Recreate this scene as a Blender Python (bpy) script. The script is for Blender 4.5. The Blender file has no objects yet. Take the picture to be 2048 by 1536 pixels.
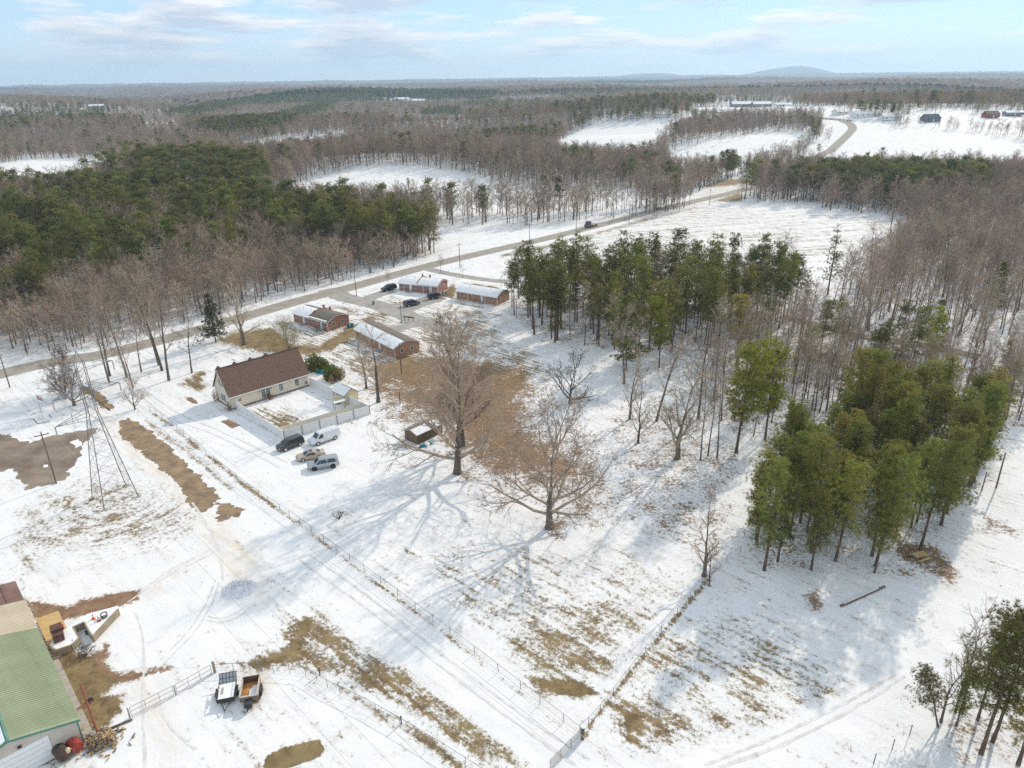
import bpy, bmesh, math, random
import numpy as np
from mathutils import Vector, Matrix

# ------------------------------------------------------------------ camera, sky, sun, exposure
S = bpy.context.scene
C = S.collection
CAM_H = 60.0
FPX = 1420.0                      # focal length in pixels of the 2048 px wide photograph
ROLL = math.atan2(28, 2048)
PITCH = math.atan((768 - 160.0) * math.cos(ROLL) / FPX)
cR, sR = math.cos(ROLL), math.sin(ROLL)
U0 = np.array([0, math.sin(PITCH), math.cos(PITCH)])
CD = np.array([0, math.cos(PITCH), -math.sin(PITCH)])
CX = np.array([1., 0, 0]) * cR - U0 * sR
CU = np.array([1., 0, 0]) * sR + U0 * cR
cam_data = bpy.data.cameras.new('camera')
cam = bpy.data.objects.new('camera', cam_data)
C.objects.link(cam)
cam_data.sensor_width = 36.0
cam_data.lens = 36.0 * FPX / 2048.0
cam_data.clip_start = 0.5
cam_data.clip_end = 80000.0
cam.matrix_world = Matrix(((CX[0], CU[0], -CD[0], 0), (CX[1], CU[1], -CD[1], 0), (CX[2], CU[2], -CD[2], CAM_H), (0, 0, 0, 1)))
S.camera = cam

SUN_AZ = math.radians(40)         # from +Y towards +X
SUN_EL = math.radians(31)
SUN_DIR = Vector((math.sin(SUN_AZ) * math.cos(SUN_EL), math.cos(SUN_AZ) * math.cos(SUN_EL), math.sin(SUN_EL)))
sun_data = bpy.data.lights.new('sun', 'SUN')
sun_data.energy = 1.9
sun_data.angle = math.radians(1.0)
sun_data.color = (1.0, 0.89, 0.74)
sun = bpy.data.objects.new('sun', sun_data)
C.objects.link(sun)
sun.rotation_euler = (-SUN_DIR).to_track_quat('-Z', 'Y').to_euler()

world = bpy.data.worlds.new('World')
S.world = world
world.use_nodes = True
wn, wl = world.node_tree.nodes, world.node_tree.links
wn.clear()
w_out = wn.new('ShaderNodeOutputWorld')
w_bg = wn.new('ShaderNodeBackground')
sky = wn.new('ShaderNodeTexSky')
sky.sky_type = 'NISHITA'
sky.sun_disc = False
sky.sun_elevation = SUN_EL
sky.sun_rotation = SUN_AZ
sky.air_density = 0.6
sky.dust_density = 0.0
sky.ozone_density = 2.5
sky.altitude = 1500
w_bg.inputs['Strength'].default_value = 0.15
tc = wn.new('ShaderNodeTexCoord')
mp = wn.new('ShaderNodeMapping')
mp.inputs['Scale'].default_value = (3.0, 3.0, 22.0)
mp.inputs['Location'].default_value = (3.1, 0.4, 0.35)
wl.new(tc.outputs['Generated'], mp.inputs['Vector'])
cn = wn.new('ShaderNodeTexNoise')
cn.inputs['Scale'].default_value = 1.9
cn.inputs['Detail'].default_value = 9.0
cn.inputs['Roughness'].default_value = 0.56
wl.new(mp.outputs['Vector'], cn.inputs['Vector'])
cr_ = wn.new('ShaderNodeValToRGB')
cr_.color_ramp.elements[0].position = 0.455
cr_.color_ramp.elements[0].color = (0, 0, 0, 1)
cr_.color_ramp.elements[1].position = 0.535
cr_.color_ramp.elements[1].color = (0.85, 0.85, 0.85, 1)
wl.new(cn.outputs['Fac'], cr_.inputs['Fac'])
# the same clouds looked up a little towards the sun: thick parts turn grey-lilac underneath
mp2 = wn.new('ShaderNodeMapping')
mp2.inputs['Scale'].default_value = (3.0, 3.0, 22.0)
mp2.inputs['Location'].default_value = (3.1, 0.4, 0.55)
wl.new(tc.outputs['Generated'], mp2.inputs['Vector'])
cn2 = wn.new('ShaderNodeTexNoise')
cn2.inputs['Scale'].default_value = 1.9
cn2.inputs['Detail'].default_value = 9.0
cn2.inputs['Roughness'].default_value = 0.56
wl.new(mp2.outputs['Vector'], cn2.inputs['Vector'])
cr2 = wn.new('ShaderNodeValToRGB')
cr2.color_ramp.elements[0].position = 0.44
cr2.color_ramp.elements[0].color = (4.7, 4.35, 4.15, 1)
cr2.color_ramp.elements[1].position = 0.60
cr2.color_ramp.elements[1].color = (2.4, 2.55, 3.0, 1)
wl.new(cn2.outputs['Fac'], cr2.inputs['Fac'])
wm = wn.new('ShaderNodeMix')
wm.data_type = 'RGBA'

# a thin even veil over the whole sky, thickening to pale haze at the horizon
veil = wn.new('ShaderNodeMix'); veil.data_type = 'RGBA'; veil.inputs[0].default_value = 0.80; veil.inputs[7].default_value = (2.15, 2.95, 3.4, 1)
wl.new(sky.outputs['Color'], veil.inputs[6])
sepz = wn.new('ShaderNodeSeparateXYZ'); wl.new(tc.outputs['Generated'], sepz.inputs[0])
hzr = wn.new('ShaderNodeMapRange'); hzr.interpolation_type = 'SMOOTHSTEP'; hzr.inputs['From Min'].default_value = -0.01; hzr.inputs['From Max'].default_value = 0.085; hzr.inputs['To Min'].default_value = 0.9; hzr.inputs['To Max'].default_value = 0.0
wl.new(sepz.outputs['Z'], hzr.inputs['Value'])
hzm = wn.new('ShaderNodeMix'); hzm.data_type = 'RGBA'; hzm.inputs[7].default_value = (4.0, 4.0, 3.9, 1)
wl.new(hzr.outputs['Result'], hzm.inputs[0]); wl.new(veil.outputs[2], hzm.inputs[6]); wl.new(hzm.outputs[2], wm.inputs[6])
cfade = wn.new('ShaderNodeMapRange'); cfade.inputs['From Min'].default_value = 0.0; cfade.inputs['From Max'].default_value = 0.03; wl.new(sepz.outputs['Z'], cfade.inputs['Value'])
cmul = wn.new('ShaderNodeMath'); cmul.operation = 'MULTIPLY'; wl.new(cfade.outputs['Result'], cmul.inputs[0])
wl.new(cr2.outputs['Color'], wm.inputs[7]); wl.new(cr_.outputs['Color'], cmul.inputs[1]); wl.new(cmul.outputs[0], wm.inputs[0])
wl.new(wm.outputs[2], w_bg.inputs['Color'])
wl.new(w_bg.outputs['Background'], w_out.inputs['Surface'])

S.view_settings.view_transform = 'Standard'
S.view_settings.look = 'None'
S.view_settings.gamma = 1.0
S.view_settings.exposure = 0.84
S.view_settings.use_curve_mapping = False
S.cycles.max_bounces = 6
S.cycles.diffuse_bounces = 3
S.cycles.glossy_bounces = 2
S.cycles.transmission_bounces = 3
S.cycles.volume_bounces = 1
S.cycles.transparent_max_bounces = 4
S.cycles.use_denoising = False
S.cycles.denoiser = 'OPENIMAGEDENOISE'
S.cycles.denoising_input_passes = 'RGB_ALBEDO_NORMAL'
S.cycles.denoising_prefilter = 'NONE'

rnd = random.Random(7)
rng = np.random.default_rng(11)

# ------------------------------------------------------------------ terrain and pixel helpers
HILLS = [(-85, 520, 120, 80, 13.0), (330, 760, 170, 170, 19.0), (560, 820, 240, 200, 23.0), (90, 640, 130, 60, 13.0),
         (-330, 470, 130, 90, 10.0), (160, 900, 150, 120, 17.0), (250, 500, 120, 70, -7.0), (-60, 900, 260, 110, 15.0),
         (900, 900, 300, 260, 22.0), (-500, 900, 240, 130, 13.0), (-900, 1500, 500, 160, 22.0), (200, 1550, 400, 140, 20.0),
         (-300, 2000, 700, 180, 24.0), (900, 1800, 500, 200, 22.0)]
FAR = [(-2300, 2600, 1500, 500, 16), (300, 2300, 1100, 420, 20), (2300, 2600, 1500, 600, 22), (-4200, 5200, 2500, 1000, 34),
       (0, 4700, 2600, 900, 30), (4200, 5200, 2600, 1000, 38), (-7000, 9500, 4500, 1800, 40), (0, 9300, 5200, 1600, 46),
       (7000, 9800, 4800, 1900, 48), (-10000, 13000, 7000, 1800, 52), (0, 13500, 8000, 1800, 58), (10000, 13000, 7000, 1800, 60)]
def hgt(x, y):
    x = np.asarray(x, float); y = np.asarray(y, float)
    h = np.zeros_like(x + y)
    for cx, cy, rx, ry, a in HILLS:
        d = ((x - cx) / rx) ** 2 + ((y - cy) / ry) ** 2
        h = h + a * np.exp(-d)
    r = np.hypot(x, y)
    k = np.clip((r - 300) / 120, 0, 1)
    h = h * k * k * (3 - 2 * k)
    for cx, cy, rx, ry, a in FAR:
        h = h + a * np.exp(-((x - cx) / rx) ** 2 - ((y - cy) / ry) ** 2)
    f = np.clip((r - 900) / 900, 0, 1)
    h = h + f * (7 * np.sin(x / 260 + 1.3 * np.sin(y / 410)) * np.cos(y / 310 + 0.7) + 5 * np.sin(x / 117 + y / 190 + 2))
    return h
def H1(x, y): return float(hgt(x, y))
_T = np.concatenate([np.linspace(20, 400, 500), np.geomspace(400.5, 15000, 1500)])
def G(px, py, z=None):
    d = CD + CX * (px - 1024) / FPX + CU * (768 - py) / FPX
    if z is not None:
        t = (z - CAM_H) / d[2]
        return np.array([0, 0, CAM_H]) + d * t
    p = np.array([[0, 0, CAM_H]]) + d[None] * _T[:, None]
    g = hgt(p[:, 0], p[:, 1])
    below = np.nonzero(p[:, 2] <= g)[0]
    if len(below) == 0:
        return p[-1]
    i = max(below[0], 1)
    a0 = p[i - 1, 2] - g[i - 1]; a1 = g[i] - p[i, 2]
    q = p[i - 1] + (p[i] - p[i - 1]) * (a0 / (a0 + a1 + 1e-9))
    q[2] = hgt(q[0], q[1])
    return q
def PX(x, y, z):
    v = np.stack([np.asarray(x, float), np.asarray(y, float), np.asarray(z, float) - CAM_H], -1)
    c = v @ CD
    c = np.where(c < 1, 1, c)
    return 1024 + FPX * (v @ CX) / c, 768 - FPX * (v @ CU) / c, v @ CD
def poly_sd(u, v, poly):
    """signed distance to a polygon, positive inside"""
    P = np.array(poly, float); n = len(P)
    best = np.full(u.shape, 1e9); ins = np.zeros(u.shape, bool)
    for i in range(n):
        a, b = P[i], P[(i + 1) % n]
        e = b - a
        t = np.clip(((u - a[0]) * e[0] + (v - a[1]) * e[1]) / (e @ e + 1e-9), 0, 1)
        best = np.minimum(best, np.hypot(u - a[0] - t * e[0], v - a[1] - t * e[1]))
        c = (a[1] > v) != (b[1] > v)
        xi = a[0] + (v - a[1]) * e[0] / (e[1] if abs(e[1]) > 1e-9 else 1e-9)
        ins ^= c & (u < xi)
    return np.where(ins, best, -best)
def mask(u, v, poly, feather):
    P = np.array(poly, float); m = np.zeros(u.shape)
    k = (u > P[:, 0].min() - feather) & (u < P[:, 0].max() + feather) & (v > P[:, 1].min() - feather) & (v < P[:, 1].max() + feather)
    if k.any():
        m[k] = np.clip(0.5 + poly_sd(u[k], v[k], poly) / (2 * feather), 0, 1)
    return m

# ------------------------------------------------------------------ materials
MATS = {}
def mat(name, c1, c2=None, scale=3.0, rough=0.8, metal=0.0, jitter=0.0, detail=5.0, bump=0.0, stretch=None, spec=0.3, emit=None):
    if name in MATS: return MATS[name]
    m = bpy.data.materials.new(name); m.use_nodes = True
    n, l = m.node_tree.nodes, m.node_tree.links
    b = n['Principled BSDF']
    b.inputs['Roughness'].default_value = rough
    b.inputs['Metallic'].default_value = metal
    b.inputs['Specular IOR Level'].default_value = spec
    b.inputs['Base Color'].default_value = (*c1, 1)
    out = None
    if c2 is not None or bump:
        t = n.new('ShaderNodeTexCoord'); src = t.outputs['Object']
        if stretch:
            mm = n.new('ShaderNodeMapping'); mm.inputs['Scale'].default_value = stretch
            l.new(src, mm.inputs['Vector']); src = mm.outputs['Vector']
        nz = n.new('ShaderNodeTexNoise'); nz.inputs['Scale'].default_value = scale; nz.inputs['Detail'].default_value = detail
        nz.inputs['Roughness'].default_value = 0.62
        l.new(src, nz.inputs['Vector'])
    if c2 is not None:
        r = n.new('ShaderNodeValToRGB')
        r.color_ramp.elements[0].position = 0.36; r.color_ramp.elements[0].color = (*c1, 1)
        r.color_ramp.elements[1].position = 0.66; r.color_ramp.elements[1].color = (*c2, 1)
        l.new(nz.outputs['Fac'], r.inputs['Fac']); out = r.outputs['Color']
    if jitter:
        oi = n.new('ShaderNodeObjectInfo')
        hs = n.new('ShaderNodeHueSaturation')
        if out is not None: l.new(out, hs.inputs['Color'])
        else: hs.inputs['Color'].default_value = (*c1, 1)
        mr = n.new('ShaderNodeMapRange'); mr.inputs['To Min'].default_value = 1 - jitter; mr.inputs['To Max'].default_value = 1 + jitter
        l.new(oi.outputs['Random'], mr.inputs['Value']); l.new(mr.outputs['Result'], hs.inputs['Value'])
        mr2 = n.new('ShaderNodeMapRange'); mr2.inputs['To Min'].default_value = 0.5 - jitter * 0.09; mr2.inputs['To Max'].default_value = 0.5 + jitter * 0.09
        ml = n.new('ShaderNodeMath'); ml.operation = 'FRACT'
        mx = n.new('ShaderNodeMath'); mx.operation = 'MULTIPLY'; mx.inputs[1].default_value = 7.31
        l.new(oi.outputs['Random'], mx.inputs[0]); l.new(mx.outputs[0], ml.inputs[0]); l.new(ml.outputs[0], mr2.inputs['Value'])
        l.new(mr2.outputs['Result'], hs.inputs['Hue'])
        out = hs.outputs['Color']
    if out is not None: l.new(out, b.inputs['Base Color'])
    if bump:
        bp = n.new('ShaderNodeBump'); bp.inputs['Strength'].default_value = bump; bp.inputs['Distance'].default_value = 0.05
        l.new(nz.outputs['Fac'], bp.inputs['Height']); l.new(bp.outputs['Normal'], b.inputs['Normal'])
    if emit:
        b.inputs['Emission Color'].default_value = (*emit, 1); b.inputs['Emission Strength'].default_value = 1
    MATS[name] = m
    return m
def needle_mat(name, c1, c2, jitter=0.25):
    m = mat(name, c1, c2, scale=0.9, rough=0.7, jitter=jitter)
    n, l = m.node_tree.nodes, m.node_tree.links
    b = n['Principled BSDF']; o = n['Material Output']
    tr = n.new('ShaderNodeBsdfTranslucent'); mx = n.new('ShaderNodeMixShader'); mx.inputs[0].default_value = 0.36
    l.new(b.inputs['Base Color'].links[0].from_socket, tr.inputs['Color'])
    l.new(b.outputs[0], mx.inputs[1]); l.new(tr.outputs[0], mx.inputs[2]); l.new(mx.outputs[0], o.inputs['Surface'])
    return m
SNOW = mat('snow', (0.83, 0.83, 0.84), (0.88, 0.87, 0.86), scale=1.2, rough=0.75, bump=0.25)
SNOW_OLD = mat('old_snow', (0.72, 0.73, 0.77), (0.84, 0.84, 0.86), scale=2.2, rough=0.8, bump=0.5)
BARK = mat('bark', (0.10, 0.078, 0.06), (0.215, 0.175, 0.14), scale=3.5, rough=0.95, jitter=0.2, stretch=(1, 1, 0.25))
TWIG = mat('twig', (0.31, 0.235, 0.175), (0.45, 0.35, 0.265), scale=0.7, rough=0.95, jitter=0.28)
TWIG_RED = mat('twig_red', (0.23, 0.135, 0.105), (0.30, 0.19, 0.15), scale=0.7, rough=0.95, jitter=0.15)
TWIG_FAR = mat('twig_far', (0.31, 0.23, 0.17), (0.43, 0.33, 0.245), scale=0.5, rough=0.95, jitter=0.32)
PBARK = mat('pine_bark', (0.09, 0.06, 0.042), (0.18, 0.12, 0.085), scale=4, rough=0.95, stretch=(1, 1, 0.3))
NEEDLE = needle_mat('pine_needles', (0.185, 0.190, 0.042), (0.300, 0.285, 0.075), jitter=0.36)
NEEDLE_D = needle_mat('pine_needles_dark', (0.130, 0.145, 0.038), (0.215, 0.215, 0.060))
NEEDLE_Y = needle_mat('pine_needles_yellow', (0.23, 0.235, 0.030), (0.33, 0.32, 0.05), jitter=0.1)
NEEDLE_S = needle_mat('young_pine_needles', (0.220, 0.220, 0.045), (0.330, 0.310, 0.080), jitter=0.4)
HOLLY = needle_mat('holly_leaves', (0.12, 0.15, 0.02), (0.25, 0.25, 0.04), jitter=0.1)
CEDAR = needle_mat('cedar_leaves', (0.075, 0.075, 0.035), (0.12, 0.11, 0.05), jitter=0.1)
SHRUBT = mat('shrub_twig', (0.20, 0.155, 0.075), (0.30, 0.23, 0.11), scale=1.0, rough=0.95)
DRYLEAF = mat('dry_leaves', (0.22, 0.085, 0.035), (0.32, 0.14, 0.06), scale=2.0, rough=0.9)
ASPHALT = mat('asphalt', (0.20, 0.175, 0.15), (0.27, 0.24, 0.205), scale=0.5, rough=0.9, detail=9)
ASPHALT_D = mat('estate_asphalt', (0.31, 0.285, 0.255), (0.42, 0.39, 0.355), scale=0.35, rough=0.9, detail=9)
CREAM = mat('cream_siding', (0.66, 0.58, 0.45), (0.71, 0.63, 0.50), scale=0.6, rough=0.7)
CREAM_Y = mat('yellow_siding', (0.66, 0.57, 0.36), (0.71, 0.62, 0.41), scale=0.8, rough=0.7)
ROOF_BR = mat('brown_shingle', (0.135, 0.082, 0.060), (0.205, 0.132, 0.098), scale=5, rough=0.95, detail=8, stretch=(0.4, 1, 1))
ROOF_GY = mat('grey_shingle', (0.15, 0.125, 0.10), (0.23, 0.20, 0.16), scale=4, rough=0.95, detail=8)
WHITE = mat('white_paint', (0.78, 0.78, 0.76), (0.82, 0.82, 0.81), scale=2, rough=0.5)
VINYL = mat('white_vinyl', (0.76, 0.75, 0.74), (0.82, 0.81, 0.80), scale=1.2, rough=0.5)
VINYL_C = mat('cream_vinyl', (0.74, 0.66, 0.54), (0.80, 0.73, 0.62), scale=1.0, rough=0.55)
GLASS = mat('window_glass', (0.035, 0.045, 0.055), rough=0.06, spec=0.6)
DARK = mat('dark_metal', (0.04, 0.04, 0.04), (0.07, 0.065, 0.06), scale=3, rough=0.6)
STEEL = mat('galvanised_steel', (0.26, 0.26, 0.26), (0.36, 0.36, 0.36), scale=2, rough=0.55, metal=0.4)
STEEL_D = mat('weathered_steel', (0.15, 0.145, 0.14), (0.23, 0.22, 0.21), scale=2, rough=0.65, metal=0.3)
WOODPOLE = mat('weathered_pole', (0.14, 0.095, 0.07), (0.22, 0.155, 0.115), scale=3, rough=0.95, stretch=(1, 1, 0.2))
WOOD = mat('weathered_wood', (0.26, 0.21, 0.15), (0.40, 0.33, 0.24), scale=2.5, rough=0.9, stretch=(0.3, 2, 2))
WOOD_Y = mat('new_wood', (0.50, 0.33, 0.13), (0.62, 0.44, 0.21), scale=1.5, rough=0.85, stretch=(0.4, 3, 1))
WIRE = mat('wire', (0.20, 0.20, 0.20), rough=0.6)
WIRE_L = mat('aluminium_wire', (0.45, 0.45, 0.45), rough=0.5, metal=0.3)
TYRE = mat('tyre_rubber', (0.022, 0.022, 0.022), rough=0.85)
RIM = mat('alloy_rim', (0.55, 0.55, 0.56), rough=0.3, metal=0.7)
RIM_D = mat('black_rim', (0.05, 0.05, 0.05), rough=0.35, metal=0.5)
LAMP_W = mat('headlamp_lens', (0.7, 0.7, 0.7), rough=0.15)
LAMP_R = mat('tail_lamp_lens', (0.35, 0.02, 0.02), rough=0.2)
BIN_BLUE = mat('blue_bin_plastic', (0.01, 0.16, 0.22), (0.015, 0.22, 0.29), scale=2, rough=0.5)
BIN_GREEN = mat('green_bin_plastic', (0.02, 0.08, 0.05), (0.03, 0.10, 0.07), scale=2, rough=0.5)
def brick_mat(name, a, b_):
    m = bpy.data.materials.new(name); m.use_nodes = True
    n, l = m.node_tree.nodes, m.node_tree.links
    b = n['Principled BSDF']; b.inputs['Roughness'].default_value = 0.9
    t = n.new('ShaderNodeTexCoord'); sp = n.new('ShaderNodeSeparateXYZ'); ad = n.new('ShaderNodeMath'); cb = n.new('ShaderNodeCombineXYZ')
    l.new(t.outputs['Object'], sp.inputs[0]); l.new(sp.outputs['X'], ad.inputs[0]); l.new(sp.outputs['Y'], ad.inputs[1])
    l.new(ad.outputs[0], cb.inputs['X']); l.new(sp.outputs['Z'], cb.inputs['Y'])
    br = n.new('ShaderNodeTexBrick'); br.inputs['Scale'].default_value = 1.0
    br.inputs['Brick Width'].default_value = 0.21; br.inputs['Row Height'].default_value = 0.075; br.inputs['Mortar Size'].default_value = 0.008
    br.inputs['Color1'].default_value = (*a, 1); br.inputs['Color2'].default_value = (*b_, 1); br.inputs['Mortar'].default_value = (0.36, 0.30, 0.25, 1)
    l.new(cb.outputs[0], br.inputs['Vector'])
    nz = n.new('ShaderNodeTexNoise'); nz.inputs['Scale'].default_value = 0.8; nz.inputs['Detail'].default_value = 6
    l.new(t.outputs['Object'], nz.inputs['Vector'])
    mx = n.new('ShaderNodeMix'); mx.data_type = 'RGBA'; mx.blend_type = 'MULTIPLY'; mx.inputs[0].default_value = 0.5
    rr = n.new('ShaderNodeMapRange'); rr.inputs['To Min'].default_value = 0.6; rr.inputs['To Max'].default_value = 1.3
    l.new(nz.outputs['Fac'], rr.inputs['Value']); l.new(br.outputs['Color'], mx.inputs[6]); l.new(rr.outputs['Result'], mx.inputs[7])
    l.new(mx.outputs[2], b.inputs['Base Color'])
    return m
BRICK = brick_mat('red_brick', (0.34, 0.10, 0.055), (0.42, 0.155, 0.085))
BRICK_T = brick_mat('tan_brick', (0.38, 0.17, 0.08), (0.45, 0.22, 0.11))

# ------------------------------------------------------------------ object helpers
class MB:
    """collects simple shapes and links them as one mesh object"""
    def __init__(s): s.v = []; s.f = []
    def add(s, vs, fs):
        o = len(s.v); s.v += [tuple(map(float, p)) for p in vs]; s.f += [tuple(i + o for i in f) for f in fs]; return s
    def box(s, x0, x1, y0, y1, z0, z1):
        return s.add([(x0, y0, z0), (x1, y0, z0), (x1, y1, z0), (x0, y1, z0), (x0, y0, z1), (x1, y0, z1), (x1, y1, z1), (x0, y1, z1)],
                     [(0, 3, 2, 1), (4, 5, 6, 7), (0, 1, 5, 4), (1, 2, 6, 5), (2, 3, 7, 6), (3, 0, 4, 7)])
    def prism(s, pts, d):
        """closed outline (list of 3d points) pushed along vector d"""
        n = len(pts); q = [(p[0] + d[0], p[1] + d[1], p[2] + d[2]) for p in pts]
        return s.add(list(pts) + q, [tuple(range(n))[::-1], tuple(range(n, 2 * n))] + [(i, (i + 1) % n, n + (i + 1) % n, n + i) for i in range(n)])
    def tube(s, pts, r, k=6, r1=None, cap=True):
        P = [Vector(p) for p in pts]; n = len(P); vs = []; fs = []
        for i, p in enumerate(P):
            d = (P[min(i + 1, n - 1)] - P[max(i - 1, 0)])
            d = d.normalized() if d.length > 1e-9 else Vector((0, 0, 1))
            a = d.orthogonal().normalized() if abs(d.z) < 0.95 else Vector((1, 0, 0)).cross(d).normalized()
            b = d.cross(a)
            rr = r if r1 is None else r + (r1 - r) * i / max(1, n - 1)
            for j in range(k):
                t = 2 * math.pi * j / k
                vs.append(p + a * (math.cos(t) * rr) + b * (math.sin(t) * rr))
        for i in range(n - 1):
            for j in range(k):
                fs.append((i * k + j, i * k + (j + 1) % k, (i + 1) * k + (j + 1) % k, (i + 1) * k + j))
        if cap: fs += [tuple(range(k))[::-1], tuple(range((n - 1) * k, n * k))]
        return s.add(vs, fs)
    def lathe(s, prof, k=14, c=(0, 0, 0), axis='z'):
        vs = []; fs = []
        for r, z in prof:
            for j in range(k):
                t = 2 * math.pi * j / k
                p = (r * math.cos(t), r * math.sin(t), z)
                if axis == 'x': p = (p[2], p[0], p[1])
                if axis == 'y': p = (p[0], p[2], p[1])
                vs.append((p[0] + c[0], p[1] + c[1], p[2] + c[2]))
        m = len(prof)
        for i in range(m - 1):
            for j in range(k): fs.append((i * k + j, i * k + (j + 1) % k, (i + 1) * k + (j + 1) % k, (i + 1) * k + j))
        fs += [tuple(range(k))[::-1], tuple(range((m - 1) * k, m * k))]
        return s.add(vs, fs)
    def mesh(s, name, m, smooth=False):
        me = bpy.data.meshes.new(name)
        me.from_pydata(s.v, [], s.f); me.materials.append(m); me.validate()
        bm = bmesh.new(); bm.from_mesh(me); bmesh.ops.recalc_face_normals(bm, faces=bm.faces); bm.to_mesh(me); bm.free()
        if smooth:
            me.shade_smooth(); me.set_sharp_from_angle(angle=math.radians(38))
        return me
    def build(s, name, m, parent=None, smooth=False):
        return link(name, s.mesh(name, m, smooth), parent)
def link(name, me, parent=None, loc=None, rz=0.0, sc=None):
    o = bpy.data.objects.new(name, me); C.objects.link(o)
    if parent is not None: o.parent = parent
    if loc is not None: o.location = loc
    if rz: o.rotation_euler = (0, 0, rz)
    if sc is not None: o.scale = sc if not isinstance(sc, (int, float)) else (sc, sc, sc)
    return o
def tag(o, label, cat, group=None):
    o['label'] = label; o['category'] = cat
    if group: o['group'] = group
    return o
def thing(name, label, cat, loc=(0, 0, 0), rz=0.0, group=None, sc=None):
    o = link(name, None, None, tuple(map(float, loc)), rz, sc)
    return tag(o, label, cat, group)
def stuff(o): o['kind'] = 'stuff'; return o
def structure(o): o['kind'] = 'structure'; return o
def raw_mesh(name, v, tris, mats, midx=None):
    me = bpy.data.meshes.new(name)
    v = np.asarray(v, np.float32); tris = np.asarray(tris, np.int32); k = tris.shape[1]
    me.vertices.add(len(v)); me.vertices.foreach_set('co', v.ravel())
    me.loops.add(tris.size); me.loops.foreach_set('vertex_index', tris.ravel())
    me.polygons.add(len(tris))
    me.polygons.foreach_set('loop_start', np.arange(0, tris.size, k, dtype=np.int32))
    me.polygons.foreach_set('loop_total', np.full(len(tris), k, np.int32))
    for m in mats: me.materials.append(m)
    if midx is not None: me.polygons.foreach_set('material_index', np.asarray(midx, np.int32))
    me.update(calc_edges=True)
    return me
def spline(pts, step):
    """Catmull-Rom through 2d points, resampled about every `step` metres"""
    P = [np.array(p[:2], float) for p in pts]
    P = [2 * P[0] - P[1]] + P + [2 * P[-1] - P[-2]]
    out = []
    for i in range(1, len(P) - 2):
        n = max(2, int(np.linalg.norm(P[i + 1] - P[i]) / step))
        for t in np.linspace(0, 1, n, endpoint=False):
            a, b, c, d = P[i - 1], P[i], P[i + 1], P[i + 2]
            out.append(0.5 * ((2 * b) + (c - a) * t + (2 * a - 5 * b + 4 * c - d) * t * t + (3 * b - a - 3 * c + d) * t ** 3))
    out.append(P[-2])
    return np.array(out)
def ribbon(name, path, w, lift, m, parent=None, wobble=0.0, off=0.0, dash=None, step=2.0):
    P = spline(path, step)
    T = np.gradient(P, axis=0); T /= np.linalg.norm(T, axis=1)[:, None] + 1e-9
    N = np.stack([-T[:, 1], T[:, 0]], 1)
    n = len(P)
    wl_ = w / 2 + wobble * rng.normal(size=n); wr = w / 2 + wobble * rng.normal(size=n)
    L = P + N * (off + wl_)[:, None]; Rr = P + N * (off - wr)[:, None]
    if np.isscalar(lift): lift = np.full(n, lift)
    r = np.hypot(P[:, 0], P[:, 1]); lf = lift + np.clip((r - 300) / 600, 0, 1) * 0.35
    v = np.concatenate([np.c_[L, hgt(L[:, 0], L[:, 1]) + lf], np.c_[Rr, hgt(Rr[:, 0], Rr[:, 1]) + lf]])
    f = [(i, n + i, n + i + 1, i + 1) for i in range(n - 1) if not dash or (int(i * step / dash) % 3 == 0)]
    me = raw_mesh(name, v, np.array(f), [m])
    return link(name, me, parent)

# ------------------------------------------------------------------ land use, traced from the photograph
ROAD_PX = [(-260, 812), (-120, 780), (0, 748), (100, 725), (200, 710), (300, 686), (400, 659), (500, 630), (600, 601), (700, 575), (800, 547), (900, 521),
           (1000, 498), (1100, 475), (1200, 450), (1300, 424), (1400, 400), (1470, 384)]
ROAD = [G(*p) for p in ROAD_PX]
ROAD2 = [G(*p) for p in [(1640, 312), (1660, 302), (1680, 284), (1697, 268), (1705, 257), (1700, 248), (1685, 242), (1662, 238)]]
_v0, _v1 = ROAD[-1], ROAD2[0]
ROAD_W = [tuple(p[:2]) for p in ROAD] + [tuple((_v0 + (_v1 - _v0) * t)[:2]) for t in (0.35, 0.7)] + [tuple(p[:2]) for p in ROAD2]
ROAD_W += [(ROAD_W[-1][0] - 120, ROAD_W[-1][1] + 160)]
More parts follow.
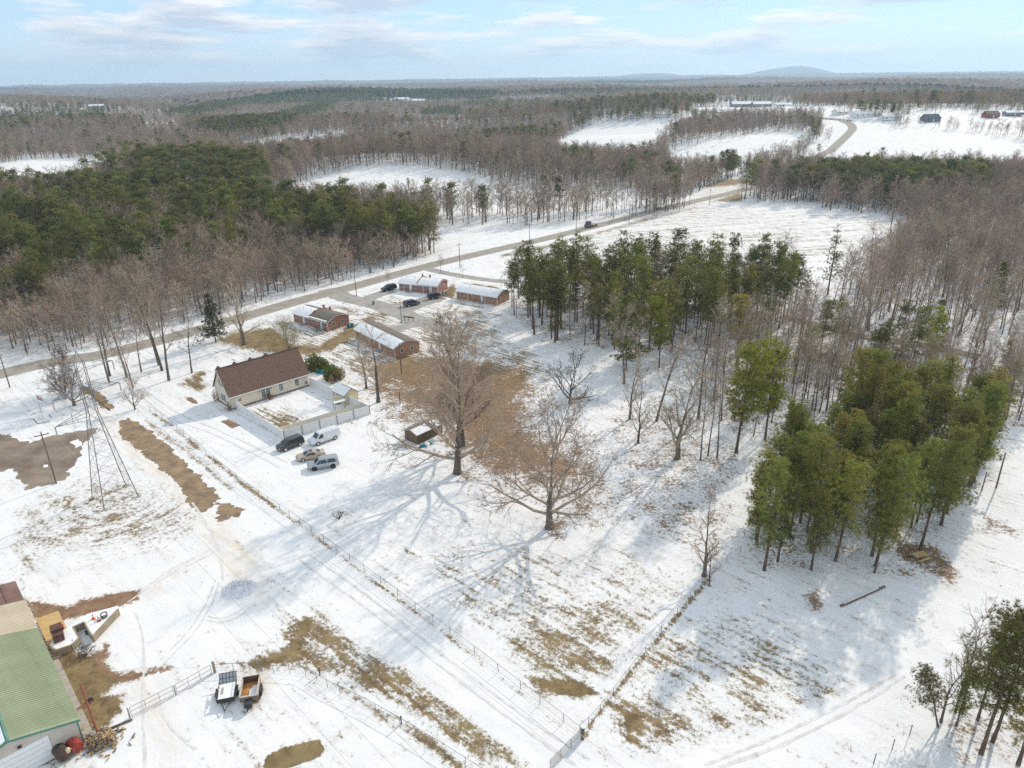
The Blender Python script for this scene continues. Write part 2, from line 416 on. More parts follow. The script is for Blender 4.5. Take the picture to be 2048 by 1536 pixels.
# polygons hold where trees or snow stand on the ground
OPEN = [  # clearings in the far woods
    [(540, 394), (640, 354), (740, 331), (850, 333), (950, 350), (1000, 372), (1150, 374), (1360, 380), (1372, 396), (1260, 414), (900, 428), (560, 432)],
    [(560, 418), (760, 408), (960, 388), (900, 426), (560, 432)],
    [(462, 297), (540, 282), (690, 270), (700, 290), (560, 316), (470, 312)],
    [(-10, 331), (60, 318), (200, 319), (246, 330), (242, 362), (110, 400), (-10, 400)],
    [(1115, 285), (1190, 247), (1380, 236), (1390, 247), (1330, 275), (1290, 318), (1120, 325)],
    [(1335, 306), (1430, 276), (1560, 262), (1620, 268), (1610, 300), (1520, 330), (1420, 362), (1340, 362)],
    [(1636, 250), (1660, 232), (1760, 236), (2060, 278), (2060, 345), (1900, 342), (1720, 345), (1635, 335), (1600, 310), (1640, 280)],
    [(1780, 222), (2060, 226), (2060, 272), (1850, 258)],
    [(1380, 216), (1470, 211), (1640, 213), (1660, 234), (1500, 236), (1380, 236)],
    [(1640, 212), (1800, 214), (2060, 222), (2060, 231), (1640, 230)],
    [(735, 196), (850, 200), (850, 211), (770, 207)], [(565, 182), (612, 182), (610, 188), (570, 188)],
    [(150, 211), (215, 211), (215, 226), (170, 224)], [(345, 207), (380, 208), (380, 215), (345, 214)],
    [(285, 250), (365, 251), (365, 261), (290, 262)], [(-10, 220), (42, 224), (40, 233), (-10, 232)],
    [(775, 238), (930, 238), (935, 250), (780, 250)], [(1472, 177), (1495, 177), (1495, 182), (1472, 182)],
    [(1100, 440), (1350, 405), (1370, 396), (1480, 352), (1535, 370), (1500, 400), (1480, 404), (1300, 445)],
    [(860, 478), (880, 462), (1150, 444), (1260, 436), (1180, 468), (1000, 500), (880, 522), (866, 512)],
    [(-200, 740), (0, 690), (50, 722), (100, 742), (-100, 800)],
]
FIELD = [(1080, 500), (1200, 460), (1400, 410), (1490, 404), (1640, 420), (1812, 434), (1820, 446), (1740, 480), (1640, 520), (1560, 560), (1300, 560), (1080, 545)]
PINE_L = [(-240, 500), (0, 462), (150, 428), (300, 404), (430, 392), (520, 405), (560, 445), (700, 468), (850, 486), (868, 505), (840, 517), (700, 530), (600, 528), (560, 520), (480, 560), (350, 578), (285, 545), (262, 592), (130, 640), (0, 680), (-240, 760)]
STRIP_L = [(-240, 790), (0, 690), (60, 716), (110, 712), (200, 692), (300, 668), (400, 641), (500, 613), (600, 585), (700, 559), (800, 532), (866, 512), (868, 498), (700, 500), (560, 500), (480, 540), (350, 560), (262, 580), (130, 625), (0, 665), (-240, 740)]
GROVE_M = [(1006, 622), (1040, 655), (1095, 688), (1180, 700), (1290, 716), (1400, 712), (1470, 690), (1550, 672), (1610, 656), (1610, 628), (1560, 606), (1480, 596), (1300, 588), (1150, 586), (1040, 590)]
GROVE_R = [(1480, 1112), (1545, 1160), (1640, 1140), (1740, 1148), (1830, 1166), (1880, 1110), (1905, 1010), (1962, 965), (1965, 880), (1860, 850), (1680, 850), (1600, 930), (1520, 1020)]
WOOD_R = [(1655, 625), (1690, 575), (1750, 525), (1840, 470), (1930, 428), (2080, 400), (2300, 420), (2300, 800), (2080, 745), (1960, 700), (1880, 668), (1760, 640)]
WOOD_R2 = [(1480, 800), (1560, 760), (1660, 745), (1760, 752), (1860, 790), (1960, 770), (2060, 800), (2060, 860), (1960, 870), (1860, 850), (1700, 845), (1600, 850), (1540, 880)]
WOOD_M = [(1385, 790), (1400, 725), (1480, 690), (1580, 645), (1640, 668), (1760, 700), (1900, 722), (2080, 770), (2080, 860), (1860, 852), (1700, 842), (1560, 866), (1500, 885), (1440, 850)]
PINE_R = [(1540, 420), (1600, 400), (1700, 410), (1790, 425), (1890, 424), (1960, 410), (1960, 385), (1800, 380), (1600, 385)]

def land(u, v):
    """bare-ground amounts per point: grass, leaf, dirt, tint, streak, forest"""
    g = np.full(u.shape, 0.19); lf = np.zeros(u.shape); dt = np.zeros(u.shape); cp_ = np.zeros(u.shape); ti = np.zeros(u.shape); st = np.zeros(u.shape); fo = np.zeros(u.shape)
    def mx(arr, poly, f, val):
        np.maximum(arr, mask(u, v, poly, f) * val, out=arr)
    # brown leaf carpet under the big oaks
    mx(lf, [(735, 772), (790, 742), (880, 720), (1000, 728), (1052, 740), (1078, 762), (1060, 800), (1072, 850), (1110, 880), (1160, 920), (1178, 962), (1100, 985), (1010, 962), (950, 935), (880, 870), (800, 838)], 75, 0.98)
    mx(g, [(700, 740), (800, 700), (1000, 720), (1060, 740), (1060, 790), (1000, 800), (800, 780)], 24, 0.85)
    mx(lf, [(880, 860), (1180, 840), (1260, 1000), (1180, 1060), (900, 960)], 45, 0.52)
    mx(lf, [(1090, 1040), (1130, 1040), (1130, 1085), (1090, 1075)], 14, 0.7)
    mx(lf, [(760, 860), (830, 830), (900, 900), (880, 935), (820, 905)], 20, 0.5)
    mx(lf, [(1250, 880), (1480, 880), (1500, 960), (1300, 940)], 30, 0.5)
    # foreground pasture
    mx(g, [(760, 1060), (1250, 1060), (1420, 1150), (1300, 1300), (1200, 1420), (1000, 1330), (850, 1200)], 60, 0.34)
    mx(g, [(1010, 1180), (1190, 1170), (1310, 1210), (1290, 1290), (1190, 1310), (1040, 1260)], 40, 0.47)
    mx(g, [(1000, 1240), (1140, 1250), (1240, 1320), (1220, 1360), (1080, 1360), (1010, 1310)], 24, 0.57)
    mx(g, [(1050, 1350), (1160, 1360), (1210, 1390), (1150, 1398), (1080, 1385)], 10, 0.9)
    mx(g, [(1200, 1390), (1300, 1370), (1420, 1430), (1380, 1490), (1260, 1520), (1210, 1470)], 34, 0.55)
    mx(g, [(1240, 1410), (1300, 1420), (1290, 1490), (1240, 1495)], 14, 0.75)
    mx(g, [(1230, 1270), (1420, 1200), (1600, 1250), (1720, 1380), (1680, 1450), (1500, 1500), (1250, 1530)], 50, 0.40)
    mx(g, [(1400, 1000), (1480, 1100), (1420, 1160), (1240, 1060)], 40, 0.36)
    mx(lf, [(1600, 1190), (1640, 1170), (1660, 1220), (1630, 1235)], 12, 0.6)
    # hedge line between the two pastures
    mx(g, [(1162, 1478), (1184, 1440), (1283, 1312), (1417, 1153), (1422, 1157), (1288, 1317), (1190, 1442), (1168, 1482)], 6, 1.05)
    # strip along the wire fence and below the gate
    mx(g, [(425, 1332), (500, 1322), (560, 1300), (545, 1262), (575, 1232), (650, 1215), (690, 1265), (790, 1325), (900, 1390), (1030, 1480), (1075, 1540), (960, 1540), (850, 1442), (720, 1380), (620, 1340), (500, 1350)], 22, 0.60)
    mx(g, [(430, 1325), (500, 1318), (565, 1296), (600, 1236), (640, 1226), (610, 1290), (590, 1318), (520, 1342)], 10, 0.82)
    mx(g, [(640, 1345), (720, 1390), (840, 1450), (960, 1540), (900, 1540), (780, 1450), (700, 1400)], 12, 0.6)
    mx(g, [(500, 1385), (515, 1345), (530, 1380), (520, 1412), (500, 1420)], 8, 0.72)
    # pylon field with its mowing arcs
    mx(g, [(20, 1010), (120, 960), (230, 940), (330, 960), (400, 1020), (390, 1080), (300, 1110), (150, 1120), (30, 1150)], 40, 0.42)
    mx(st, [(20, 1010), (120, 950), (230, 930), (360, 950), (420, 1020), (390, 1100), (300, 1120), (120, 1130)], 60, 1.0)
    mx(g, [(195, 985), (262, 965), (268, 975), (210, 995)], 8, 0.72); mx(g, [(200, 1030), (260, 1020), (250, 1045), (205, 1055)], 10, 0.66)
    mx(g, [(0, 1080), (70, 1070), (90, 1150), (30, 1160)], 30, 0.44)
    # ruts beside the track and the wire fence
    mx(g, [(284, 830), (300, 836), (420, 930), (470, 975), (460, 985), (400, 935), (300, 860)], 9, 0.56)
    mx(g, [(300, 822), (330, 838), (480, 955), (700, 1120), (900, 1270), (1100, 1430), (1150, 1468), (1140, 1472), (880, 1270), (660, 1105), (470, 962), (320, 842)], 4.5, 0.66)
    # workshop yard
    mx(g, [(50, 1195), (75, 1212), (120, 1235), (112, 1262), (140, 1300), (190, 1310), (215, 1330), (240, 1348), (340, 1330), (250, 1362), (205, 1392), (250, 1385), (240, 1425), (200, 1462), (170, 1475), (130, 1380), (80, 1260)], 14, 0.95)
    mx(dt, [(60, 1202), (130, 1212), (215, 1188), (285, 1176), (278, 1205), (180, 1228), (110, 1248), (72, 1225)], 10, 0.95)
    mx(dt, [(180, 1305), (205, 1300), (205, 1285), (222, 1285), (222, 1300), (205, 1330), (240, 1348), (330, 1335), (350, 1338), (250, 1364), (205, 1352)], 12, 0.9)
    mx(dt, [(95, 1500), (120, 1490), (112, 1520), (70, 1540), (55, 1536)], 5, 0.8)
    # straw-covered rectangles
    mx(g, [(530, 1522), (545, 1506), (590, 1490), (625, 1480), (641, 1481), (648, 1500), (640, 1513), (580, 1532), (562, 1550), (530, 1550)], 2.5, 1.25)
    mx(dt, [(441, 843), (456, 837), (480, 851), (464, 858)], 2, 1.0); mx(dt, [(370, 797), (380, 794), (400, 804), (388, 810)], 2, 1.0)
    mx(dt, [(336, 785), (350, 787), (344, 792)], 2, 0.9); mx(g, [(495, 815), (540, 850), (560, 872), (580, 862), (620, 845), (600, 825), (530, 812)], 14, 0.6)
    mx(g, [(495, 818), (512, 826), (560, 862), (556, 872), (520, 845)], 7, 0.9)
    # lawns round the cream house and the brick houses
    mx(g, [(428, 682), (470, 662), (545, 655), (590, 690), (640, 688), (700, 648), (735, 640), (745, 655), (690, 690), (630, 712), (560, 710), (500, 700)], 9, 0.92)
    mx(g, [(620, 700), (760, 690), (860, 730), (840, 770), (740, 770), (690, 740)], 30, 0.60)
    mx(g, [(355, 770), (400, 740), (420, 742), (405, 765), (425, 770), (400, 785)], 7, 0.72)
    mx(g, [(560, 625), (600, 645), (580, 660), (520, 660)], 20, 0.52)
    mx(g, [(640, 610), (690, 606), (740, 624), (700, 636), (650, 618)], 12, 0.6); mx(g, [(690, 640), (770, 620), (790, 632), (740, 650)], 10, 0.72)
    mx(g, [(720, 596), (790, 585), (850, 600), (780, 615)], 16, 0.48); mx(g, [(780, 605), (850, 595), (840, 605), (785, 614)], 6, 0.75)
    mx(g, [(880, 592), (905, 565), (915, 580), (905, 600)], 6, 0.9); mx(g, [(925, 565), (1000, 572), (990, 584), (930, 575)], 6, 0.85)
    mx(g, [(770, 645), (830, 645), (840, 655), (790, 660)], 8, 0.55); mx(g, [(830, 665), (900, 660), (1000, 700), (900, 720), (840, 690)], 18, 0.58)
    mx(g, [(830, 620), (930, 610), (960, 625), (880, 645)], 12, 0.5); mx(g, [(990, 690), (1060, 680), (1120, 760), (1040, 780), (1000, 730)], 24, 0.52)
    mx(lf, [(735, 735), (820, 720), (900, 735), (820, 790), (745, 790)], 26, 0.72)
    # verges
    mx(g, [(1000, 509), (1100, 487), (1200, 462), (1290, 436), (1400, 412), (1390, 418), (1270, 450), (1180, 474), (1080, 500), (1000, 518)], 5, 0.75)
    mx(g, [(1420, 404), (1475, 386), (1490, 392), (1478, 404)], 5, 0.9)
    mx(g, FIELD, 10, 0.37); mx(cp_, FIELD, 10, 1.0)
    mx(g, OPEN[18], 6, 0.36); mx(g, [(1395, 376), (1440, 358), (1500, 356), (1520, 366), (1450, 374)], 5, 0.8)
    mx(g, [(1000, 560), (1060, 640), (1010, 660), (900, 590)], 30, 0.30)
    mx(g, [(1600, 690), (1900, 730), (1920, 760), (1640, 730)], 12, 0.62)
    mx(lf, [(1180, 800), (1380, 770), (1480, 900), (1480, 1080), (1380, 1130), (1200, 1040)], 60, 0.44)
    mx(g, [(440, 640), (700, 590), (1000, 560), (1060, 700), (1000, 800), (700, 780), (420, 720)], 60, 0.46)
    # clean, packed snow: the lane beside the fence, the parking place, the open yard
    for p in ([(470, 1000), (560, 1030), (700, 1135), (900, 1282), (1135, 1465), (1250, 1545), (1080, 1545), (800, 1318), (580, 1130), (430, 1040)], [(400, 845), (560, 900), (760, 860), (800, 900), (850, 960), (700, 1010), (600, 1000), (450, 905), (330, 830)],
              [(150, 1215), (300, 1160), (430, 1080), (520, 1150), (540, 1230), (420, 1320), (260, 1320), (215, 1290)], [(330, 1345), (420, 1400), (430, 1536), (220, 1536), (250, 1440)], [(1300, 1536), (1500, 1480), (1700, 1380), (1800, 1290), (1960, 1160), (2048, 1180), (2048, 1280), (1850, 1380), (1600, 1536)]):
        k_ = 1 - 0.85 * mask(u, v, p, 14); g *= k_; lf *= k_
    # forest floors
    for p, val in ((STRIP_L, 0.40), (PINE_L, 0.5), (GROVE_M, 0.44), (GROVE_R, 0.36), (WOOD_R, 0.30), (WOOD_R2, 0.44), (WOOD_M, 0.46)):
        mx(lf, p, 14, val); mx(fo, p, 14, 1.0)
    mx(lf, [(1760, 1060), (1880, 1090), (1930, 1160), (1900, 1170), (1800, 1120)], 14, 0.75); mx(lf, [(1960, 1020), (2020, 1040), (2040, 1080), (1970, 1060)], 16, 0.6)
    mx(lf, [(1880, 1420), (2048, 1430), (2048, 1536), (1900, 1536)], 30, 0.45)
    # muddy tint of the snow
    mx(ti, [(385, 1010), (450, 1040), (520, 1120), (520, 1200), (470, 1180), (420, 1100), (390, 1050)], 22, 0.8)
    mx(ti, [(200, 815), (250, 845), (330, 950), (390, 1010), (380, 1020), (260, 910), (215, 850)], 16, 0.9)
    mx(ti, [(280, 1340), (330, 1380), (370, 1500), (330, 1536), (280, 1480), (250, 1400)], 22, 0.55)
    mx(ti, [(70, 1225), (300, 1170), (420, 1090), (430, 1110), (300, 1195), (150, 1240)], 10, 0.6)
    mx(ti, [(470, 1345), (520, 1340), (550, 1370), (520, 1390)], 12, 0.8)
    return g, lf, dt, ti, st, fo, cp_

# ------------------------------------------------------------------ ground
def build_ground():
    fine = np.radians(np.arange(-52, 52.01, 0.24)); coarse = np.radians(np.arange(56, 304.1, 4.0))
    th = np.concatenate([fine, coarse]); nt = len(th)
    r = [14.0]
    while r[-1] < 30: r.append(r[-1] + 0.8)
    while r[-1] < 2200: r.append(r[-1] * 1.0075)
    while r[-1] < 15000: r.append(r[-1] * 1.03)
    r = np.array(r); nr = len(r)
    x = (r[:, None] * np.sin(th)[None]).ravel(); y = (r[:, None] * np.cos(th)[None]).ravel()
    z = hgt(x, y)
    # snow lies a little uneven near the camera
    near = np.clip((260 - np.hypot(x, y)) / 80, 0, 1)
    z = z + near * 0.0
    u, v, c = PX(x, y, z)
    g, lf, dt, ti, st, fo, cp_ = land(np.where(c > 5, u, -9999), np.where(c > 5, v, -9999))
    dd = np.hypot(x, y)
    i, j = np.meshgrid(np.arange(nr - 1), np.arange(nt), indexing='ij')
    a = (i * nt + j).ravel(); b = (i * nt + (j + 1) % nt).ravel()
    q = np.stack([a, b, b + nt, a + nt], 1)
    vv = np.concatenate([np.stack([x, y, z], 1), [[0, 0, 0]]])
    q = q[:, ::-1]
    m = bpy.data.materials.new('snowy_ground'); m.use_nodes = True
    me = raw_mesh('ground', vv, q, [m])
    me.shade_smooth()
    pad = lambda k: np.append(k, 0.0)
    for nm, arrs in (('landA', (g, lf, dt, ti)), ('landB', (st, fo, np.clip(dd / 1000, 0, 1), cp_))):
        at = me.color_attributes.new(nm, 'FLOAT_COLOR', 'POINT')
        at.data.foreach_set('color', np.stack([pad(k) for k in arrs], 1).astype(np.float32).ravel())
    n, l = m.node_tree.nodes, m.node_tree.links
    b = n['Principled BSDF']; b.inputs['Roughness'].default_value = 0.8; b.inputs['Specular IOR Level'].default_value = 0.2
    def N(t, **k):
        o = n.new(t)
        for a_, v_ in k.items(): setattr(o, a_, v_)
        return o
    A = N('ShaderNodeVertexColor'); A.layer_name = 'landA'; B = N('ShaderNodeVertexColor'); B.layer_name = 'landB'
    sA = N('ShaderNodeSeparateColor'); sB = N('ShaderNodeSeparateColor')
    l.new(A.outputs['Color'], sA.inputs[0]); l.new(B.outputs['Color'], sB.inputs[0])
    geo = N('ShaderNodeNewGeometry')
    def noise(scale, detail=6, rough=0.6, vec=None, dist=0.0):
        o = N('ShaderNodeTexNoise'); o.inputs['Scale'].default_value = scale; o.inputs['Detail'].default_value = detail
        o.inputs['Roughness'].default_value = rough; o.inputs['Distortion'].default_value = dist
        l.new(vec or geo.outputs['Position'], o.inputs['Vector']); return o.outputs['Fac']
    def M(op, a, bb=None, cc=None, clamp=False):
        o = N('ShaderNodeMath', operation=op); o.use_clamp = clamp
        for k, s in enumerate((a, bb, cc)):
            if s is None: continue
            if isinstance(s, (int, float)): o.inputs[k].default_value = s
            else: l.new(s, o.inputs[k])
        return o.outputs[0]
    def ramp(v_, lo, hi):
        o = N('ShaderNodeMapRange', interpolation_type='SMOOTHSTEP'); o.inputs['From Min'].default_value = lo; o.inputs['From Max'].default_value = hi
        l.new(v_, o.inputs['Value']); return o.outputs['Result']
    def mixc(f, c1, c2):
        o = N('ShaderNodeMix', data_type='RGBA')
        if isinstance(f, (int, float)): o.inputs[0].default_value = f
        else: l.new(f, o.inputs[0])
        for k, s in ((6, c1), (7, c2)):
            if isinstance(s, tuple): o.inputs[k].default_value = (*s, 1)
            else: l.new(s, o.inputs[k])
        return o.outputs[2]
    # mowing direction: noise stretched along the fence line
    mp_ = N('ShaderNodeMapping'); mp_.vector_type = 'TEXTURE'; mp_.inputs['Rotation'].default_value = (0, 0, math.radians(-42)); mp_.inputs['Scale'].default_value = (7.0, 1.0, 1.0)
    l.new(geo.outputs['Position'], mp_.inputs['Vector'])
    # mowing arcs round the pylon: polar coordinates about its foot
    CNP = np.mean([G(*p) for p in ((185, 997), (210, 1021), (277, 993), (251, 971))], axis=0)
    sub = N('ShaderNodeVectorMath', operation='SUBTRACT'); sub.inputs[1].default_value = (CNP[0], CNP[1], 0); l.new(geo.outputs['Position'], sub.inputs[0])
    ln = N('ShaderNodeVectorMath', operation='LENGTH'); l.new(sub.outputs[0], ln.inputs[0]); sx = N('ShaderNodeSeparateXYZ'); l.new(sub.outputs[0], sx.inputs[0])
    mp3 = N('ShaderNodeCombineXYZ'); l.new(ln.outputs['Value'], mp3.inputs['X']); l.new(M('MULTIPLY', M('ARCTAN2', sx.outputs['Y'], sx.outputs['X']), 2.2), mp3.inputs['Y'])
    mp4 = N('ShaderNodeMapping'); mp4.vector_type = 'TEXTURE'; mp4.inputs['Rotation'].default_value = (0, 0, math.radians(13)); mp4.inputs['Scale'].default_value = (30.0, 1.6, 1.0); l.new(geo.outputs['Position'], mp4.inputs['Vector'])
    big = noise(0.30, 8, 0.7); row = noise(0.9, 8, 0.68, mp_.outputs[0]); arc = noise(0.95, 7, 0.66, mp3.outputs[0]); crop = noise(0.8, 6, 0.6, mp4.outputs[0]); fine = noise(1.9, 7, 0.78)
    v0 = M('ADD', M('MULTIPLY', big, 0.27), M('MULTIPLY', fine, 0.43)); 
    rw = mixc(sB.outputs[0], row, arc); rw = mixc(B.outputs['Alpha'], rw, crop)
    v0 = M('ADD', v0, M('MULTIPLY', rw, 0.30))
    sy = N('ShaderNodeSeparateXYZ'); l.new(mp_.outputs[0], sy.inputs[0])
    wav = M('MULTIPLY', M('SINE', M('ADD', M('MULTIPLY', sy.outputs['Y'], 5.2), M('MULTIPLY', big, 14.0))), M('MULTIPLY', ramp(noise(0.05, 3), 0.42, 0.62), 0.10))
    dev = M('ADD', M('MULTIPLY', M('SUBTRACT', v0, 0.5), 3.9), M('MULTIPLY', wav, M('SUBTRACT', 1.0, sB.outputs[0])))
    mg = ramp(M('ADD', dev, sA.outputs[0]), 0.38, 0.66)
    ml = ramp(M('ADD', M('MULTIPLY', M('SUBTRACT', M('ADD', M('MULTIPLY', big, 0.4), M('MULTIPLY', fine, 0.6)), 0.5), 3.6), sA.outputs[1]), 0.36, 0.70)
    md = ramp(M('ADD', M('MULTIPLY', M('SUBTRACT', M('ADD', M('MULTIPLY', big, 0.5), M('MULTIPLY', fine, 0.5)), 0.5), 2.6), sA.outputs[2]), 0.40, 0.60)
    # scattered tufts poking through the snow
    tuft = noise(5.5, 3, 0.6); dens = noise(0.09, 4, 0.6)
    sp = ramp(M('ADD', tuft, M('MULTIPLY', M('SUBTRACT', dens, 0.5), 0.55)), 0.70, 0.76)
    sp = M('MULTIPLY', sp, ramp(sA.outputs[0], 0.05, 0.2))
    colg = mixc(ramp(noise(0.5, 7, 0.65), 0.35, 0.65), (0.165, 0.112, 0.055), (0.315, 0.225, 0.110))
    colg = mixc(ramp(noise(0.13, 4), 0.52, 0.68), colg, (0.28, 0.215, 0.105))
    colg = mixc(M('MULTIPLY', ramp(noise(7.0, 6, 0.75), 0.48, 0.68), 0.55), colg, (0.085, 0.058, 0.03))
    coll = mixc(ramp(noise(1.6, 8, 0.7), 0.35, 0.66), (0.19, 0.115, 0.065), (0.33, 0.215, 0.12))
    coll = mixc(M('MULTIPLY', ramp(noise(6.0, 6, 0.75), 0.48, 0.70), 0.5), coll, (0.075, 0.045, 0.025))
    cold = mixc(ramp(noise(0.7, 8, 0.7), 0.35, 0.65), (0.21, 0.12, 0.07), (0.32, 0.20, 0.125))
    sn = mixc(ramp(noise(0.22, 8, 0.65), 0.35, 0.70), (0.81, 0.805, 0.81), (0.88, 0.87, 0.86))
    sn = mixc(M('MULTIPLY', ramp(noise(0.45, 8, 0.7, mp_.outputs[0]), 0.45, 0.75), 0.35), sn, (0.66, 0.64, 0.62))
    sn = mixc(M('MULTIPLY', A.outputs['Alpha'], ramp(noise(0.6, 7, 0.65, mp_.outputs[0]), 0.25, 0.8)), sn, (0.70, 0.54, 0.36))
    # thinning snow round every bare patch shows the ground through
    halo = ramp(M('ADD', dev, sA.outputs[0]), 0.10, 0.56)
    sn = mixc(M('MULTIPLY', halo, 0.38), sn, (0.52, 0.45, 0.36))
    col = mixc(M('MULTIPLY', sp, 0.85), sn, (0.10, 0.08, 0.05))
    col = mixc(mg, col, colg); col = mixc(ml, col, coll); col = mixc(md, col, cold)
    l.new(col, b.inputs['Base Color'])
    bp = N('ShaderNodeBump'); bp.inputs['Strength'].default_value = 0.55; bp.inputs['Distance'].default_value = 0.38
    l.new(M('ADD', M('MULTIPLY', big, 0.5), M('ADD', M('MULTIPLY', fine, 0.28), M('MULTIPLY', mg, -0.12))), bp.inputs['Height'])
    l.new(bp.outputs['Normal'], b.inputs['Normal'])
    return structure(link('ground', me))
build_ground()

def sheet(name, px, m, lift=0.008, jag=0.25, sub=0.35):
    """flat patch on the ground from a traced outline, its edge made uneven"""
    P = [G(*p)[:2] for p in px]; out = []
    n = len(P)
    for i in range(n):
        a, b = P[i], P[(i + 1) % n]; k = max(1, int(np.linalg.norm(b - a) / sub)); e = (b - a) / (np.linalg.norm(b - a) + 1e-9); nn = np.array([-e[1], e[0]])
        ph = [rnd.uniform(0, 6.28) for _ in range(4)]; l_ = np.linalg.norm(b - a)
        for t in np.linspace(0, 1, k, endpoint=False):
            w_ = math.sin(math.pi * t) * jag * (1.1 * math.sin(t * l_ * 0.9 + ph[0]) + 0.7 * math.sin(t * l_ * 2.3 + ph[1]) + 0.5 * math.sin(t * l_ * 5.1 + ph[2]))
            out.append(a + (b - a) * t + nn * (w_ + rnd.gauss(0, jag * 0.35)) + e * rnd.gauss(0, jag * 0.2))
    bm = bmesh.new(); vs = [bm.verts.new((p[0], p[1], H1(p[0], p[1]) + lift)) for p in out]
    f = bm.faces.new(vs); bmesh.ops.triangulate(bm, faces=[f])
    me = bpy.data.meshes.new(name); bm.normal_update()
    for f in bm.faces:
        if f.normal.z < 0: f.normal_flip()
    bm.to_mesh(me); bm.free(); me.materials.append(m)
    return structure(link(name, me))

# ------------------------------------------------------------------ roads, tracks, paved yard
road_m = mat('road_asphalt', (0.29, 0.26, 0.225), (0.40, 0.365, 0.32), scale=0.4, rough=0.9, detail=9)
structure(ribbon('road', ROAD_W, 7.0, 0.010, road_m))
YEL = mat('yellow_road_paint', (0.50, 0.33, 0.07), (0.36, 0.25, 0.10), scale=1.5, rough=0.8)
WHT = mat('white_road_paint', (0.62, 0.60, 0.56), (0.45, 0.42, 0.38), scale=1.0, rough=0.8)
rd = bpy.data.objects['road']
for o_, m_ in ((0.16, YEL), (-0.16, YEL)): ribbon('centre_line', ROAD_W, 0.13, 0.016, m_, rd, off=o_)
for o_ in (3.1, -3.1): ribbon('edge_line', ROAD_W, 0.13, 0.016, WHT, rd, off=o_)
def drive(name, px, w, lift=0.006, m=ASPHALT_D, wob=0.12):
    return structure(ribbon(name, [G(*p)[:2] for p in px], w, lift, m, wobble=wob, step=1.2))
drive('estate_drive', [(655, 578), (690, 595), (740, 606), (790, 622), (838, 642), (885, 655), (925, 664)], 7.0, 0.006)
drive('estate_driveway', [(720, 603), (752, 591), (782, 581)], 5.0, 0.012)
drive('estate_driveway', [(800, 622), (835, 608), (878, 594)], 7.0, 0.014)
drive('estate_driveway', [(842, 645), (800, 656), (770, 662)], 4.5, 0.016)
drive('estate_driveway', [(900, 656), (930, 650), (950, 646)], 3.6, 0.018)
drive('estate_driveway', [(855, 538), (905, 549), (985, 561), (1060, 566)], 4.2, 0.012)
drive('woodland_lane', [(1560, 632), (1640, 652), (1740, 676), (1840, 690), (1960, 715)], 4.5, 0.01, mat('lane_gravel', (0.22, 0.17, 0.12), (0.34, 0.28, 0.21), scale=0.6, rough=0.95))
GRAVEL = mat('track_gravel', (0.19, 0.135, 0.09), (0.38, 0.265, 0.155), scale=0.5, rough=0.95, detail=10)
sheet('gravel_track', [(237, 845), (256, 835), (290, 855), (330, 885), (370, 925), (410, 965), (444, 998), (425, 1012), (405, 1024), (385, 1015), (365, 985), (345, 955), (300, 920), (268, 895), (240, 868)], GRAVEL, 0.010, 0.3)
sheet('gravel_track', [(428, 1008), (452, 1006), (494, 1018), (478, 1034), (455, 1030), (446, 1044), (432, 1036), (436, 1020)], GRAVEL, 0.014, 0.35, 0.3)
sheet('gravel_track', [(160, 770), (178, 774), (205, 790), (230, 815), (222, 822), (200, 815), (190, 800), (168, 786)], GRAVEL, 0.010, 0.3, 0.35)
YARD = mat('worn_asphalt_yard', (0.17, 0.125, 0.095), (0.34, 0.27, 0.21), scale=0.16, rough=0.95, detail=9)
sheet('paved_yard', [(-60, 860), (0, 868), (30, 876), (62, 886), (100, 872), (150, 863), (198, 856), (165, 890), (152, 925), (132, 958), (110, 968), (52, 980), (42, 962), (20, 936), (0, 944), (-60, 980)], YARD, 0.010, 0.35)
sheet('snow_patch', [(140, 884), (158, 878), (164, 890), (152, 896)], SNOW, 0.016, 0.15, 0.5)
sheet('snow_patch', [(86, 930), (96, 929), (96, 934), (86, 935)], SNOW, 0.016, 0.08, 0.4)
# wheel ruts pressed into the snow
RUT = mat('rut_snow', (0.60, 0.57, 0.54), (0.78, 0.77, 0.77), scale=0.9, rough=0.85)
for px, w in (([(290, 1175), (350, 1135), (420, 1100), (455, 1075)], 0.3), ([(285, 1183), (350, 1144), (425, 1106), (462, 1080)], 0.3), ([(255, 1205), (320, 1160), (400, 1110)], 0.25),
              ([(320, 1320), (370, 1270), (410, 1210), (430, 1160)], 0.22), ([(330, 1325), (382, 1272), (420, 1215), (438, 1165)], 0.22), ([(270, 1225), (285, 1270), (288, 1330), (285, 1400), (290, 1536)], 0.25),
              ([(320, 1420), (345, 1460), (390, 1500)], 0.25), ([(410, 1240), (440, 1245), (475, 1236), (500, 1215)], 0.2), ([(415, 1232), (440, 1237), (470, 1228), (492, 1210)], 0.2),
              ([(224, 1340), (250, 1342), (280, 1335)], 0.2), ([(385, 1005), (420, 1060), (440, 1110), (445, 1160)], 0.3), ([(1410, 1530), (1560, 1470), (1700, 1400), (1790, 1350)], 0.3),
              ([(1440, 1536), (1580, 1482), (1720, 1410), (1810, 1352)], 0.3), ([(620, 1110), (760, 1210), (900, 1320), (1060, 1440), (1180, 1520)], 0.28), ([(600, 1120), (740, 1222), (880, 1332), (1040, 1452), (1150, 1530)], 0.28),
              ([(250, 760), (330, 830), (430, 870), (560, 935)], 0.3), ([(262, 756), (345, 820), (440, 862), (575, 925)], 0.3)):
    RL = globals().get('RL', 0.004) + 0.0008
    structure(ribbon('wheel_rut', [G(*p)[:2] for p in px], w, RL, RUT, wobble=0.05, step=0.8))

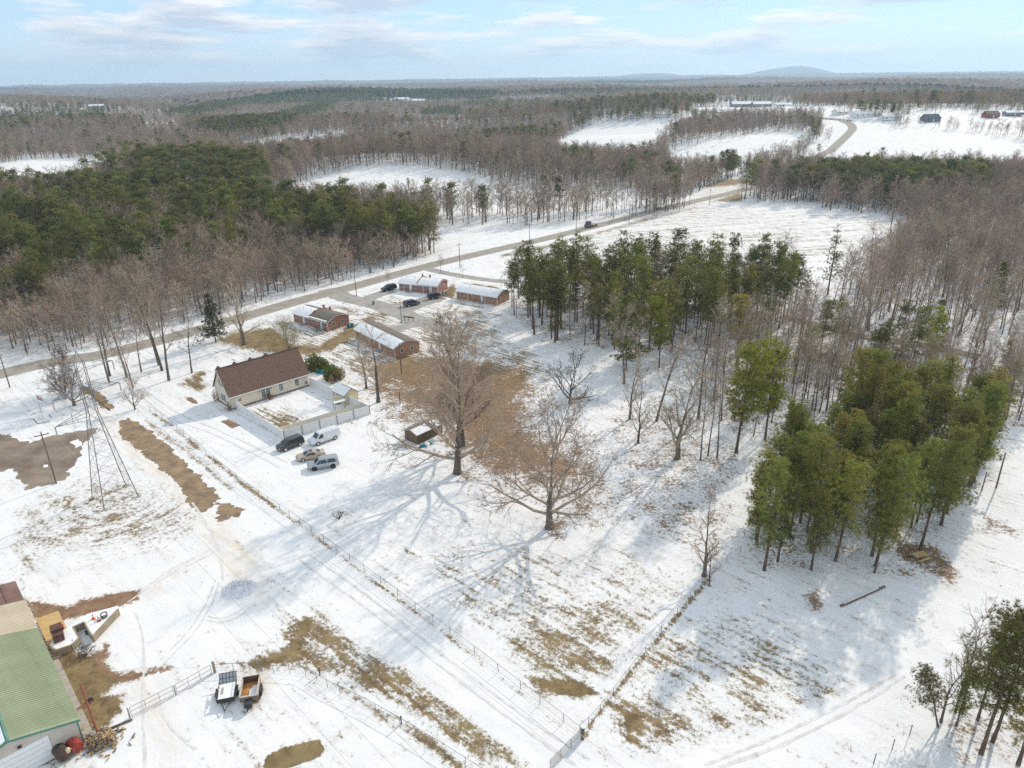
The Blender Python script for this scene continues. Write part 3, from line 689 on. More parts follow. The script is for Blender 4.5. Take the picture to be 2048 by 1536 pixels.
# ------------------------------------------------------------------ trees: generators
def segs_mesh(name, segs, m, extra=None):
    """segs: list of (p0, p1, r0, r1, sides) -> one mesh; extra = (verts, tris, material) appended"""
    V = []; F = []; o = 0; MI = []
    arr = {}
    for s in segs: arr.setdefault(s[4], []).append(s)
    for k, L in arr.items():
        p0 = np.array([s[0] for s in L]); p1 = np.array([s[1] for s in L]); r0 = np.array([s[2] for s in L]); r1 = np.array([s[3] for s in L])
        d = p1 - p0; d /= np.linalg.norm(d, axis=1)[:, None] + 1e-9
        ref = np.where(np.abs(d[:, 2:3]) < 0.9, np.array([[0, 0, 1.]]), np.array([[1., 0, 0]]))
        a = np.cross(d, ref); a /= np.linalg.norm(a, axis=1)[:, None]; b = np.cross(d, a)
        n = len(L); t = 2 * np.pi * np.arange(k) / k
        ring = a[:, None] * np.cos(t)[None, :, None] + b[:, None] * np.sin(t)[None, :, None]
        v = np.concatenate([p0[:, None] + ring * r0[:, None, None], p1[:, None] + ring * r1[:, None, None]], 1).reshape(-1, 3)
        base = (np.arange(n) * 2 * k)[:, None]; j = np.arange(k)[None]
        q0 = base + j; q1 = base + (j + 1) % k
        f = np.stack([q0, q0 + k, q1 + k, q0, q1 + k, q1], -1).reshape(-1, 3)
        V.append(v); F.append(f + o); MI.append(np.zeros(len(f), int)); o += len(v)
    mats = [m]
    if extra is not None:
        V.append(extra[0]); F.append(np.asarray(extra[1]) + o); MI.append(np.ones(len(extra[1]), int)); mats.append(extra[2])
    return raw_mesh(name, np.concatenate(V), np.concatenate(F), mats, np.concatenate(MI))
def rvec(R): 
    v = R.normal(size=3); return v / np.linalg.norm(v)
def norm(v): return v / (np.linalg.norm(v) + 1e-9)
def grow_bare(seed, H=18.0, spread=0.45, trunk=0.35, form='oak', levels=4, kids=(7, 6, 5, 5), tw=0.022, r_base=None, ang=(35, 65), droop=0.0):
    """returns trunk segments and crown segments of a leafless tree"""
    R = np.random.default_rng(seed); T = []; K = []
    rb = r_base or H * 0.021
    up = np.array([0, 0, 1.])
    def limb(p, d, L, r, lev):
        n = 4 if lev <= 1 else (3 if lev == 2 else 2)
        pts = [p]; ds = []
        for i in range(n):
            d = norm(d + rvec(R) * (0.10 if lev == 0 else 0.22) + up * ((0.10 if lev < 3 else 0.03) - droop * (lev > 0)))
            p = p + d * (L / n); pts.append(p); ds.append(d)
        r_end = max(tw * 0.5, r * (0.35 if lev < levels else 0.4))
        for i in range(n):
            ra = r + (r_end - r) * i / n; rb_ = r + (r_end - r) * (i + 1) / n
            K.append((pts[i], pts[i + 1], ra, rb_, 5 if lev <= 1 else 3))
        if lev >= levels: return
        nk = kids[min(lev, len(kids) - 1)]
        for c in range(nk):
            t = (0.25 + 0.75 * (c + R.random()) / nk); f = t * n; i = min(n - 1, int(f)); q = pts[i] + (pts[i + 1] - pts[i]) * (f - i)
            side = norm(np.cross(ds[i], rvec(R)))
            a = math.radians(R.uniform(25, 60))
            nd = norm(ds[i] * math.cos(a) + side * math.sin(a))
            limb(q, nd, L * R.uniform(0.38, 0.62) * (1.1 - 0.35 * t), max(tw, r * (1 - 0.65 * t) * 0.62), lev + 1)
    # trunk
    if form == 'oak':
        Lt = H * trunk; n = 6; p = np.zeros(3); d = up.copy(); pts = [p]; 
        for i in range(n):
            d = norm(d + rvec(R) * 0.05 + up * 0.1); p = p + d * Lt / n; pts.append(p)
        rr = [rb * 1.5, rb * 1.08] + [rb * (1.0 - 0.05 * i) for i in range(n - 1)]
        for i in range(n): T.append((pts[i], pts[i + 1], rr[i], rr[i + 1], 9))
        # leader
        q = p.copy(); dl = up.copy(); Ll = H * (1 - trunk) * 0.72; m = 6; lp = [q]
        for i in range(m):
            dl = norm(dl + rvec(R) * 0.24 + up * 0.15); q = q + dl * Ll / m; lp.append(q)
        for i in range(m): T.append((lp[i], lp[i + 1], rr[-1] * 0.8 * (1 - 0.92 * (i / m) ** 0.8), rr[-1] * 0.8 * (1 - 0.92 * ((i + 1) / m) ** 0.8), 6))
        allp = pts[3:] + lp[1:]; nk = kids[0]
        for c in range(nk):
            f = c / max(1, nk - 1); i = min(len(allp) - 1, int(f * (len(allp) - 0.01)))
            az = c * 2.4 + R.uniform(-0.5, 0.5); el = math.radians(R.uniform(*ang) * (1 - f) * 1.0 + 24 * f)
            dd = np.array([math.cos(az) * math.sin(el), math.sin(az) * math.sin(el), math.cos(el)])
            L = H * spread * R.uniform(0.85, 1.25) * (1.1 - 0.50 * f)
            limb(allp[i], dd, L, rb * (0.55 - 0.33 * f), 1)
    else:  # tall forest tree
        n = 9; p = np.zeros(3); d = up.copy(); pts = [p]
        for i in range(n):
            d = norm(d + rvec(R) * 0.07 + up * 0.08); p = p + d * H / n; pts.append(p)
        for i in range(n):
            T.append((pts[i], pts[i + 1], rb * (1.15 if i == 0 else 1) * (1 - i / n * 0.93), rb * (1 - (i + 1) / n * 0.93), 6))
        nk = kids[0]
        for c in range(nk):
            f = trunk + (0.97 - trunk) * (c + R.random() * 0.8) / nk; g = f * n; i = min(n - 1, int(g)); q = pts[i] + (pts[i + 1] - pts[i]) * (g - i)
            az = c * 2.4 + R.uniform(-0.6, 0.6); el = math.radians(R.uniform(*ang))
            dd = np.array([math.cos(az) * math.sin(el), math.sin(az) * math.sin(el), math.cos(el)])
            h_ = (f - trunk) / (1 - trunk)
            L = H * spread * R.uniform(0.7, 1.2) * (1.0 - 0.62 * h_) * min(1, 0.65 + h_ * 1.5)
            limb(q, dd, L, max(tw * 1.3, rb * 0.42 * (1 - 0.8 * f)), 1)
    return T, K
def tufts(R, cen, dirs, L, nb, wid):
    """needle tufts: nb thin triangles out of every centre"""
    n = len(cen)
    d = R.normal(size=(n, nb, 3)); d /= np.linalg.norm(d, axis=2)[..., None]
    d = d * 0.95 + np.asarray(dirs)[:, None] * 0.55 + np.array([0, 0, 0.25]); d /= np.linalg.norm(d, axis=2)[..., None]
    s = R.normal(size=(n, nb, 3)); s -= (s * d).sum(2)[..., None] * d; s /= np.linalg.norm(s, axis=2)[..., None] + 1e-9
    ln = (L * R.uniform(0.6, 1.15, size=(n, nb)))[..., None]
    c = np.asarray(cen)[:, None]
    v = np.stack([c + d * ln * 0.12 - s * wid, c + d * ln * 0.12 + s * wid, c + d * ln], 2).reshape(-1, 3)
    f = np.arange(len(v)).reshape(-1, 3)
    return v, f
def grow_pine(seed, H=17.0, base=0.42, rad=2.9, nwh=15, nb=14, L=0.55, wid=0.045, shape='loblolly', per=5, open_=1.0):
    """trunk segments, branch segments, needle mesh data"""
    R = np.random.default_rng(seed); T = []; K = []; cen = []; dirs = []
    up = np.array([0, 0, 1.]); n = 8; p = np.zeros(3); d = up.copy(); pts = [p]; rb = H * 0.0125
    for i in range(n):
        d = norm(d + rvec(R) * 0.035 + up * 0.1); p = p + d * H * 0.985 / n; pts.append(p)
    for i in range(n): T.append((pts[i], pts[i + 1], rb * (1.2 if i == 0 else 1) * (1 - i / n * 0.88), rb * (1 - (i + 1) / n * 0.88), 6))
    def at(f):
        g = f * n; i = min(n - 1, int(g)); return pts[i] + (pts[i + 1] - pts[i]) * (g - i)
    # dead stubs below the crown
    for c in range(5):
        f = R.uniform(base * 0.4, base); az = R.uniform(0, 6.28); q = at(f); e = np.array([math.cos(az), math.sin(az), -0.1 + 0.3 * R.random()])
        K.append((q, q + e * R.uniform(0.5, 1.6), 0.03, 0.012, 3))
    side = R.uniform(0, 6.28); lop = R.uniform(0.0, 0.28)
    for w in range(nwh):
        h = (w + R.uniform(-0.35, 0.35)) / (nwh - 1); h = min(max(h, 0), 1); f = base + (0.985 - base) * h
        if shape == 'loblolly': prof = 0.20 + 0.80 * math.sqrt(max(0.0, 1 - (abs(h - 0.40) / 0.66) ** 2.2))
        elif shape == 'cone': prof = (1 - h) * 0.95 + 0.06
        else: prof = 0.28 + 0.72 * math.sin(math.pi * min(1, 0.12 + h * 0.80)) ** 0.7
        nb_ = max(2, int(round(R.uniform(2.6, 4.8) * open_)))
        a0 = R.uniform(0, 6.28)
        for b in range(nb_):
            if R.random() < 0.22: continue
            az = a0 + 6.283 * b / nb_ + R.uniform(-0.5, 0.5); Lb = rad * prof * R.uniform(0.45, 1.25) * (1 + lop * math.cos(az - side))
            el = R.uniform(-0.10, 0.40) + 0.85 * h if shape != 'cone' else R.uniform(-0.25, 0.1) + 0.4 * h
            e = norm(np.array([math.cos(az), math.sin(az), el])); q = at(f); tip = q + e * Lb
            K.append((q, tip, 0.055 * (1.1 - h), 0.014, 3))
            nc = 1 if Lb < 0.9 else (2 if Lb < 1.9 else 3)
            for c in range(nc):
                sp_ = 1.0 - 0.34 * c * (0.8 + 0.4 * R.random()); lat = norm(np.cross(e, up)) * R.uniform(-1, 1) * 0.28 * Lb * (c > 0)
                cc = q + e * Lb * sp_ + lat + up * 0.12 * R.normal(); K.append((q + e * Lb * max(0.1, sp_ - 0.3), cc, 0.02, 0.010, 3))
                sg = (0.30 + 0.09 * Lb) * R.uniform(0.75, 1.25); m = max(3, int(per * R.uniform(0.7, 1.3)))
                for t in range(m):
                    off = R.normal(size=3) * np.array([sg, sg, sg * 0.55]); cen.append(cc + off); dirs.append(norm(e * 0.5 + off + up * 0.5))
    for k in range(4): cen.append(pts[-1] + rvec(R) * 0.3); dirs.append(up)
    return T, K, tufts(R, np.array(cen), np.array(dirs), L, nb, wid)
PROTO = {}
def bare_proto(key, bark=None, twig=None, **k):
    T, K = grow_bare(**k)
    PROTO[key] = (segs_mesh('trunk', T, bark or BARK), segs_mesh('crown', K, twig or TWIG), None)
def pine_proto(key, needle, **k):
    T, K, (nv, nf) = grow_pine(**k)
    PROTO[key] = (segs_mesh('trunk', T, PBARK), segs_mesh('crown', K, PBARK, (nv, nf, needle)), None)
for i in (4, 5):
    bare_proto(f'wood{i}', seed=40 + i, H=17.0, spread=(0.22, 0.40)[i - 4], trunk=(0.5, 0.28)[i - 4], form='tall', levels=3, kids=((20, 5, 5), (13, 7, 6))[i - 4], tw=0.020, r_base=(0.13, 0.22)[i - 4], ang=((20, 42), (35, 65))[i - 4])
for i in range(4):
    bare_proto(f'wood{i}', seed=20 + i, H=17.0, spread=0.30, trunk=0.40, form='tall', levels=3, kids=(16, 6, 5), tw=0.020, r_base=0.17, ang=(28, 52))
for i in range(2):
    bare_proto(f'oakish{i}', seed=31 + i, H=17.0, spread=0.34, trunk=0.30, form='tall', levels=4, kids=(13, 6, 4, 4), tw=0.022, r_base=0.26, ang=(30, 62))
for i in range(3):
    pine_proto(f'pine{i}', NEEDLE, seed=50 + i, H=17.0, base=(0.36, 0.44, 0.28)[i], rad=(2.8, 2.5, 3.0)[i], nwh=12, nb=18, per=8, L=0.50, wid=0.032)
for i in range(2):
    pine_proto(f'pined{i}', NEEDLE_D, seed=60 + i, H=17.0, base=(0.50, 0.58)[i], rad=(3.0, 2.6)[i], nwh=(11, 9)[i], nb=18, per=8, L=0.50, wid=0.032, shape='round')
for i in range(3):
    pine_proto(f'slim{i}', NEEDLE_S, seed=70 + i, H=15.0, base=(0.30, 0.40, 0.25)[i], rad=(1.9, 2.3, 2.0)[i], nwh=(15, 13, 17)[i], nb=26, per=9, L=0.46, wid=0.016, shape='loblolly')
pine_proto('virginia', NEEDLE_Y, seed=80, H=17.0, base=0.38, rad=3.6, nwh=13, nb=22, per=12, L=0.44, wid=0.030, shape='round')
pine_proto('virginiad', NEEDLE_D, seed=81, H=13.0, base=0.22, rad=3.8, nwh=14, nb=22, per=13, L=0.46, wid=0.032, shape='round')
pine_proto('white', NEEDLE_D, seed=83, H=17.0, base=0.22, rad=3.5, nwh=12, nb=18, per=7, L=0.42, wid=0.03, shape='cone', open_=1.0)
pine_proto('cedar', CEDAR, seed=84, H=11.0, base=0.14, rad=3.2, nwh=16, nb=18, per=10, L=0.36, wid=0.03, shape='cone', open_=1.2)
pine_proto('dcedar', NEEDLE_D, seed=85, H=9.0, base=0.1, rad=2.2, nwh=14, nb=16, per=7, L=0.45, wid=0.045, shape='cone', open_=1.2)
def place_tree(key, name, label, cat, loc, h=None, rz=None, group=None, lean=None, sxy=1.0):
    t, c, _ = PROTO[key]
    H0 = HREF.get(key, 17.0); s = (h / H0) if h else 1.0
    o = thing(name, label, cat, loc, rnd.uniform(0, 6.28) if rz is None else rz, group, (s * sxy, s * sxy, s))
    if lean: o.rotation_euler = (lean[0], lean[1], o.rotation_euler[2])
    link('trunk', t, o); link('crown', c, o)
    return o
HREF = {'slim0': 15, 'slim1': 15, 'slim2': 15, 'virginiad': 13, 'cedar': 11, 'dcedar': 9}

# ------------------------------------------------------------------ foreground trees, one by one
def hero(key, px, h, label, name='bare_tree', cat='tree', **kw):
    k = key
    if isinstance(key, dict):
        k = 'hero%d' % len(PROTO); tw = key.pop('twig', None); bk = key.pop('bark', None); bare_proto(k, twig=tw, bark=bk, **key); HREF[k] = key['H']
    p = G(*px)
    return place_tree(k, name, label, cat, (p[0], p[1], p[2] - 0.05), h, group=kw.get('group'), rz=kw.get('rz', 0.3), lean=kw.get('lean'), sxy=kw.get('sxy', 1.0))
hero(dict(seed=101, H=26, spread=0.40, trunk=0.20, levels=5, kids=(20, 6, 5, 4, 4), tw=0.024, r_base=0.58, ang=(52, 88)), (915, 946), 26, 'huge bare oak in front with thick pale trunk, beside small brown shed', rz=0.6)
hero(dict(seed=102, H=25, spread=0.28, trunk=0.24, levels=4, kids=(18, 6, 6, 5), tw=0.026, r_base=0.46, ang=(40, 70)), (926, 896), 25, 'second bare oak close behind the huge oak, on brown leaves', rz=1.9)
hero(dict(seed=103, H=18.5, spread=0.50, trunk=0.26, levels=5, kids=(17, 6, 5, 4, 3), tw=0.022, r_base=0.48, ang=(62, 96)), (1098, 1056), 18.5, 'wide bare oak standing alone in the snow in front of the leaf carpet', rz=0.2)
hero(dict(seed=104, H=10.5, spread=0.52, trunk=0.16, levels=4, kids=(11, 6, 5, 4), tw=0.020, r_base=0.34, ang=(55, 85), bark=mat('dark_bark', (0.07, 0.055, 0.045), (0.12, 0.10, 0.085), scale=3, rough=0.95), twig=mat('dark_twig', (0.10, 0.08, 0.065), (0.16, 0.13, 0.10), scale=1, rough=0.95)), (1140, 807), 10.5, 'low dark-barked spreading tree between leaf carpet and pine grove')
hero(dict(seed=105, H=21, spread=0.33, trunk=0.20, levels=4, kids=(13, 6, 5, 5), tw=0.022, r_base=0.42, ang=(35, 70)), (1355, 917), 20.5, 'big pale bare oak at the edge of the right-hand trees, double limbs', rz=2.0)
hero(dict(seed=106, H=16, spread=0.26, trunk=0.25, levels=4, kids=(12, 5, 4, 4), tw=0.018, r_base=0.2, ang=(25, 50)), (1276, 886), 15.5, 'slim bare tree with twin stems right of the snow slope')
hero(dict(seed=107, H=15, spread=0.26, trunk=0.35, levels=4, kids=(12, 5, 4, 4), tw=0.018, r_base=0.22, ang=(25, 55)), (1259, 838), 15, 'slim bare tree just behind the twin-stemmed one')
hero('oakish0', (1248, 768), 18, 'bare tree beside the dark shrubs at the pine grove corner')
hero('oakish1', (1313, 842), 17, 'leaning bare tree behind the big pale oak', lean=(0.0, 0.15))
hero('oakish0', (1396, 838), 18, 'dark straight bare trunk right behind the big pale oak', rz=2.2)
hero('wood0', (1401, 921), 14.5, 'thin bare tree first right of the big pale oak')
hero('wood1', (1416, 912), 14, 'thin bare tree second right of the big pale oak')
hero('wood2', (1434, 916), 15, 'thin bare tree third right of the big pale oak')
hero(dict(seed=108, H=16, spread=0.16, trunk=0.22, levels=3, kids=(14, 5, 4), tw=0.020, r_base=0.26, ang=(40, 75)), (1408, 1152), 15.5, 'tall slim pale bare tree at the top of the hedge line')
hero(dict(seed=109, H=9, spread=0.22, trunk=0.25, levels=3, kids=(10, 5, 4), tw=0.016, r_base=0.11, ang=(30, 60)), (1418, 1172), 8.5, 'thin dark sapling beside the tall slim tree at the hedge', name='sapling')
hero(dict(seed=110, H=19, spread=0.24, trunk=0.35, levels=4, kids=(12, 5, 4, 4), tw=0.022, r_base=0.33, ang=(45, 80)), (757, 804), 19, 'dark crooked bare tree beside the cream garden shed')
hero(dict(seed=111, H=13, spread=0.28, trunk=0.35, levels=4, kids=(10, 5, 4, 4), tw=0.02, r_base=0.22, ang=(35, 70)), (733, 777), 13, 'smaller bare tree left of the crooked one by the shed')
for k_, (px, h, lab) in enumerate((((219, 766), 17, 'front stem of the leftmost pair of bare trees by the road'), ((220, 752), 19, 'rear stem of the leftmost pair of bare trees by the road'),
        ((266, 777), 13, 'short bare trunk behind the small ornamental tree by the track'), ((254, 754), 19, 'tall bare tree between the leftmost pair and the triple trunks'),
        ((283, 744), 13, 'thin leaning bare tree between track and road'), ((338, 761), 22, 'front trunk of the three tall bare trees left of the cream house'),
        ((324, 741), 23, 'middle trunk of the three tall bare trees left of the cream house'), ((318, 730), 20, 'rear trunk of the three tall bare trees left of the cream house'),
        ((384, 746), 15, 'bare tree nearest the left end of the cream house'))):
    hero(('oakish0', 'oakish1')[k_ % 2], px, h, lab, rz=k_ * 1.3, sxy=0.9)
hero(dict(seed=112, H=18, spread=0.30, trunk=0.30, levels=4, kids=(12, 6, 4, 4), tw=0.022, r_base=0.36, ang=(40, 70)), (489, 689), 18, 'tall bare oak with a few red-brown leaves behind the cream house')
hero('wood3', (483, 691), 9, 'sapling beside the red-leaved oak behind the cream house', name='sapling')
hero('cedar', (432, 684), 12.5, 'dark cedar by the road behind the cream house', name='cedar_tree', rz=0)
hero(dict(seed=113, H=11, spread=0.42, trunk=0.06, levels=4, kids=(20, 7, 5, 5), tw=0.020, r_base=0.30, ang=(15, 62), twig=TWIG_RED), (132, 797), 11, 'large reddish bushy bare tree behind the lattice pylon')
hero(dict(seed=114, H=10, spread=0.42, trunk=0.14, levels=4, kids=(14, 6, 5, 4), tw=0.018, r_base=0.32, ang=(30, 70), twig=mat('pale_twig', (0.30, 0.26, 0.22), (0.40, 0.35, 0.31), scale=1, rough=0.95)), (149, 811), 10, 'pale bushy bare tree directly behind the lattice pylon')
hero(dict(seed=115, H=6.5, spread=0.48, trunk=0.2, levels=4, kids=(12, 6, 5, 4), tw=0.014, r_base=0.17, ang=(40, 75)), (270, 819), 6.5, 'small round ornamental bare tree beside the gravel track')
hero('wood0', (882, 546), 6, 'small bare tree near the upper estate driveway', sxy=1.6); hero('wood2', (926, 556), 4.5, 'second small bare tree near the upper estate driveway', sxy=1.6)
hero('wood1', (776, 572), 5, 'small bare tree beside the parked black car at the first brick house', sxy=1.5)
# lower right corner
hero(dict(seed=116, H=16, spread=0.17, trunk=0.25, levels=3, kids=(20, 5, 4), tw=0.013, r_base=0.13, ang=(35, 60)), (1882, 1444), 14.5, 'slender bare tree, leftmost of the thin stems at lower right', rz=0.4, lean=(0, -0.05))
hero(dict(seed=117, H=16, spread=0.17, trunk=0.35, levels=3, kids=(18, 5, 4), tw=0.013, r_base=0.12, ang=(35, 60)), (1911, 1424), 13.5, 'slender bare tree, second of the thin stems at lower right', lean=(0, -0.05))
hero(dict(seed=118, H=16, spread=0.19, trunk=0.40, levels=3, kids=(20, 5, 4), tw=0.013, r_base=0.15, ang=(30, 55)), (1926, 1418), 14.5, 'slender bare tree with forked top, third of the thin stems at lower right', lean=(0, -0.06))
hero('slim1', (1876, 1454), 7.5, 'small pine leaning left beside the slender bare trees', name='pine_tree', lean=(-0.1, -0.28), sxy=1.1)
for px, h, lab, k_ in (((1985, 1484), 15, 'large pine at the right edge of the lower corner', 'slim0'), ((1962, 1508), 16, 'pine with pale trunk in front at the lower right corner', 'slim1'), ((1912, 1452), 7, 'young low pine among the slender bare stems', 'slim2'),
                       ((2036, 1530), 14, 'pine cut by the lower right corner of the view', 'slim2'), ((1955, 1440), 11, 'thin pine between the bare stems and the right edge', 'slim1')):
    hero(k_, px, h, lab, name='pine_tree', rz=rnd.uniform(0, 6))
# yellow-green pines in the middle
hero('virginia', (1472, 906), 20, 'yellow-green pine with tall bare trunk right of the oaks', name='pine_tree')
hero('virginia', (1530, 880), 17, 'olive pine just right of the yellow-green one', name='pine_tree', rz=2.5)
hero('virginiad', (1252, 742), 16, 'broad dark round pine at the front of the middle grove', name='pine_tree', rz=1.0)
hero('virginia', (1318, 735), 15.5, 'round bright green pine at the front of the middle grove', name='pine_tree', rz=4.0)
hero('white', (1655, 590), 21, 'tall layered white pine at the corner of the big field', name='pine_tree')
hero(dict(seed=119, H=15, spread=0.5, trunk=0.18, levels=4, kids=(12, 6, 5, 4), tw=0.022, r_base=0.4, ang=(35, 75)), (1560, 575), 15, 'wide bare oak showing above the pines against the big snowy field')
hero(dict(seed=120, H=24, spread=0.32, trunk=0.22, levels=4, kids=(14, 6, 5, 5), tw=0.024, r_base=0.45, ang=(25, 52)), (1735, 660), 24, 'large bare tree at the left edge of the right-hand wood', rz=1)
for px, h, lab in (((1780, 655), 19, 'bare tree by the woodland lane, next to the large edge tree'), ((1820, 690), 15, 'bare tree on the bend of the woodland lane'), ((1700, 680), 16, 'bare tree on the near side of the woodland lane')):
    hero('oakish1', px, h, lab)
hero('dcedar', (1868, 690), 11, 'dark conical cedar by the end of the woodland lane', name='cedar_tree'); hero('dcedar', (1990, 610), 12, 'dark cedar inside the right-hand wood', name='cedar_tree'); hero('dcedar', (1895, 560), 9, 'small dark cedar deep in the right-hand wood', name='cedar_tree')

# ------------------------------------------------------------------ woods: every tree gets a spot; the largest in view are single trees
def dens_points(poly, spacing, jit=0.42):
    W = np.array([G(*p)[:2] for p in poly]); x0, y0 = W.min(0); x1, y1 = W.max(0)
    gx, gy = np.meshgrid(np.arange(x0, x1, spacing), np.arange(y0, y1, spacing))
    p = np.stack([gx.ravel(), gy.ravel()], 1); p += rng.normal(size=p.shape) * spacing * jit
    return p[poly_sd(p[:, 0], p[:, 1], W) > 0]
def vnoise(x, y, s):
    return (np.sin(x / s + 1.7 * np.sin(y / s * 0.7 + 0.4)) + np.sin(y / s * 1.3 + 2.1 * np.sin(x / s * 0.6)) + np.sin((x + y) / s * 0.45 + 1.0)) / 3
CAND = []   # (kind, key, x, y, h, stand)
def near_road(x, y, d):
    P = spline(ROAD_W, 6.0); return np.min(np.hypot(P[:, 0] - x, P[:, 1] - y)) < d
for x, y in dens_points(STRIP_L, 3.6):
    if not near_road(x, y, 6): CAND.append(('bare', 'wood%d' % rnd.randrange(6), x, y, rnd.uniform(8.5, 14), 'strip'))
for x, y in dens_points(PINE_L, 5.0):
    cl_ = float(vnoise(x, y, 17.0))
    if rnd.random() < (0.10 if cl_ > -0.12 else 0.72): CAND.append(('bare', 'wood%d' % rnd.randrange(6), x, y, rnd.uniform(11, 16), 'pinewood'))
    else: CAND.append(('pine', ('pine%d' % rnd.randrange(3)) if rnd.random() < 0.6 else 'pined%d' % rnd.randrange(2), x, y, rnd.uniform(11, 20), 'pinewood'))
for x, y in dens_points(GROVE_M, 4.1):
    if rnd.random() < 0.36: CAND.append(('bare', 'wood%d' % rnd.randrange(6), x, y, rnd.uniform(10, 17), 'grove'))
    else: CAND.append(('pine', ('pine%d' % rnd.randrange(3)) if rnd.random() < 0.55 else 'pined%d' % rnd.randrange(2), x, y, rnd.uniform(12, 19.5), 'grove'))
for x, y in dens_points(GROVE_R, 3.9): CAND.append(('pine', 'slim%d' % rnd.randrange(3), x, y, rnd.uniform(10, 17), 'right grove'))
for x, y in dens_points(WOOD_R, 5.0): CAND.append(('bare', ('wood%d' % rnd.randrange(6)) if rnd.random() < 0.8 else 'oakish0', x, y, rnd.uniform(10, 17), 'right wood'))
for x, y in dens_points(WOOD_M, 4.4):
    CAND.append(('bare', ('wood%d' % rnd.randrange(6)), x, y, rnd.uniform(9, 16), 'understorey') if rnd.random() < 0.91 else ('pine', rnd.choice(('slim0', 'slim1', 'pine0', 'pined1')), x, y, rnd.uniform(11, 17), 'understorey'))
for x, y in dens_points(WOOD_R2, 4.6):
    CAND.append(('bare', 'wood%d' % rnd.randrange(6), x, y, rnd.uniform(8, 14), 'understorey') if rnd.random() < 0.88 else ('pine', 'slim%d' % rnd.randrange(3), x, y, rnd.uniform(9, 14), 'understorey'))
for px in ((845, 505), (858, 498), (832, 512), (868, 506), (820, 505), (740, 520), (752, 512), (1500, 392), (1512, 390), (1490, 398)):
    p = G(*px); CAND.append(('pine', 'pine%d' % rnd.randrange(3), p[0], p[1], rnd.uniform(16, 19), 'roadside'))
# far woods: jittered grid over the visible sector, clearings left out
def far_points(r0, r1, sp):
    n = int((r1 * 1.7) / sp)
    gx, gy = np.meshgrid(np.arange(-r1 * 0.85, r1 * 0.85, sp), np.arange(r0 * 0.6, r1, sp))
    p = np.stack([gx.ravel(), gy.ravel()], 1); p += rng.normal(size=p.shape) * sp * 0.38
    r = np.hypot(p[:, 0], p[:, 1]); p = p[(r > r0) & (r <= r1)]
    u, v, c = PX(p[:, 0], p[:, 1], hgt(p[:, 0], p[:, 1]))
    k = (u > -260) & (u < 2308) & (v < 470)
    for poly in OPEN + [FIELD, STRIP_L, PINE_L, WOOD_R, GROVE_M]:
        kk = np.nonzero(k)[0]
        k[kk] &= mask(u[kk], v[kk], poly, 1.0) < 0.5
    # south of the road only the right-hand side is wooded
    k &= ~((v > 405) & (u > 860) & (u < 1640) & ~((v < 456 - (u - 560) * 0.052) & (u < 1370)))
    P = spline(ROAD_W, 8.0)
    q = p[k]; d = np.full(len(q), 1e9)
    for a in P: d = np.minimum(d, np.hypot(q[:, 0] - a[0], q[:, 1] - a[1]))
    kk = np.nonzero(k)[0]; k[kk[d < 9]] = False
    return p[k], u[k], v[k]
FARPINE = [[(320, 236), (480, 208), (600, 190), (830, 186), (1000, 190), (980, 206), (700, 212), (480, 222), (400, 240)], [(390, 262), (520, 250), (640, 215), (700, 206), (640, 235), (540, 275), (450, 285)], [(1450, 209), (1540, 209), (1540, 214), (1450, 214)],
           [(840, 232), (920, 226), (920, 246), (850, 248)], PINE_R, [(270, 350), (330, 330), (450, 340), (545, 372), (540, 400), (430, 392), (300, 404)], [(1440, 350), (1480, 345), (1480, 380), (1440, 380)]]
for r0, r1, sp in ((130, 520, 4.6), (520, 1000, 5.0), (1000, 2000, 7.2)):
    pts, uu, vv = far_points(r0, r1, sp)
    pn = vnoise(pts[:, 0], pts[:, 1], 60.0 if r1 < 1100 else 130.0)
    fp = np.zeros(len(pts))
    for poly in FARPINE: fp = np.maximum(fp, mask(uu, vv, poly, 3.0))
    for i in range(len(pts)):
        pp = 0.80 if fp[i] > 0.5 else (0.30 if pn[i] > 0.42 else 0.035)
        if r1 <= 1000 and uu[i] > 540 and uu[i] < 1400 and vv[i] > 395: pp = 0.06
        s = 1.0 if r1 < 600 else (0.80 if r1 < 1100 else 0.84)
        if rnd.random() < pp: CAND.append(('pine', 'pined%d' % rnd.randrange(2) if rnd.random() < 0.6 else 'pine0', pts[i, 0], pts[i, 1], rnd.uniform(13, 19) * s, 'far'))
        else: CAND.append(('bare', 'wood%d' % rnd.randrange(6), pts[i, 0], pts[i, 1], rnd.uniform(12, 18) * s, 'far'))
# thin hedgerows and tree lines that cross the far fields
for line, n, hh in (([(560, 408), (760, 392), (960, 378), (1150, 372)], 26, (4, 7)), ([(1120, 312), (1250, 314), (1330, 296)], 46, (6, 11)), ([(1340, 352), (1450, 338), (1560, 326), (1640, 318)], 44, (6, 11)),
                    ([(1720, 340), (1850, 336), (2048, 338)], 40, (7, 13)), ([(1780, 250), (1880, 256), (2048, 268)], 40, (6, 10)), ([(1420, 285), (1560, 262)], 8, (5, 8)), ([(1640, 262), (1655, 285), (1640, 300)], 10, (7, 11)),
                    ([(540, 440), (800, 446), (1000, 446), (1250, 432), (1360, 408)], 130, (11, 18)), ([(1700, 222), (1900, 224), (2048, 230)], 50, (8, 12)),
                    ([(0, 372), (110, 376), (240, 348)], 26, (6, 12))):
    P = spline([G(*p)[:2] for p in line], 3.0)
    for k_ in range(n):
        q = P[rnd.randrange(len(P))] + rng.normal(size=2) * 5
        CAND.append(('pine' if rnd.random() < 0.04 else 'bare', 'wood%d' % rnd.randrange(6) if True else '', q[0], q[1], rnd.uniform(*hh), 'far'))
CAND = [(a, ('pined0' if a == 'pine' and not b.startswith(('pin', 'slim')) else b), x, y, h, s) for a, b, x, y, h, s in CAND]
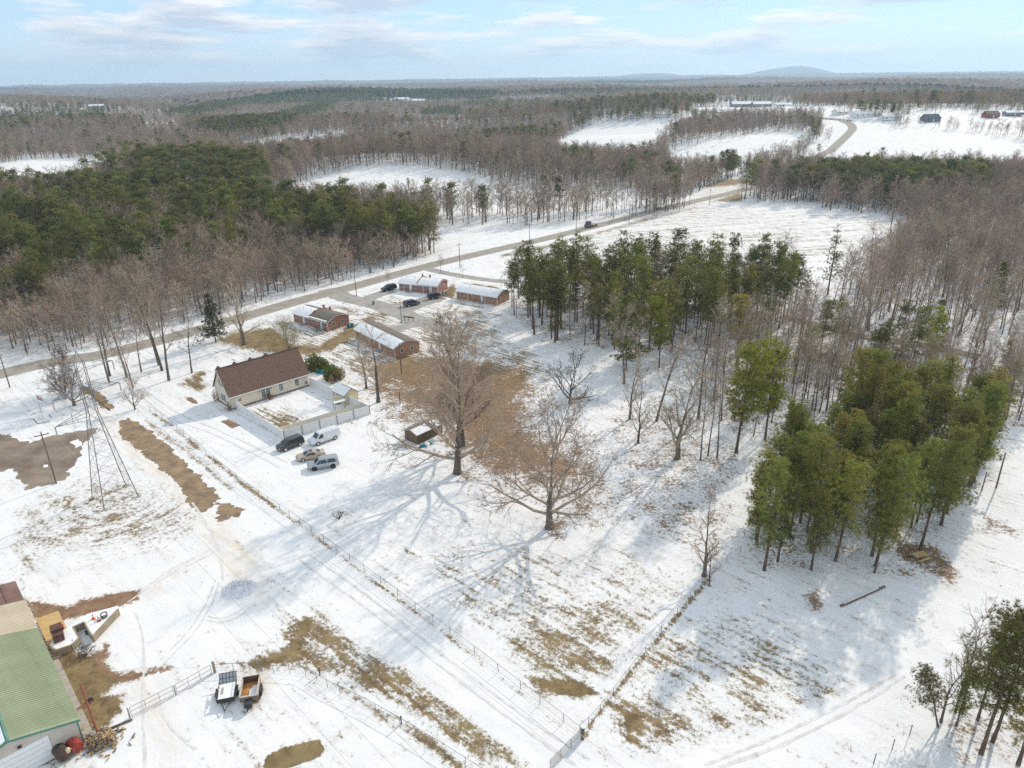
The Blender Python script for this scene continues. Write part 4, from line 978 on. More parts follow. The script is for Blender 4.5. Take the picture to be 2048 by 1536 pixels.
STAND_LABEL = {
    ('bare', 'strip'): ('slim bare tree in the dense roadside wood across the road', 'bare trees of the roadside wood'),
    ('bare', 'pinewood'): ('bare tree standing among the pines left of the road', 'bare trees among the left pines'),
    ('bare', 'grove'): ('bare tree standing inside the pine grove beyond the leaf carpet', 'bare trees in the middle grove'),
    ('bare', 'right wood'): ('tall bare tree in the open wood at the right edge', 'bare trees of the right-hand wood'),
    ('bare', 'understorey'): ('short bare tree in the thicket behind the lower right pines', 'bare trees of the thicket'),
    ('bare', 'far'): ('bare tree in the woods beyond the snowy fields', 'bare trees of the far woods'),
    ('pine', 'pinewood'): ('green pine in the large pine wood left of the road', 'pines of the left wood'),
    ('pine', 'grove'): ('tall pine in the grove between brick houses and big snowy field', 'pines of the middle grove'),
    ('pine', 'right grove'): ('slim young pine in the grove at lower right', 'pines of the lower right grove'),
    ('pine', 'understorey'): ('young pine in the thicket behind the lower right grove', 'pines of the thicket'),
    ('pine', 'roadside'): ('pine at the corner where the roadside wood meets the field', 'roadside corner pines'),
    ('pine', 'far'): ('scattered pine in the woods beyond the snowy fields', 'pines of the far woods')}
def seen(c):
    u, v, d = PX(c[2], c[3], H1(c[2], c[3]) + c[4] * 0.75); return -30 < u < 2078 and -30 < v < 1566
MARKS = {'picnic table': (1838, 1118), 'lying log': (1724, 1195), 'leaning bare pole': (1992, 976), 'hedge end': (1480, 1105), 'dark pole behind': (1994, 842), 'bend of woodland lane': (1760, 680),
         'yellow-green pine': (1472, 906), 'wide field oak': (1560, 575), 'layered white pine': (1655, 590), 'porch brick house': (995, 611), 'low dark-barked tree': (1140, 807), 'round bright pine': (1318, 735),
         'left utility pole': (20, 775), 'roadside cedar': (432, 684), 'junction utility pole': (713, 591), 'road-bend utility pole': (920, 536), 'triple bare trunks': (328, 745), 'big pale oak': (1355, 917), 'far end of lane': (1950, 714)}
MARKS = {k: G(*p)[:2] for k, p in MARKS.items()}
ORD = ('nearest', 'second nearest', 'third nearest', 'fourth nearest', 'fifth nearest', 'sixth nearest', 'seventh nearest', 'eighth nearest', 'ninth nearest', 'tenth nearest')
SHORT = {('bare', 'strip'): 'slim bare tree of roadside wood', ('bare', 'pinewood'): 'bare tree among left pines', ('bare', 'grove'): 'bare tree in middle grove', ('bare', 'right wood'): 'tall bare tree of right-hand wood', ('bare', 'understorey'): 'short bare tree of thicket', ('bare', 'far'): 'bare tree of far woods',
         ('pine', 'pinewood'): 'pine of left pine wood', ('pine', 'grove'): 'tall pine of middle grove', ('pine', 'right grove'): 'slim young pine of lower right grove', ('pine', 'understorey'): 'young pine of thicket', ('pine', 'roadside'): 'roadside corner pine', ('pine', 'far'): 'pine of far woods'}
budget = {'bare': 255, 'pine': 285}; REST = []; PICK = []
CAND.sort(key=lambda c: math.hypot(c[2], c[3]) / c[4])
for c in CAND:
    if budget[c[0]] > 0 and seen(c):
        budget[c[0]] -= 1; PICK.append(c)
    else: REST.append(c)
cells = {}
for n_, c in enumerate(PICK):
    mk = min(MARKS, key=lambda k: math.hypot(MARKS[k][0] - c[2], MARKS[k][1] - c[3])); cells.setdefault((c[0], c[5], mk), []).append((math.hypot(MARKS[mk][0] - c[2], MARKS[mk][1] - c[3]), n_))
RANK = {}
for (k_, st_, mk), L_ in cells.items():
    for r_, (d_, n_) in enumerate(sorted(L_)):
        if r_ < 10: RANK[n_] = '%s, %s to the %s' % (SHORT[(k_, st_)], ORD[r_], mk)
for n_, c in enumerate(PICK):
    lb, gp = STAND_LABEL[(c[0], c[5])]
    place_tree(c[1], 'pine_tree' if c[0] == 'pine' else 'bare_tree', RANK.get(n_, lb + ', deep inside'), 'tree', (c[2], c[3], H1(c[2], c[3]) - 0.1), c[4], group=gp, sxy=rnd.uniform(0.85, 1.15))

# the remaining woods as masses of instanced trees
def joined(key, name, needle=None):
    t, c, _ = PROTO[key]
    me = bpy.data.meshes.new(name)
    bm = bmesh.new(); bm.from_mesh(t); 
    nf = len(bm.faces); bm.from_mesh(c); bm.faces.ensure_lookup_table()
    ofs = len(t.materials)
    for i in range(nf, len(bm.faces)): bm.faces[i].material_index += ofs
    bm.to_mesh(me); bm.free()
    for m in list(t.materials) + list(c.materials): me.materials.append(m)
    return me
def woods(name, label, entries, keys, cname):
    col = bpy.data.collections.new(cname)
    for i, k in enumerate(keys):
        o = bpy.data.objects.new('%s_%02d' % (cname, i), LOWP[k]); col.objects.link(o)
    idx = {k: i for i, k in enumerate(keys)}
    v = np.array([(c[2], c[3], H1(c[2], c[3]) - 0.1) for c in entries], np.float32)
    me = bpy.data.meshes.new(name); me.vertices.add(len(v)); me.vertices.foreach_set('co', v.ravel())
    a = me.attributes.new('vi', 'INT', 'POINT'); a.data.foreach_set('value', np.array([idx[c[1]] for c in entries], np.int32))
    a = me.attributes.new('rz', 'FLOAT', 'POINT'); a.data.foreach_set('value', rng.uniform(0, 6.28, len(v)).astype(np.float32))
    sc = np.array([(c[4] / HREF.get(c[1], 17.0),) * 3 for c in entries], np.float32); sc[:, :2] *= rng.uniform(0.95, 1.35, (len(v), 1))
    a = me.attributes.new('sc', 'FLOAT_VECTOR', 'POINT'); a.data.foreach_set('vector', sc.ravel())
    me.update()
    o = stuff(link(name, me)); o['label'] = label; o['category'] = 'woods'
    ng = bpy.data.node_groups.new(name + '_nodes', 'GeometryNodeTree')
    ng.interface.new_socket('Geometry', in_out='INPUT', socket_type='NodeSocketGeometry'); ng.interface.new_socket('Geometry', in_out='OUTPUT', socket_type='NodeSocketGeometry')
    N = ng.nodes; L = ng.links
    gi = N.new('NodeGroupInput'); go = N.new('NodeGroupOutput'); ip = N.new('GeometryNodeInstanceOnPoints'); ci = N.new('GeometryNodeCollectionInfo')
    ci.inputs['Collection'].default_value = col; ci.inputs['Separate Children'].default_value = True; ci.inputs['Reset Children'].default_value = True
    def attr(nm, t):
        q = N.new('GeometryNodeInputNamedAttribute'); q.data_type = t; q.inputs['Name'].default_value = nm; return q.outputs[0]
    ip.inputs['Pick Instance'].default_value = True
    L.new(gi.outputs[0], ip.inputs['Points']); L.new(ci.outputs[0], ip.inputs['Instance']); L.new(attr('vi', 'INT'), ip.inputs['Instance Index'])
    cx = N.new('ShaderNodeCombineXYZ'); L.new(attr('rz', 'FLOAT'), cx.inputs['Z']); er = N.new('FunctionNodeEulerToRotation'); L.new(cx.outputs[0], er.inputs[0])
    L.new(er.outputs[0], ip.inputs['Rotation']); L.new(attr('sc', 'FLOAT_VECTOR'), ip.inputs['Scale']); L.new(ip.outputs[0], go.inputs[0])
    md = o.modifiers.new('scatter', 'NODES'); md.node_group = ng
    return o
_keep = dict(PROTO)
for i in range(3):
    bare_proto(f'wood{i}', twig=TWIG_FAR, seed=20 + i, H=17.0, spread=(0.32, 0.36, 0.28)[i], trunk=0.24, form='tall', levels=3, kids=(17, 7, 5), tw=0.030, r_base=(0.13, 0.2, 0.15)[i], ang=(30, 58))
for i in range(3, 6):
    bare_proto(f'wood{i}', twig=TWIG_FAR, seed=40 + i, H=17.0, spread=(0.30, 0.34, 0.27)[i - 3], trunk=(0.34, 0.28, 0.4)[i - 3], form='oak', levels=4, kids=(11, 5, 4, 3), tw=0.032, r_base=(0.18, 0.22, 0.15)[i - 3], ang=(35, 62))
for i in range(3):
    pine_proto(f'pine{i}', NEEDLE_D if i == 1 else NEEDLE, seed=50 + i, H=17.0, base=(0.40, 0.46, 0.36)[i], rad=3.0, nwh=10, nb=9, per=6, L=0.70, wid=0.075)
for i in range(2):
    pine_proto(f'pined{i}', NEEDLE_D, seed=60 + i, H=17.0, base=0.48, rad=3.1, nwh=9, nb=9, per=6, L=0.70, wid=0.075, shape='round')
LOWP = {k: joined(k, 'far_tree') for k in ('wood0', 'wood1', 'wood2', 'wood3', 'wood4', 'wood5', 'oakish0', 'pine0', 'pine1', 'pine2', 'pined0', 'pined1', 'slim0', 'slim1', 'slim2')}
PROTO.update(_keep)
woods('woods', 'bare and pine woods stretching behind the fields to the hills', REST, list(LOWP), 'far_tree')
print('TREES', len(CAND), 'rest', len(REST))

# far canopy from about 2 km on: an uneven sheet of crowns
def canopy():
    th = np.radians(np.arange(-46, 46.01, 0.13)); r = [1950.0]
    while r[-1] < 14500: r.append(r[-1] * 1.0065)
    r = np.array(r); nr, nt = len(r), len(th)
    R_, T_ = np.meshgrid(r, th, indexing='ij')
    x = (R_ * np.sin(T_)).ravel(); y = (R_ * np.cos(T_)).ravel()
    z0 = hgt(x, y); u, v, c = PX(x, y, z0)
    sc = np.clip(R_.ravel() / 2000, 1, 8)
    cr = 13 + rng.normal(size=len(x)) * 2.6 * np.sqrt(sc) * 0.9 + 3 * vnoise(x, y, 90)
    op = np.zeros(len(x))
    for poly in OPEN: op = np.maximum(op, mask(u, v, poly, 0.8))
    cl = (vnoise(x + 300, y, 240) + 0.6 * vnoise(x, y + 900, 610)); clear = (cl > 0.86) & (R_.ravel() < 9000)
    gap = (op > 0.5) | clear
    z = z0 + np.where(gap, -3.0, np.clip(cr, 6, 26))
    fp = np.clip(vnoise(x, y, 330) * 1.3 - 0.25, 0, 1)
    for poly in FARPINE[:4]: fp = np.maximum(fp, mask(u, v, poly, 2.0))
    i, j = np.meshgrid(np.arange(nr - 1), np.arange(nt - 1), indexing='ij')
    a = (i * nt + j).ravel(); q = np.stack([a, a + 1, a + nt + 1, a + nt], 1)[:, ::-1]
    q = q[~(gap[q].sum(1) == 4)]
    m = bpy.data.materials.new('distant_canopy'); m.use_nodes = True
    me = raw_mesh('distant_woods', np.stack([x, y, z], 1), q, [m])
    at = me.color_attributes.new('pine', 'FLOAT_COLOR', 'POINT'); rv = rng.random(len(x))
    at.data.foreach_set('color', np.stack([fp, rv, rv, np.ones_like(fp)], 1).astype(np.float32).ravel())
    n, l = m.node_tree.nodes, m.node_tree.links; b = n['Principled BSDF']; b.inputs['Roughness'].default_value = 1.0; b.inputs['Specular IOR Level'].default_value = 0.0
    vc = n.new('ShaderNodeVertexColor'); vc.layer_name = 'pine'; sp = n.new('ShaderNodeSeparateColor'); l.new(vc.outputs['Color'], sp.inputs[0])
    r1 = n.new('ShaderNodeMix'); r1.data_type = 'RGBA'; r1.inputs[6].default_value = (0.12, 0.09, 0.075, 1); r1.inputs[7].default_value = (0.27, 0.21, 0.175, 1); l.new(sp.outputs[1], r1.inputs[0])
    r2 = n.new('ShaderNodeMix'); r2.data_type = 'RGBA'; r2.inputs[6].default_value = (0.022, 0.038, 0.020, 1); r2.inputs[7].default_value = (0.055, 0.075, 0.032, 1); l.new(sp.outputs[1], r2.inputs[0])
    r3 = n.new('ShaderNodeMix'); r3.data_type = 'RGBA'; l.new(sp.outputs[0], r3.inputs[0]); l.new(r1.outputs[2], r3.inputs[6]); l.new(r2.outputs[2], r3.inputs[7])
    l.new(r3.outputs[2], b.inputs['Base Color'])
    return stuff(link('distant_woods', me))
canopy()
# blue hills on the horizon
def hill(name, px0, px1, peak, dist, seed):
    R = np.random.default_rng(seed); n = 60; rows = 8; V = []
    for k in range(rows + 1):
        t = k / rows
        for i in range(n + 1):
            s = i / n; px = px0 + (px1 - px0) * s
            prof = peak(s) * (1 - t * t) + R.normal() * 2.0
            d = CD + CX * (px - 1024) / FPX + CU * (768 - 160) / FPX; a = math.atan2(d[0], d[1]); rr = dist - t * 1500
            V.append((rr * math.sin(a), rr * math.cos(a), 20 + max(0, prof)))
    F = [(k * (n + 1) + i, k * (n + 1) + i + 1, (k + 1) * (n + 1) + i + 1, (k + 1) * (n + 1) + i) for k in range(rows) for i in range(n)]
    me = raw_mesh(name, V, np.array(F), [mat('hill_woods', (0.07, 0.065, 0.06), (0.11, 0.095, 0.08), scale=0.004, rough=1.0)])
    me.shade_smooth(); return structure(link(name, me))
hill('hill', 1400, 1760, lambda s: 150 * math.exp(-((s - 0.58) / 0.20) ** 2) + 90 * math.exp(-((s - 0.35) / 0.22) ** 2), 13200, 1)
hill('hill', 1140, 1480, lambda s: 95 * math.exp(-((s - 0.55) / 0.22) ** 2) + 60 * math.exp(-((s - 0.3) / 0.2) ** 2), 12800, 2)

# ------------------------------------------------------------------ houses
def frame(a, b):
    """origin and heading of the line a-b on the ground"""
    A, B = G(*a), G(*b); return A, math.atan2(B[1] - A[1], B[0] - A[0]), float(np.hypot(*(B - A)[:2]))
def window(par, at, axis, w, h, sash=True, shutter=None, grid=(2, 3), side=1):
    """window part (> pane, glazing_bar) standing proud of a wall. axis 'x': wall faces -y; axis 'y': wall faces x*side"""
    f = MB(); t = 0.07
    def bx(mb, u0, u1, z0, z1, d0, d1):
        if axis == 'x': mb.box(at[0] + u0, at[0] + u1, at[1] - d1 * side, at[1] - d0 * side, at[2] + z0, at[2] + z1)
        else: mb.box(at[0] + d0 * side, at[0] + d1 * side, at[1] + u0, at[1] + u1, at[2] + z0, at[2] + z1)
    for u0, u1, z0, z1 in ((-w / 2 - t, -w / 2, -t, h + t), (w / 2, w / 2 + t, -t, h + t), (-w / 2, w / 2, h, h + t), (-w / 2, w / 2, -t, 0)): bx(f, u0, u1, z0, z1, -0.02, 0.06)
    o = f.build('window', WHITE, par)
    g = MB(); bx(g, -w / 2, w / 2, 0, h, -0.02, 0.025); g.build('pane', GLASS, o)
    m = MB()
    for i in range(1, grid[0]): bx(m, -w / 2 + w * i / grid[0] - 0.018, -w / 2 + w * i / grid[0] + 0.018, 0, h, 0.025, 0.045)
    for i in range(1, grid[1]): bx(m, -w / 2, w / 2, h * i / grid[1] - 0.018, h * i / grid[1] + 0.018, 0.025, 0.043)
    if m.v: m.build('glazing_bar', WHITE, o)
    return o
def gable_walls(mb, L, W, he, hr, prof=None, y0=0.0):
    prof = prof or [(0, he), (W / 2, hr), (W, he)]
    out = [(0, 0)] + [(y, z) for y, z in prof] + [(W, 0)]
    return mb.prism([(0, y + y0, z) for y, z in out], (L, 0, 0))
def gable_roof(mb, L, W, he, hr, ov=0.35, th=0.14, side=None, prof=None, lift=0.0, x0=None, x1=None, ove=None):
    prof = prof or [(0, he), (W / 2, hr), (W, he)]
    ove = ov if ove is None else ove
    (ya, za), (yb, zb) = prof[0], prof[1]; s0 = (zb - za) / (yb - ya); (yc, zc), (yd, zd) = prof[-2], prof[-1]; s1 = (zd - zc) / (yd - yc)
    P = [(ya - ove, za - s0 * ove)] + list(prof[1:-1]) + [(yd + ove, zd + s1 * ove)]
    mid = len(P) // 2
    if side == 'front': P = P[:mid + 1]
    if side == 'eaves': P = P[:mid]
    if side == 'back': P = P[mid:]
    xa = -ov if x0 is None else x0; xb = L + ov if x1 is None else x1
    top = [(xa, y, z + lift + th) for y, z in P]; bot = [(xa, y, z + lift + 0.01) for y, z in P]
    return mb.prism(top + bot[::-1], (xb - xa, 0, 0))

# cream house with its back yard
A, ang, L = frame((464, 820), (618, 772)); W = 7.4; HE, HR = 3.15, 7.7
hs = thing('house', 'cream sided house with steep brown shingle roof and fenced yard', 'house', A, ang)
gable_walls(MB(), L, W, HE, HR).build('wall', CREAM, hs)
gable_roof(MB(), L, W, HE, HR, 0.35, 0.16).build('roof', ROOF_BR, hs)
rf = [c for c in hs.children if c.name.startswith('roof')][0]
MB().box(-0.37, L + 0.37, W / 2 - 0.14, W / 2 + 0.14, HR + 0.10, HR + 0.19).build('ridge_cap', mat('ridge_shingle', (0.09, 0.06, 0.05), rough=0.95), rf)
for k_ in range(4):
    x_ = 1.2 + k_ * 3.4; d = MB(); d.prism([(x_ - 0.7, W / 2 + 0.7, 5.8), (x_ + 0.7, W / 2 + 0.7, 5.8), (x_ + 0.7, W / 2 + 0.7, 6.6), (x_, W / 2 + 0.7, 7.35), (x_ - 0.7, W / 2 + 0.7, 6.6)], (0, 2.4, 0)); d.build('dormer', ROOF_BR, rf)
gt = MB(); gt.box(-0.36, L + 0.36, -0.52, -0.40, HE - 0.46, HE - 0.33); gt.build('gutter', WHITE, hs)
tr = MB()
for (y0, z0), (y1, z1) in (((-0.42, HE - 0.52), (W / 2, HR + 0.02)), ((W / 2, HR + 0.02), (W + 0.42, HE - 0.52))):
    tr.prism([(-0.40, y0, z0 - 0.16), (-0.40, y1, z1 - 0.16), (-0.40, y1, z1 + 0.05), (-0.40, y0, z0 + 0.05)], (0.045, 0, 0))
tr.build('fascia', WHITE, hs)
MB().box(-0.03, L + 0.03, -0.03, W + 0.03, -0.1, 0.32).build('foundation', mat('foundation_brick', (0.16, 0.11, 0.08), (0.24, 0.17, 0.13), scale=5, rough=0.9), hs)
for z_ in np.arange(0.55, 2.7, 0.34): MB().box(0.1, L - 0.1, -0.012, 0.0, z_, z_ + 0.03).build('siding_lap', CREAM, hs)
window(hs, (1.9, 0, 1.35), 'x', 0.6, 0.6, grid=(2, 2)); window(hs, (10.8, 0, 0.95), 'x', 0.85, 1.45, grid=(3, 4)); window(hs, (14.4, 0, 0.95), 'x', 0.85, 1.45, grid=(3, 4))
fd = window(hs, (6.9, 0, 0.4), 'x', 0.85, 1.95, grid=(3, 4)); fd.name = 'french_door'; fd = window(hs, (7.93, 0, 0.4), 'x', 0.85, 1.95, grid=(3, 4)); fd.name = 'french_door'
for y_, z_ in ((3.4, 1.0), (3.6, 4.2)):
    window(hs, (0, y_, z_), 'y', 0.8, 1.35, side=-1)
    for s_ in (-1, 1):
        MB().box(-0.05, 0.0, y_ + s_ * 0.66 - 0.16, y_ + s_ * 0.66 + 0.16, z_ - 0.03, z_ + 1.4).build('shutter', mat('dark_shutter', (0.02, 0.03, 0.04), rough=0.6), hs)
for x_ in (8.6, 6.1): MB().box(x_ - 0.07, x_ + 0.07, -0.14, 0, 2.0, 2.28).build('wall_lamp', DARK, hs)
for x_, z_ in ((3.0, 0), (11.9, 0)):
    MB().tube([(x_, 0.9, 4.1), (x_, 0.9, 4.75)], 0.06, 6).build('vent_pipe', DARK, rf)
for x_ in (4.3, 9.3, 12.0, 14.8): MB().box(x_ - 0.2, x_ + 0.2, -0.05, -0.031, 0.06, 0.22).build('crawl_vent', DARK, hs)
MB().box(L - 0.75, L - 0.35, -0.12, 0, 0.75, 1.2).build('meter_box', STEEL_D, hs)

def panel_fence(name, label, a, b, h, m, post_m, n_panel, posts_out=True, group=None, z0=0.03):
    p, an, l = frame(a, b) if not isinstance(a, np.ndarray) else (a, math.atan2((b - a)[1], (b - a)[0]), float(np.hypot(*(b - a)[:2])))
    o = thing(name, label, 'fence', p, an, group); w = l / n_panel
    me = MB().box(0.02, w - 0.02, -0.03, 0.03, z0, h); 
    for k in range(1, 8): me.box(w * k / 8 - 0.008, w * k / 8 + 0.008, -0.036, 0.036, z0 + 0.1, h - 0.1)
    pm = me.mesh('panel', m); rm = MB().box(0.0, w, -0.05, 0.05, h, h + 0.07).mesh('top_rail', m); qm = MB().box(-0.06, 0.06, -0.06, 0.06, -0.1, h + 0.12).mesh('post', m)
    for i in range(n_panel):
        link('panel', pm, o, (i * w, 0, 0)); link('top_rail', rm, o, (i * w, 0, 0))
    for i in range(n_panel + 1): link('post', qm, o, (i * w, 0, 0))
    if posts_out:
        sm = MB().tube([(0, 0, -0.1), (0, 0, h + 0.25)], 0.045, 6).mesh('steel_post', post_m)
        for i in range(0, n_panel + 1, 2): link('steel_post', sm, o, (i * w, -0.14, 0))
    return o
panel_fence('vinyl_fence', 'left side of white vinyl fence, running from house corner to parked cars', (474, 819), (569, 880), 1.75, VINYL, DARK, 8, False)
panel_fence('vinyl_fence', 'front run of white panel fence with dark posts behind the parked cars', (569, 880), (740, 828), 1.75, VINYL, DARK, 10, True)
panel_fence('vinyl_fence', 'right side of white vinyl fence beside the cream garden shed', (740, 828), (619, 769), 1.75, VINYL, DARK, 9, False)
_a, _b, _c, _d = G(474, 819), G(569, 880), G(740, 828), G(619, 769)
panel_fence('inner_fence', 'cream inner fence standing just behind the front white panels', _b + (_a - _b) * 0.10, _c + (_d - _c) * 0.10, 1.72, VINYL_C, DARK, 9, False)
# snow-covered table leaning by the inner fence
p = G(698, 826); tb = thing('garden_table', 'snow-topped flat table inside the fence corner', 'table', (p[0] - 2.1, p[1] + 1.7, 0), 0.64)
MB().box(-1.2, 1.2, -0.45, 0.45, 1.68, 1.74).build('table_top', WOOD, tb); MB().box(-1.18, 1.18, -0.43, 0.43, 1.74, 1.82).build('snow_cover', SNOW, tb)
for x_ in (-1.1, 1.1):
    for y_ in (-0.38, 0.38): MB().box(x_ - 0.04, x_ + 0.04, y_ - 0.04, y_ + 0.04, 0, 1.68).build('leg', WOOD, tb)
# garden shed
A, ang, L = frame((666, 799), (690, 811)); W = 3.3
sh = thing('garden_shed', 'small pale yellow garden shed with snowy roof by the fence', 'shed', A, ang)
gable_walls(MB(), L, W, 2.1, 3.15).build('wall', CREAM_Y, sh)
r_ = gable_roof(MB(), L, W, 2.1, 3.15, 0.2, 0.09).build('roof', ROOF_GY, sh); gable_roof(MB(), L, W, 2.1, 3.15, 0.17, 0.05, side='front', lift=0.09).build('snow_cover', SNOW, r_)
window(sh, (0.55, 0, 0.95), 'x', 0.42, 0.75); window(sh, (L - 0.55, 0, 0.95), 'x', 0.42, 0.75)
for x_ in (L / 2 - 0.42, L / 2 + 0.42): window(sh, (x_, 0, 1.5), 'x', 0.5, 0.22, grid=(2, 1))
MB().box(L / 2 - 0.9, L / 2 + 0.9, -0.03, 0.0, 0.1, 1.35).build('double_door', CREAM_Y, sh); MB().box(L / 2 - 0.9, L / 2 + 0.9, -1.0, -0.02, 0.0, 0.09).build('ramp', WOOD, sh)
# little brown shed
A, ang, L = frame((834, 889), (885, 865)); W = float(np.hypot(*(G(834, 889) - G(810, 878))[:2]))
sh = thing('brown_shed', 'low brown plank shed with snow on its roof, left of huge oak', 'shed', A, ang)
BW = mat('old_brown_boards', (0.12, 0.085, 0.055), (0.22, 0.155, 0.095), scale=1.6, rough=0.95, stretch=(2, 2, 0.4))
gable_walls(MB(), L, W, 1.75, 2.25).build('wall', BW, sh); r_ = gable_roof(MB(), L, W, 1.75, 2.25, 0.22, 0.08).build('roof', ROOF_GY, sh)
gable_roof(MB(), L, W, 1.75, 2.25, 0.15, 0.05, side='front', lift=0.08, x0=0.0, x1=L * 0.55).build('snow_cover', SNOW_OLD, r_); gable_roof(MB(), L, W, 1.75, 2.25, 0.15, 0.05, side='front', lift=0.08, x0=L * 0.72, x1=L + 0.1).build('snow_cover', SNOW_OLD, r_)
bm_ = MB().box(0, 0.035, -0.03, 0, 0.05, 1.72).mesh('batten', BW)
for k_ in range(int(L / 0.45)): link('batten', bm_, sh, (0.1 + k_ * 0.45, 0, 0))
for k_, (px, c_) in enumerate((((846, 893), BIN_BLUE), ((855, 890), SNOW_OLD), ((862, 886), mat('teal_tarp', (0.10, 0.32, 0.30), (0.35, 0.45, 0.42), scale=2, rough=0.6)), ((870, 881), SNOW_OLD))):
    q = G(*px); R_ = np.random.default_rng(k_); bm = bmesh.new(); bmesh.ops.create_icosphere(bm, subdivisions=2, radius=0.55)
    for v_ in bm.verts: v_.co = Vector((v_.co.x * 1.2, v_.co.y * 0.8, max(0, v_.co.z + 0.1) * 0.7)) * (1 + R_.normal() * 0.12)
    me = bpy.data.meshes.new('tarp_heap'); bm.to_mesh(me); bm.free(); me.materials.append(c_)
    tag(link('tarp_heap', me, None, (q[0], q[1], 0), k_), ('teal plastic heap at near corner of the brown shed', 'whitish covered heap second along the brown shed wall', 'torn green tarp heap third along the brown shed wall', 'whitish covered heap farthest along the brown shed wall')[k_], 'heap')

# brick houses: shallow rounded roofs, parapet wall between the two dwellings
def brick_house(label, a, b, c, he, bm_, front_snow, back_snow, split=None, porch=False, seed=0):
    A, ang, L = frame(a, b); B_, C_ = G(*b), G(*c); W = max(6.6, float(np.hypot(*(C_ - B_)[:2])))
    o = thing('brick_house', label, 'house', A, ang); rise = 1.15
    prof = [(W * t, he + rise * (1 - abs(2 * t - 1) ** 1.7)) for t in np.linspace(0, 1, 9)]
    secs = [(0, L, 0)] if not split else [(0, L * split, -0.05), (L * split + 0.25, L, 0.12)]
    for k, (x0, x1, dz) in enumerate(secs):
        pr = [(y, z + dz) for y, z in prof]
        out = [(x0, 0, 0)] + [(x0, y, z) for y, z in pr] + [(x0, W, 0)]
        MB().prism(out, (x1 - x0, 0, 0)).build('wall', bm_, o)
        r_ = gable_roof(MB(), 0, 0, 0, 0, 0.0, 0.10, prof=pr, x0=x0 - (0.3 if k == 0 else 0), x1=x1 + (0.3 if k == len(secs) - 1 else 0), ove=0.42).build('roof', ROOF_GY, o)
        fs, bs = (front_snow[k], back_snow[k])
        if fs: gable_roof(MB(), 0, 0, 0, 0, 0.0, 0.07, prof=pr, side='front' if fs == 1 else 'eaves', lift=0.10, x0=x0 - 0.2, x1=x1 + 0.2 * (k == len(secs) - 1), ove=0.40).build('snow_cover', SNOW, r_)
        else:
            MB().box(x0, x1, -0.44, -0.02, he + dz - 0.02, he + dz + 0.16).build('snow_edge', SNOW, r_)
        if bs: gable_roof(MB(), 0, 0, 0, 0, 0.0, 0.07, prof=pr, side='back', lift=0.10, x0=x0 - 0.2, x1=x1 + 0.1, ove=0.40).build('snow_cover', SNOW, r_)
        for t in np.linspace(0.25, 0.75, 2): MB().tube([(x0 + (x1 - x0) * t, W * 0.32, he + 0.9), (x0 + (x1 - x0) * t, W * 0.32, he + 1.55)], 0.06, 6).build('vent_pipe', STEEL, r_)
    if split:
        pw = MB().prism([(L * split, -0.12, 0)] + [(L * split, y * 1.035 - 0.12, z + 0.55 - (0.25 if i % 2 else 0)) for i, (y, z) in enumerate(prof)] + [(L * split, W + 0.12, 0)], (0.25, 0, 0)); pw.build('parapet_wall', bm_, o)
        for k in range(2): MB().box(L * split - 0.9 + k * 2.6, L * split - 0.5 + k * 2.6, W * 0.75, W * 0.75 + 0.4, he + 0.2, he + 1.9).build('chimney', bm_, o)
    e = MB().box(-0.3, L + 0.3, -0.46, -0.40, he - 0.30, he - 0.06); e.build('fascia', WHITE, o)
    for xx in (-0.02, L - 0.06): MB().box(xx, xx + 0.08, -0.09, -0.01, 0, he - 0.2).build('downspout', WHITE, o)
    f_ = MB(); pr = prof
    for (y0, z0), (y1, z1) in zip(pr, pr[1:]): f_.prism([(L + 0.24, y0, z0 - 0.12), (L + 0.24, y1, z1 - 0.12), (L + 0.24, y1, z1 + 0.04), (L + 0.24, y0, z0 + 0.04)], (0.05, 0, 0))
    f_.build('fascia', WHITE, o)
    for t in (0.28, 0.68): window(o, (L, W * t, he * 0.42), 'y', 0.75, 0.95, grid=(1, 2))
    R_ = random.Random(seed); halves = [(0, L)] if not split else [(0, L * split), (L * split + 0.25, L)]
    for x0, x1 in halves:
        for t, w_, h_ in ((0.15, 1.0, 0.95), (0.40, 0.55, 0.7), (0.86, 1.0, 0.95)): window(o, (x0 + (x1 - x0) * t, 0, he * 0.46), 'x', w_, h_, grid=(2 if w_ > 0.8 else 1, 2))
        dx = x0 + (x1 - x0) * 0.63; d_ = MB().box(dx - 0.42, dx + 0.42, -0.06, 0, 0.35, 2.3).build('door', WHITE, o); MB().box(dx + 0.28, dx + 0.34, -0.10, -0.06, 1.2, 1.3).build('handle', DARK, d_)
        st = MB()
        for k in range(2): st.box(dx - 0.7, dx + 0.7, -1.3 + 0.3 * k, -0.02, 0.17 * k, 0.17 * (k + 1))
        st.build('step', mat('concrete', (0.30, 0.29, 0.27), (0.40, 0.39, 0.37), scale=3, rough=0.9), o)
        if porch:
            for t in (0.30, 0.72):
                xx = x0 + (x1 - x0) * t; MB().box(xx - 0.06, xx + 0.06, -0.40, -0.28, 0, he - 0.02).build('porch_post', WHITE, o)
            ra = MB(); xa, xb = x0 + (x1 - x0) * 0.30, x0 + (x1 - x0) * 0.72
            for z_ in (0.6, 1.0): ra.tube([(xa, -0.34, z_), (xb, -0.34, z_)], 0.025, 5)
            for q in np.linspace(xa, xb, 9): ra.tube([(q, -0.34, 0.3), (q, -0.34, 1.0)], 0.015, 4)
            ra.build('railing', STEEL_D, o)
    return o
brick_house('red brick duplex with half brown, half snowy roof, nearest the road junction', (589, 643), (657, 663), (704, 650.6), 2.6, BRICK, (1, 0), (0, 0), 0.48, seed=1)
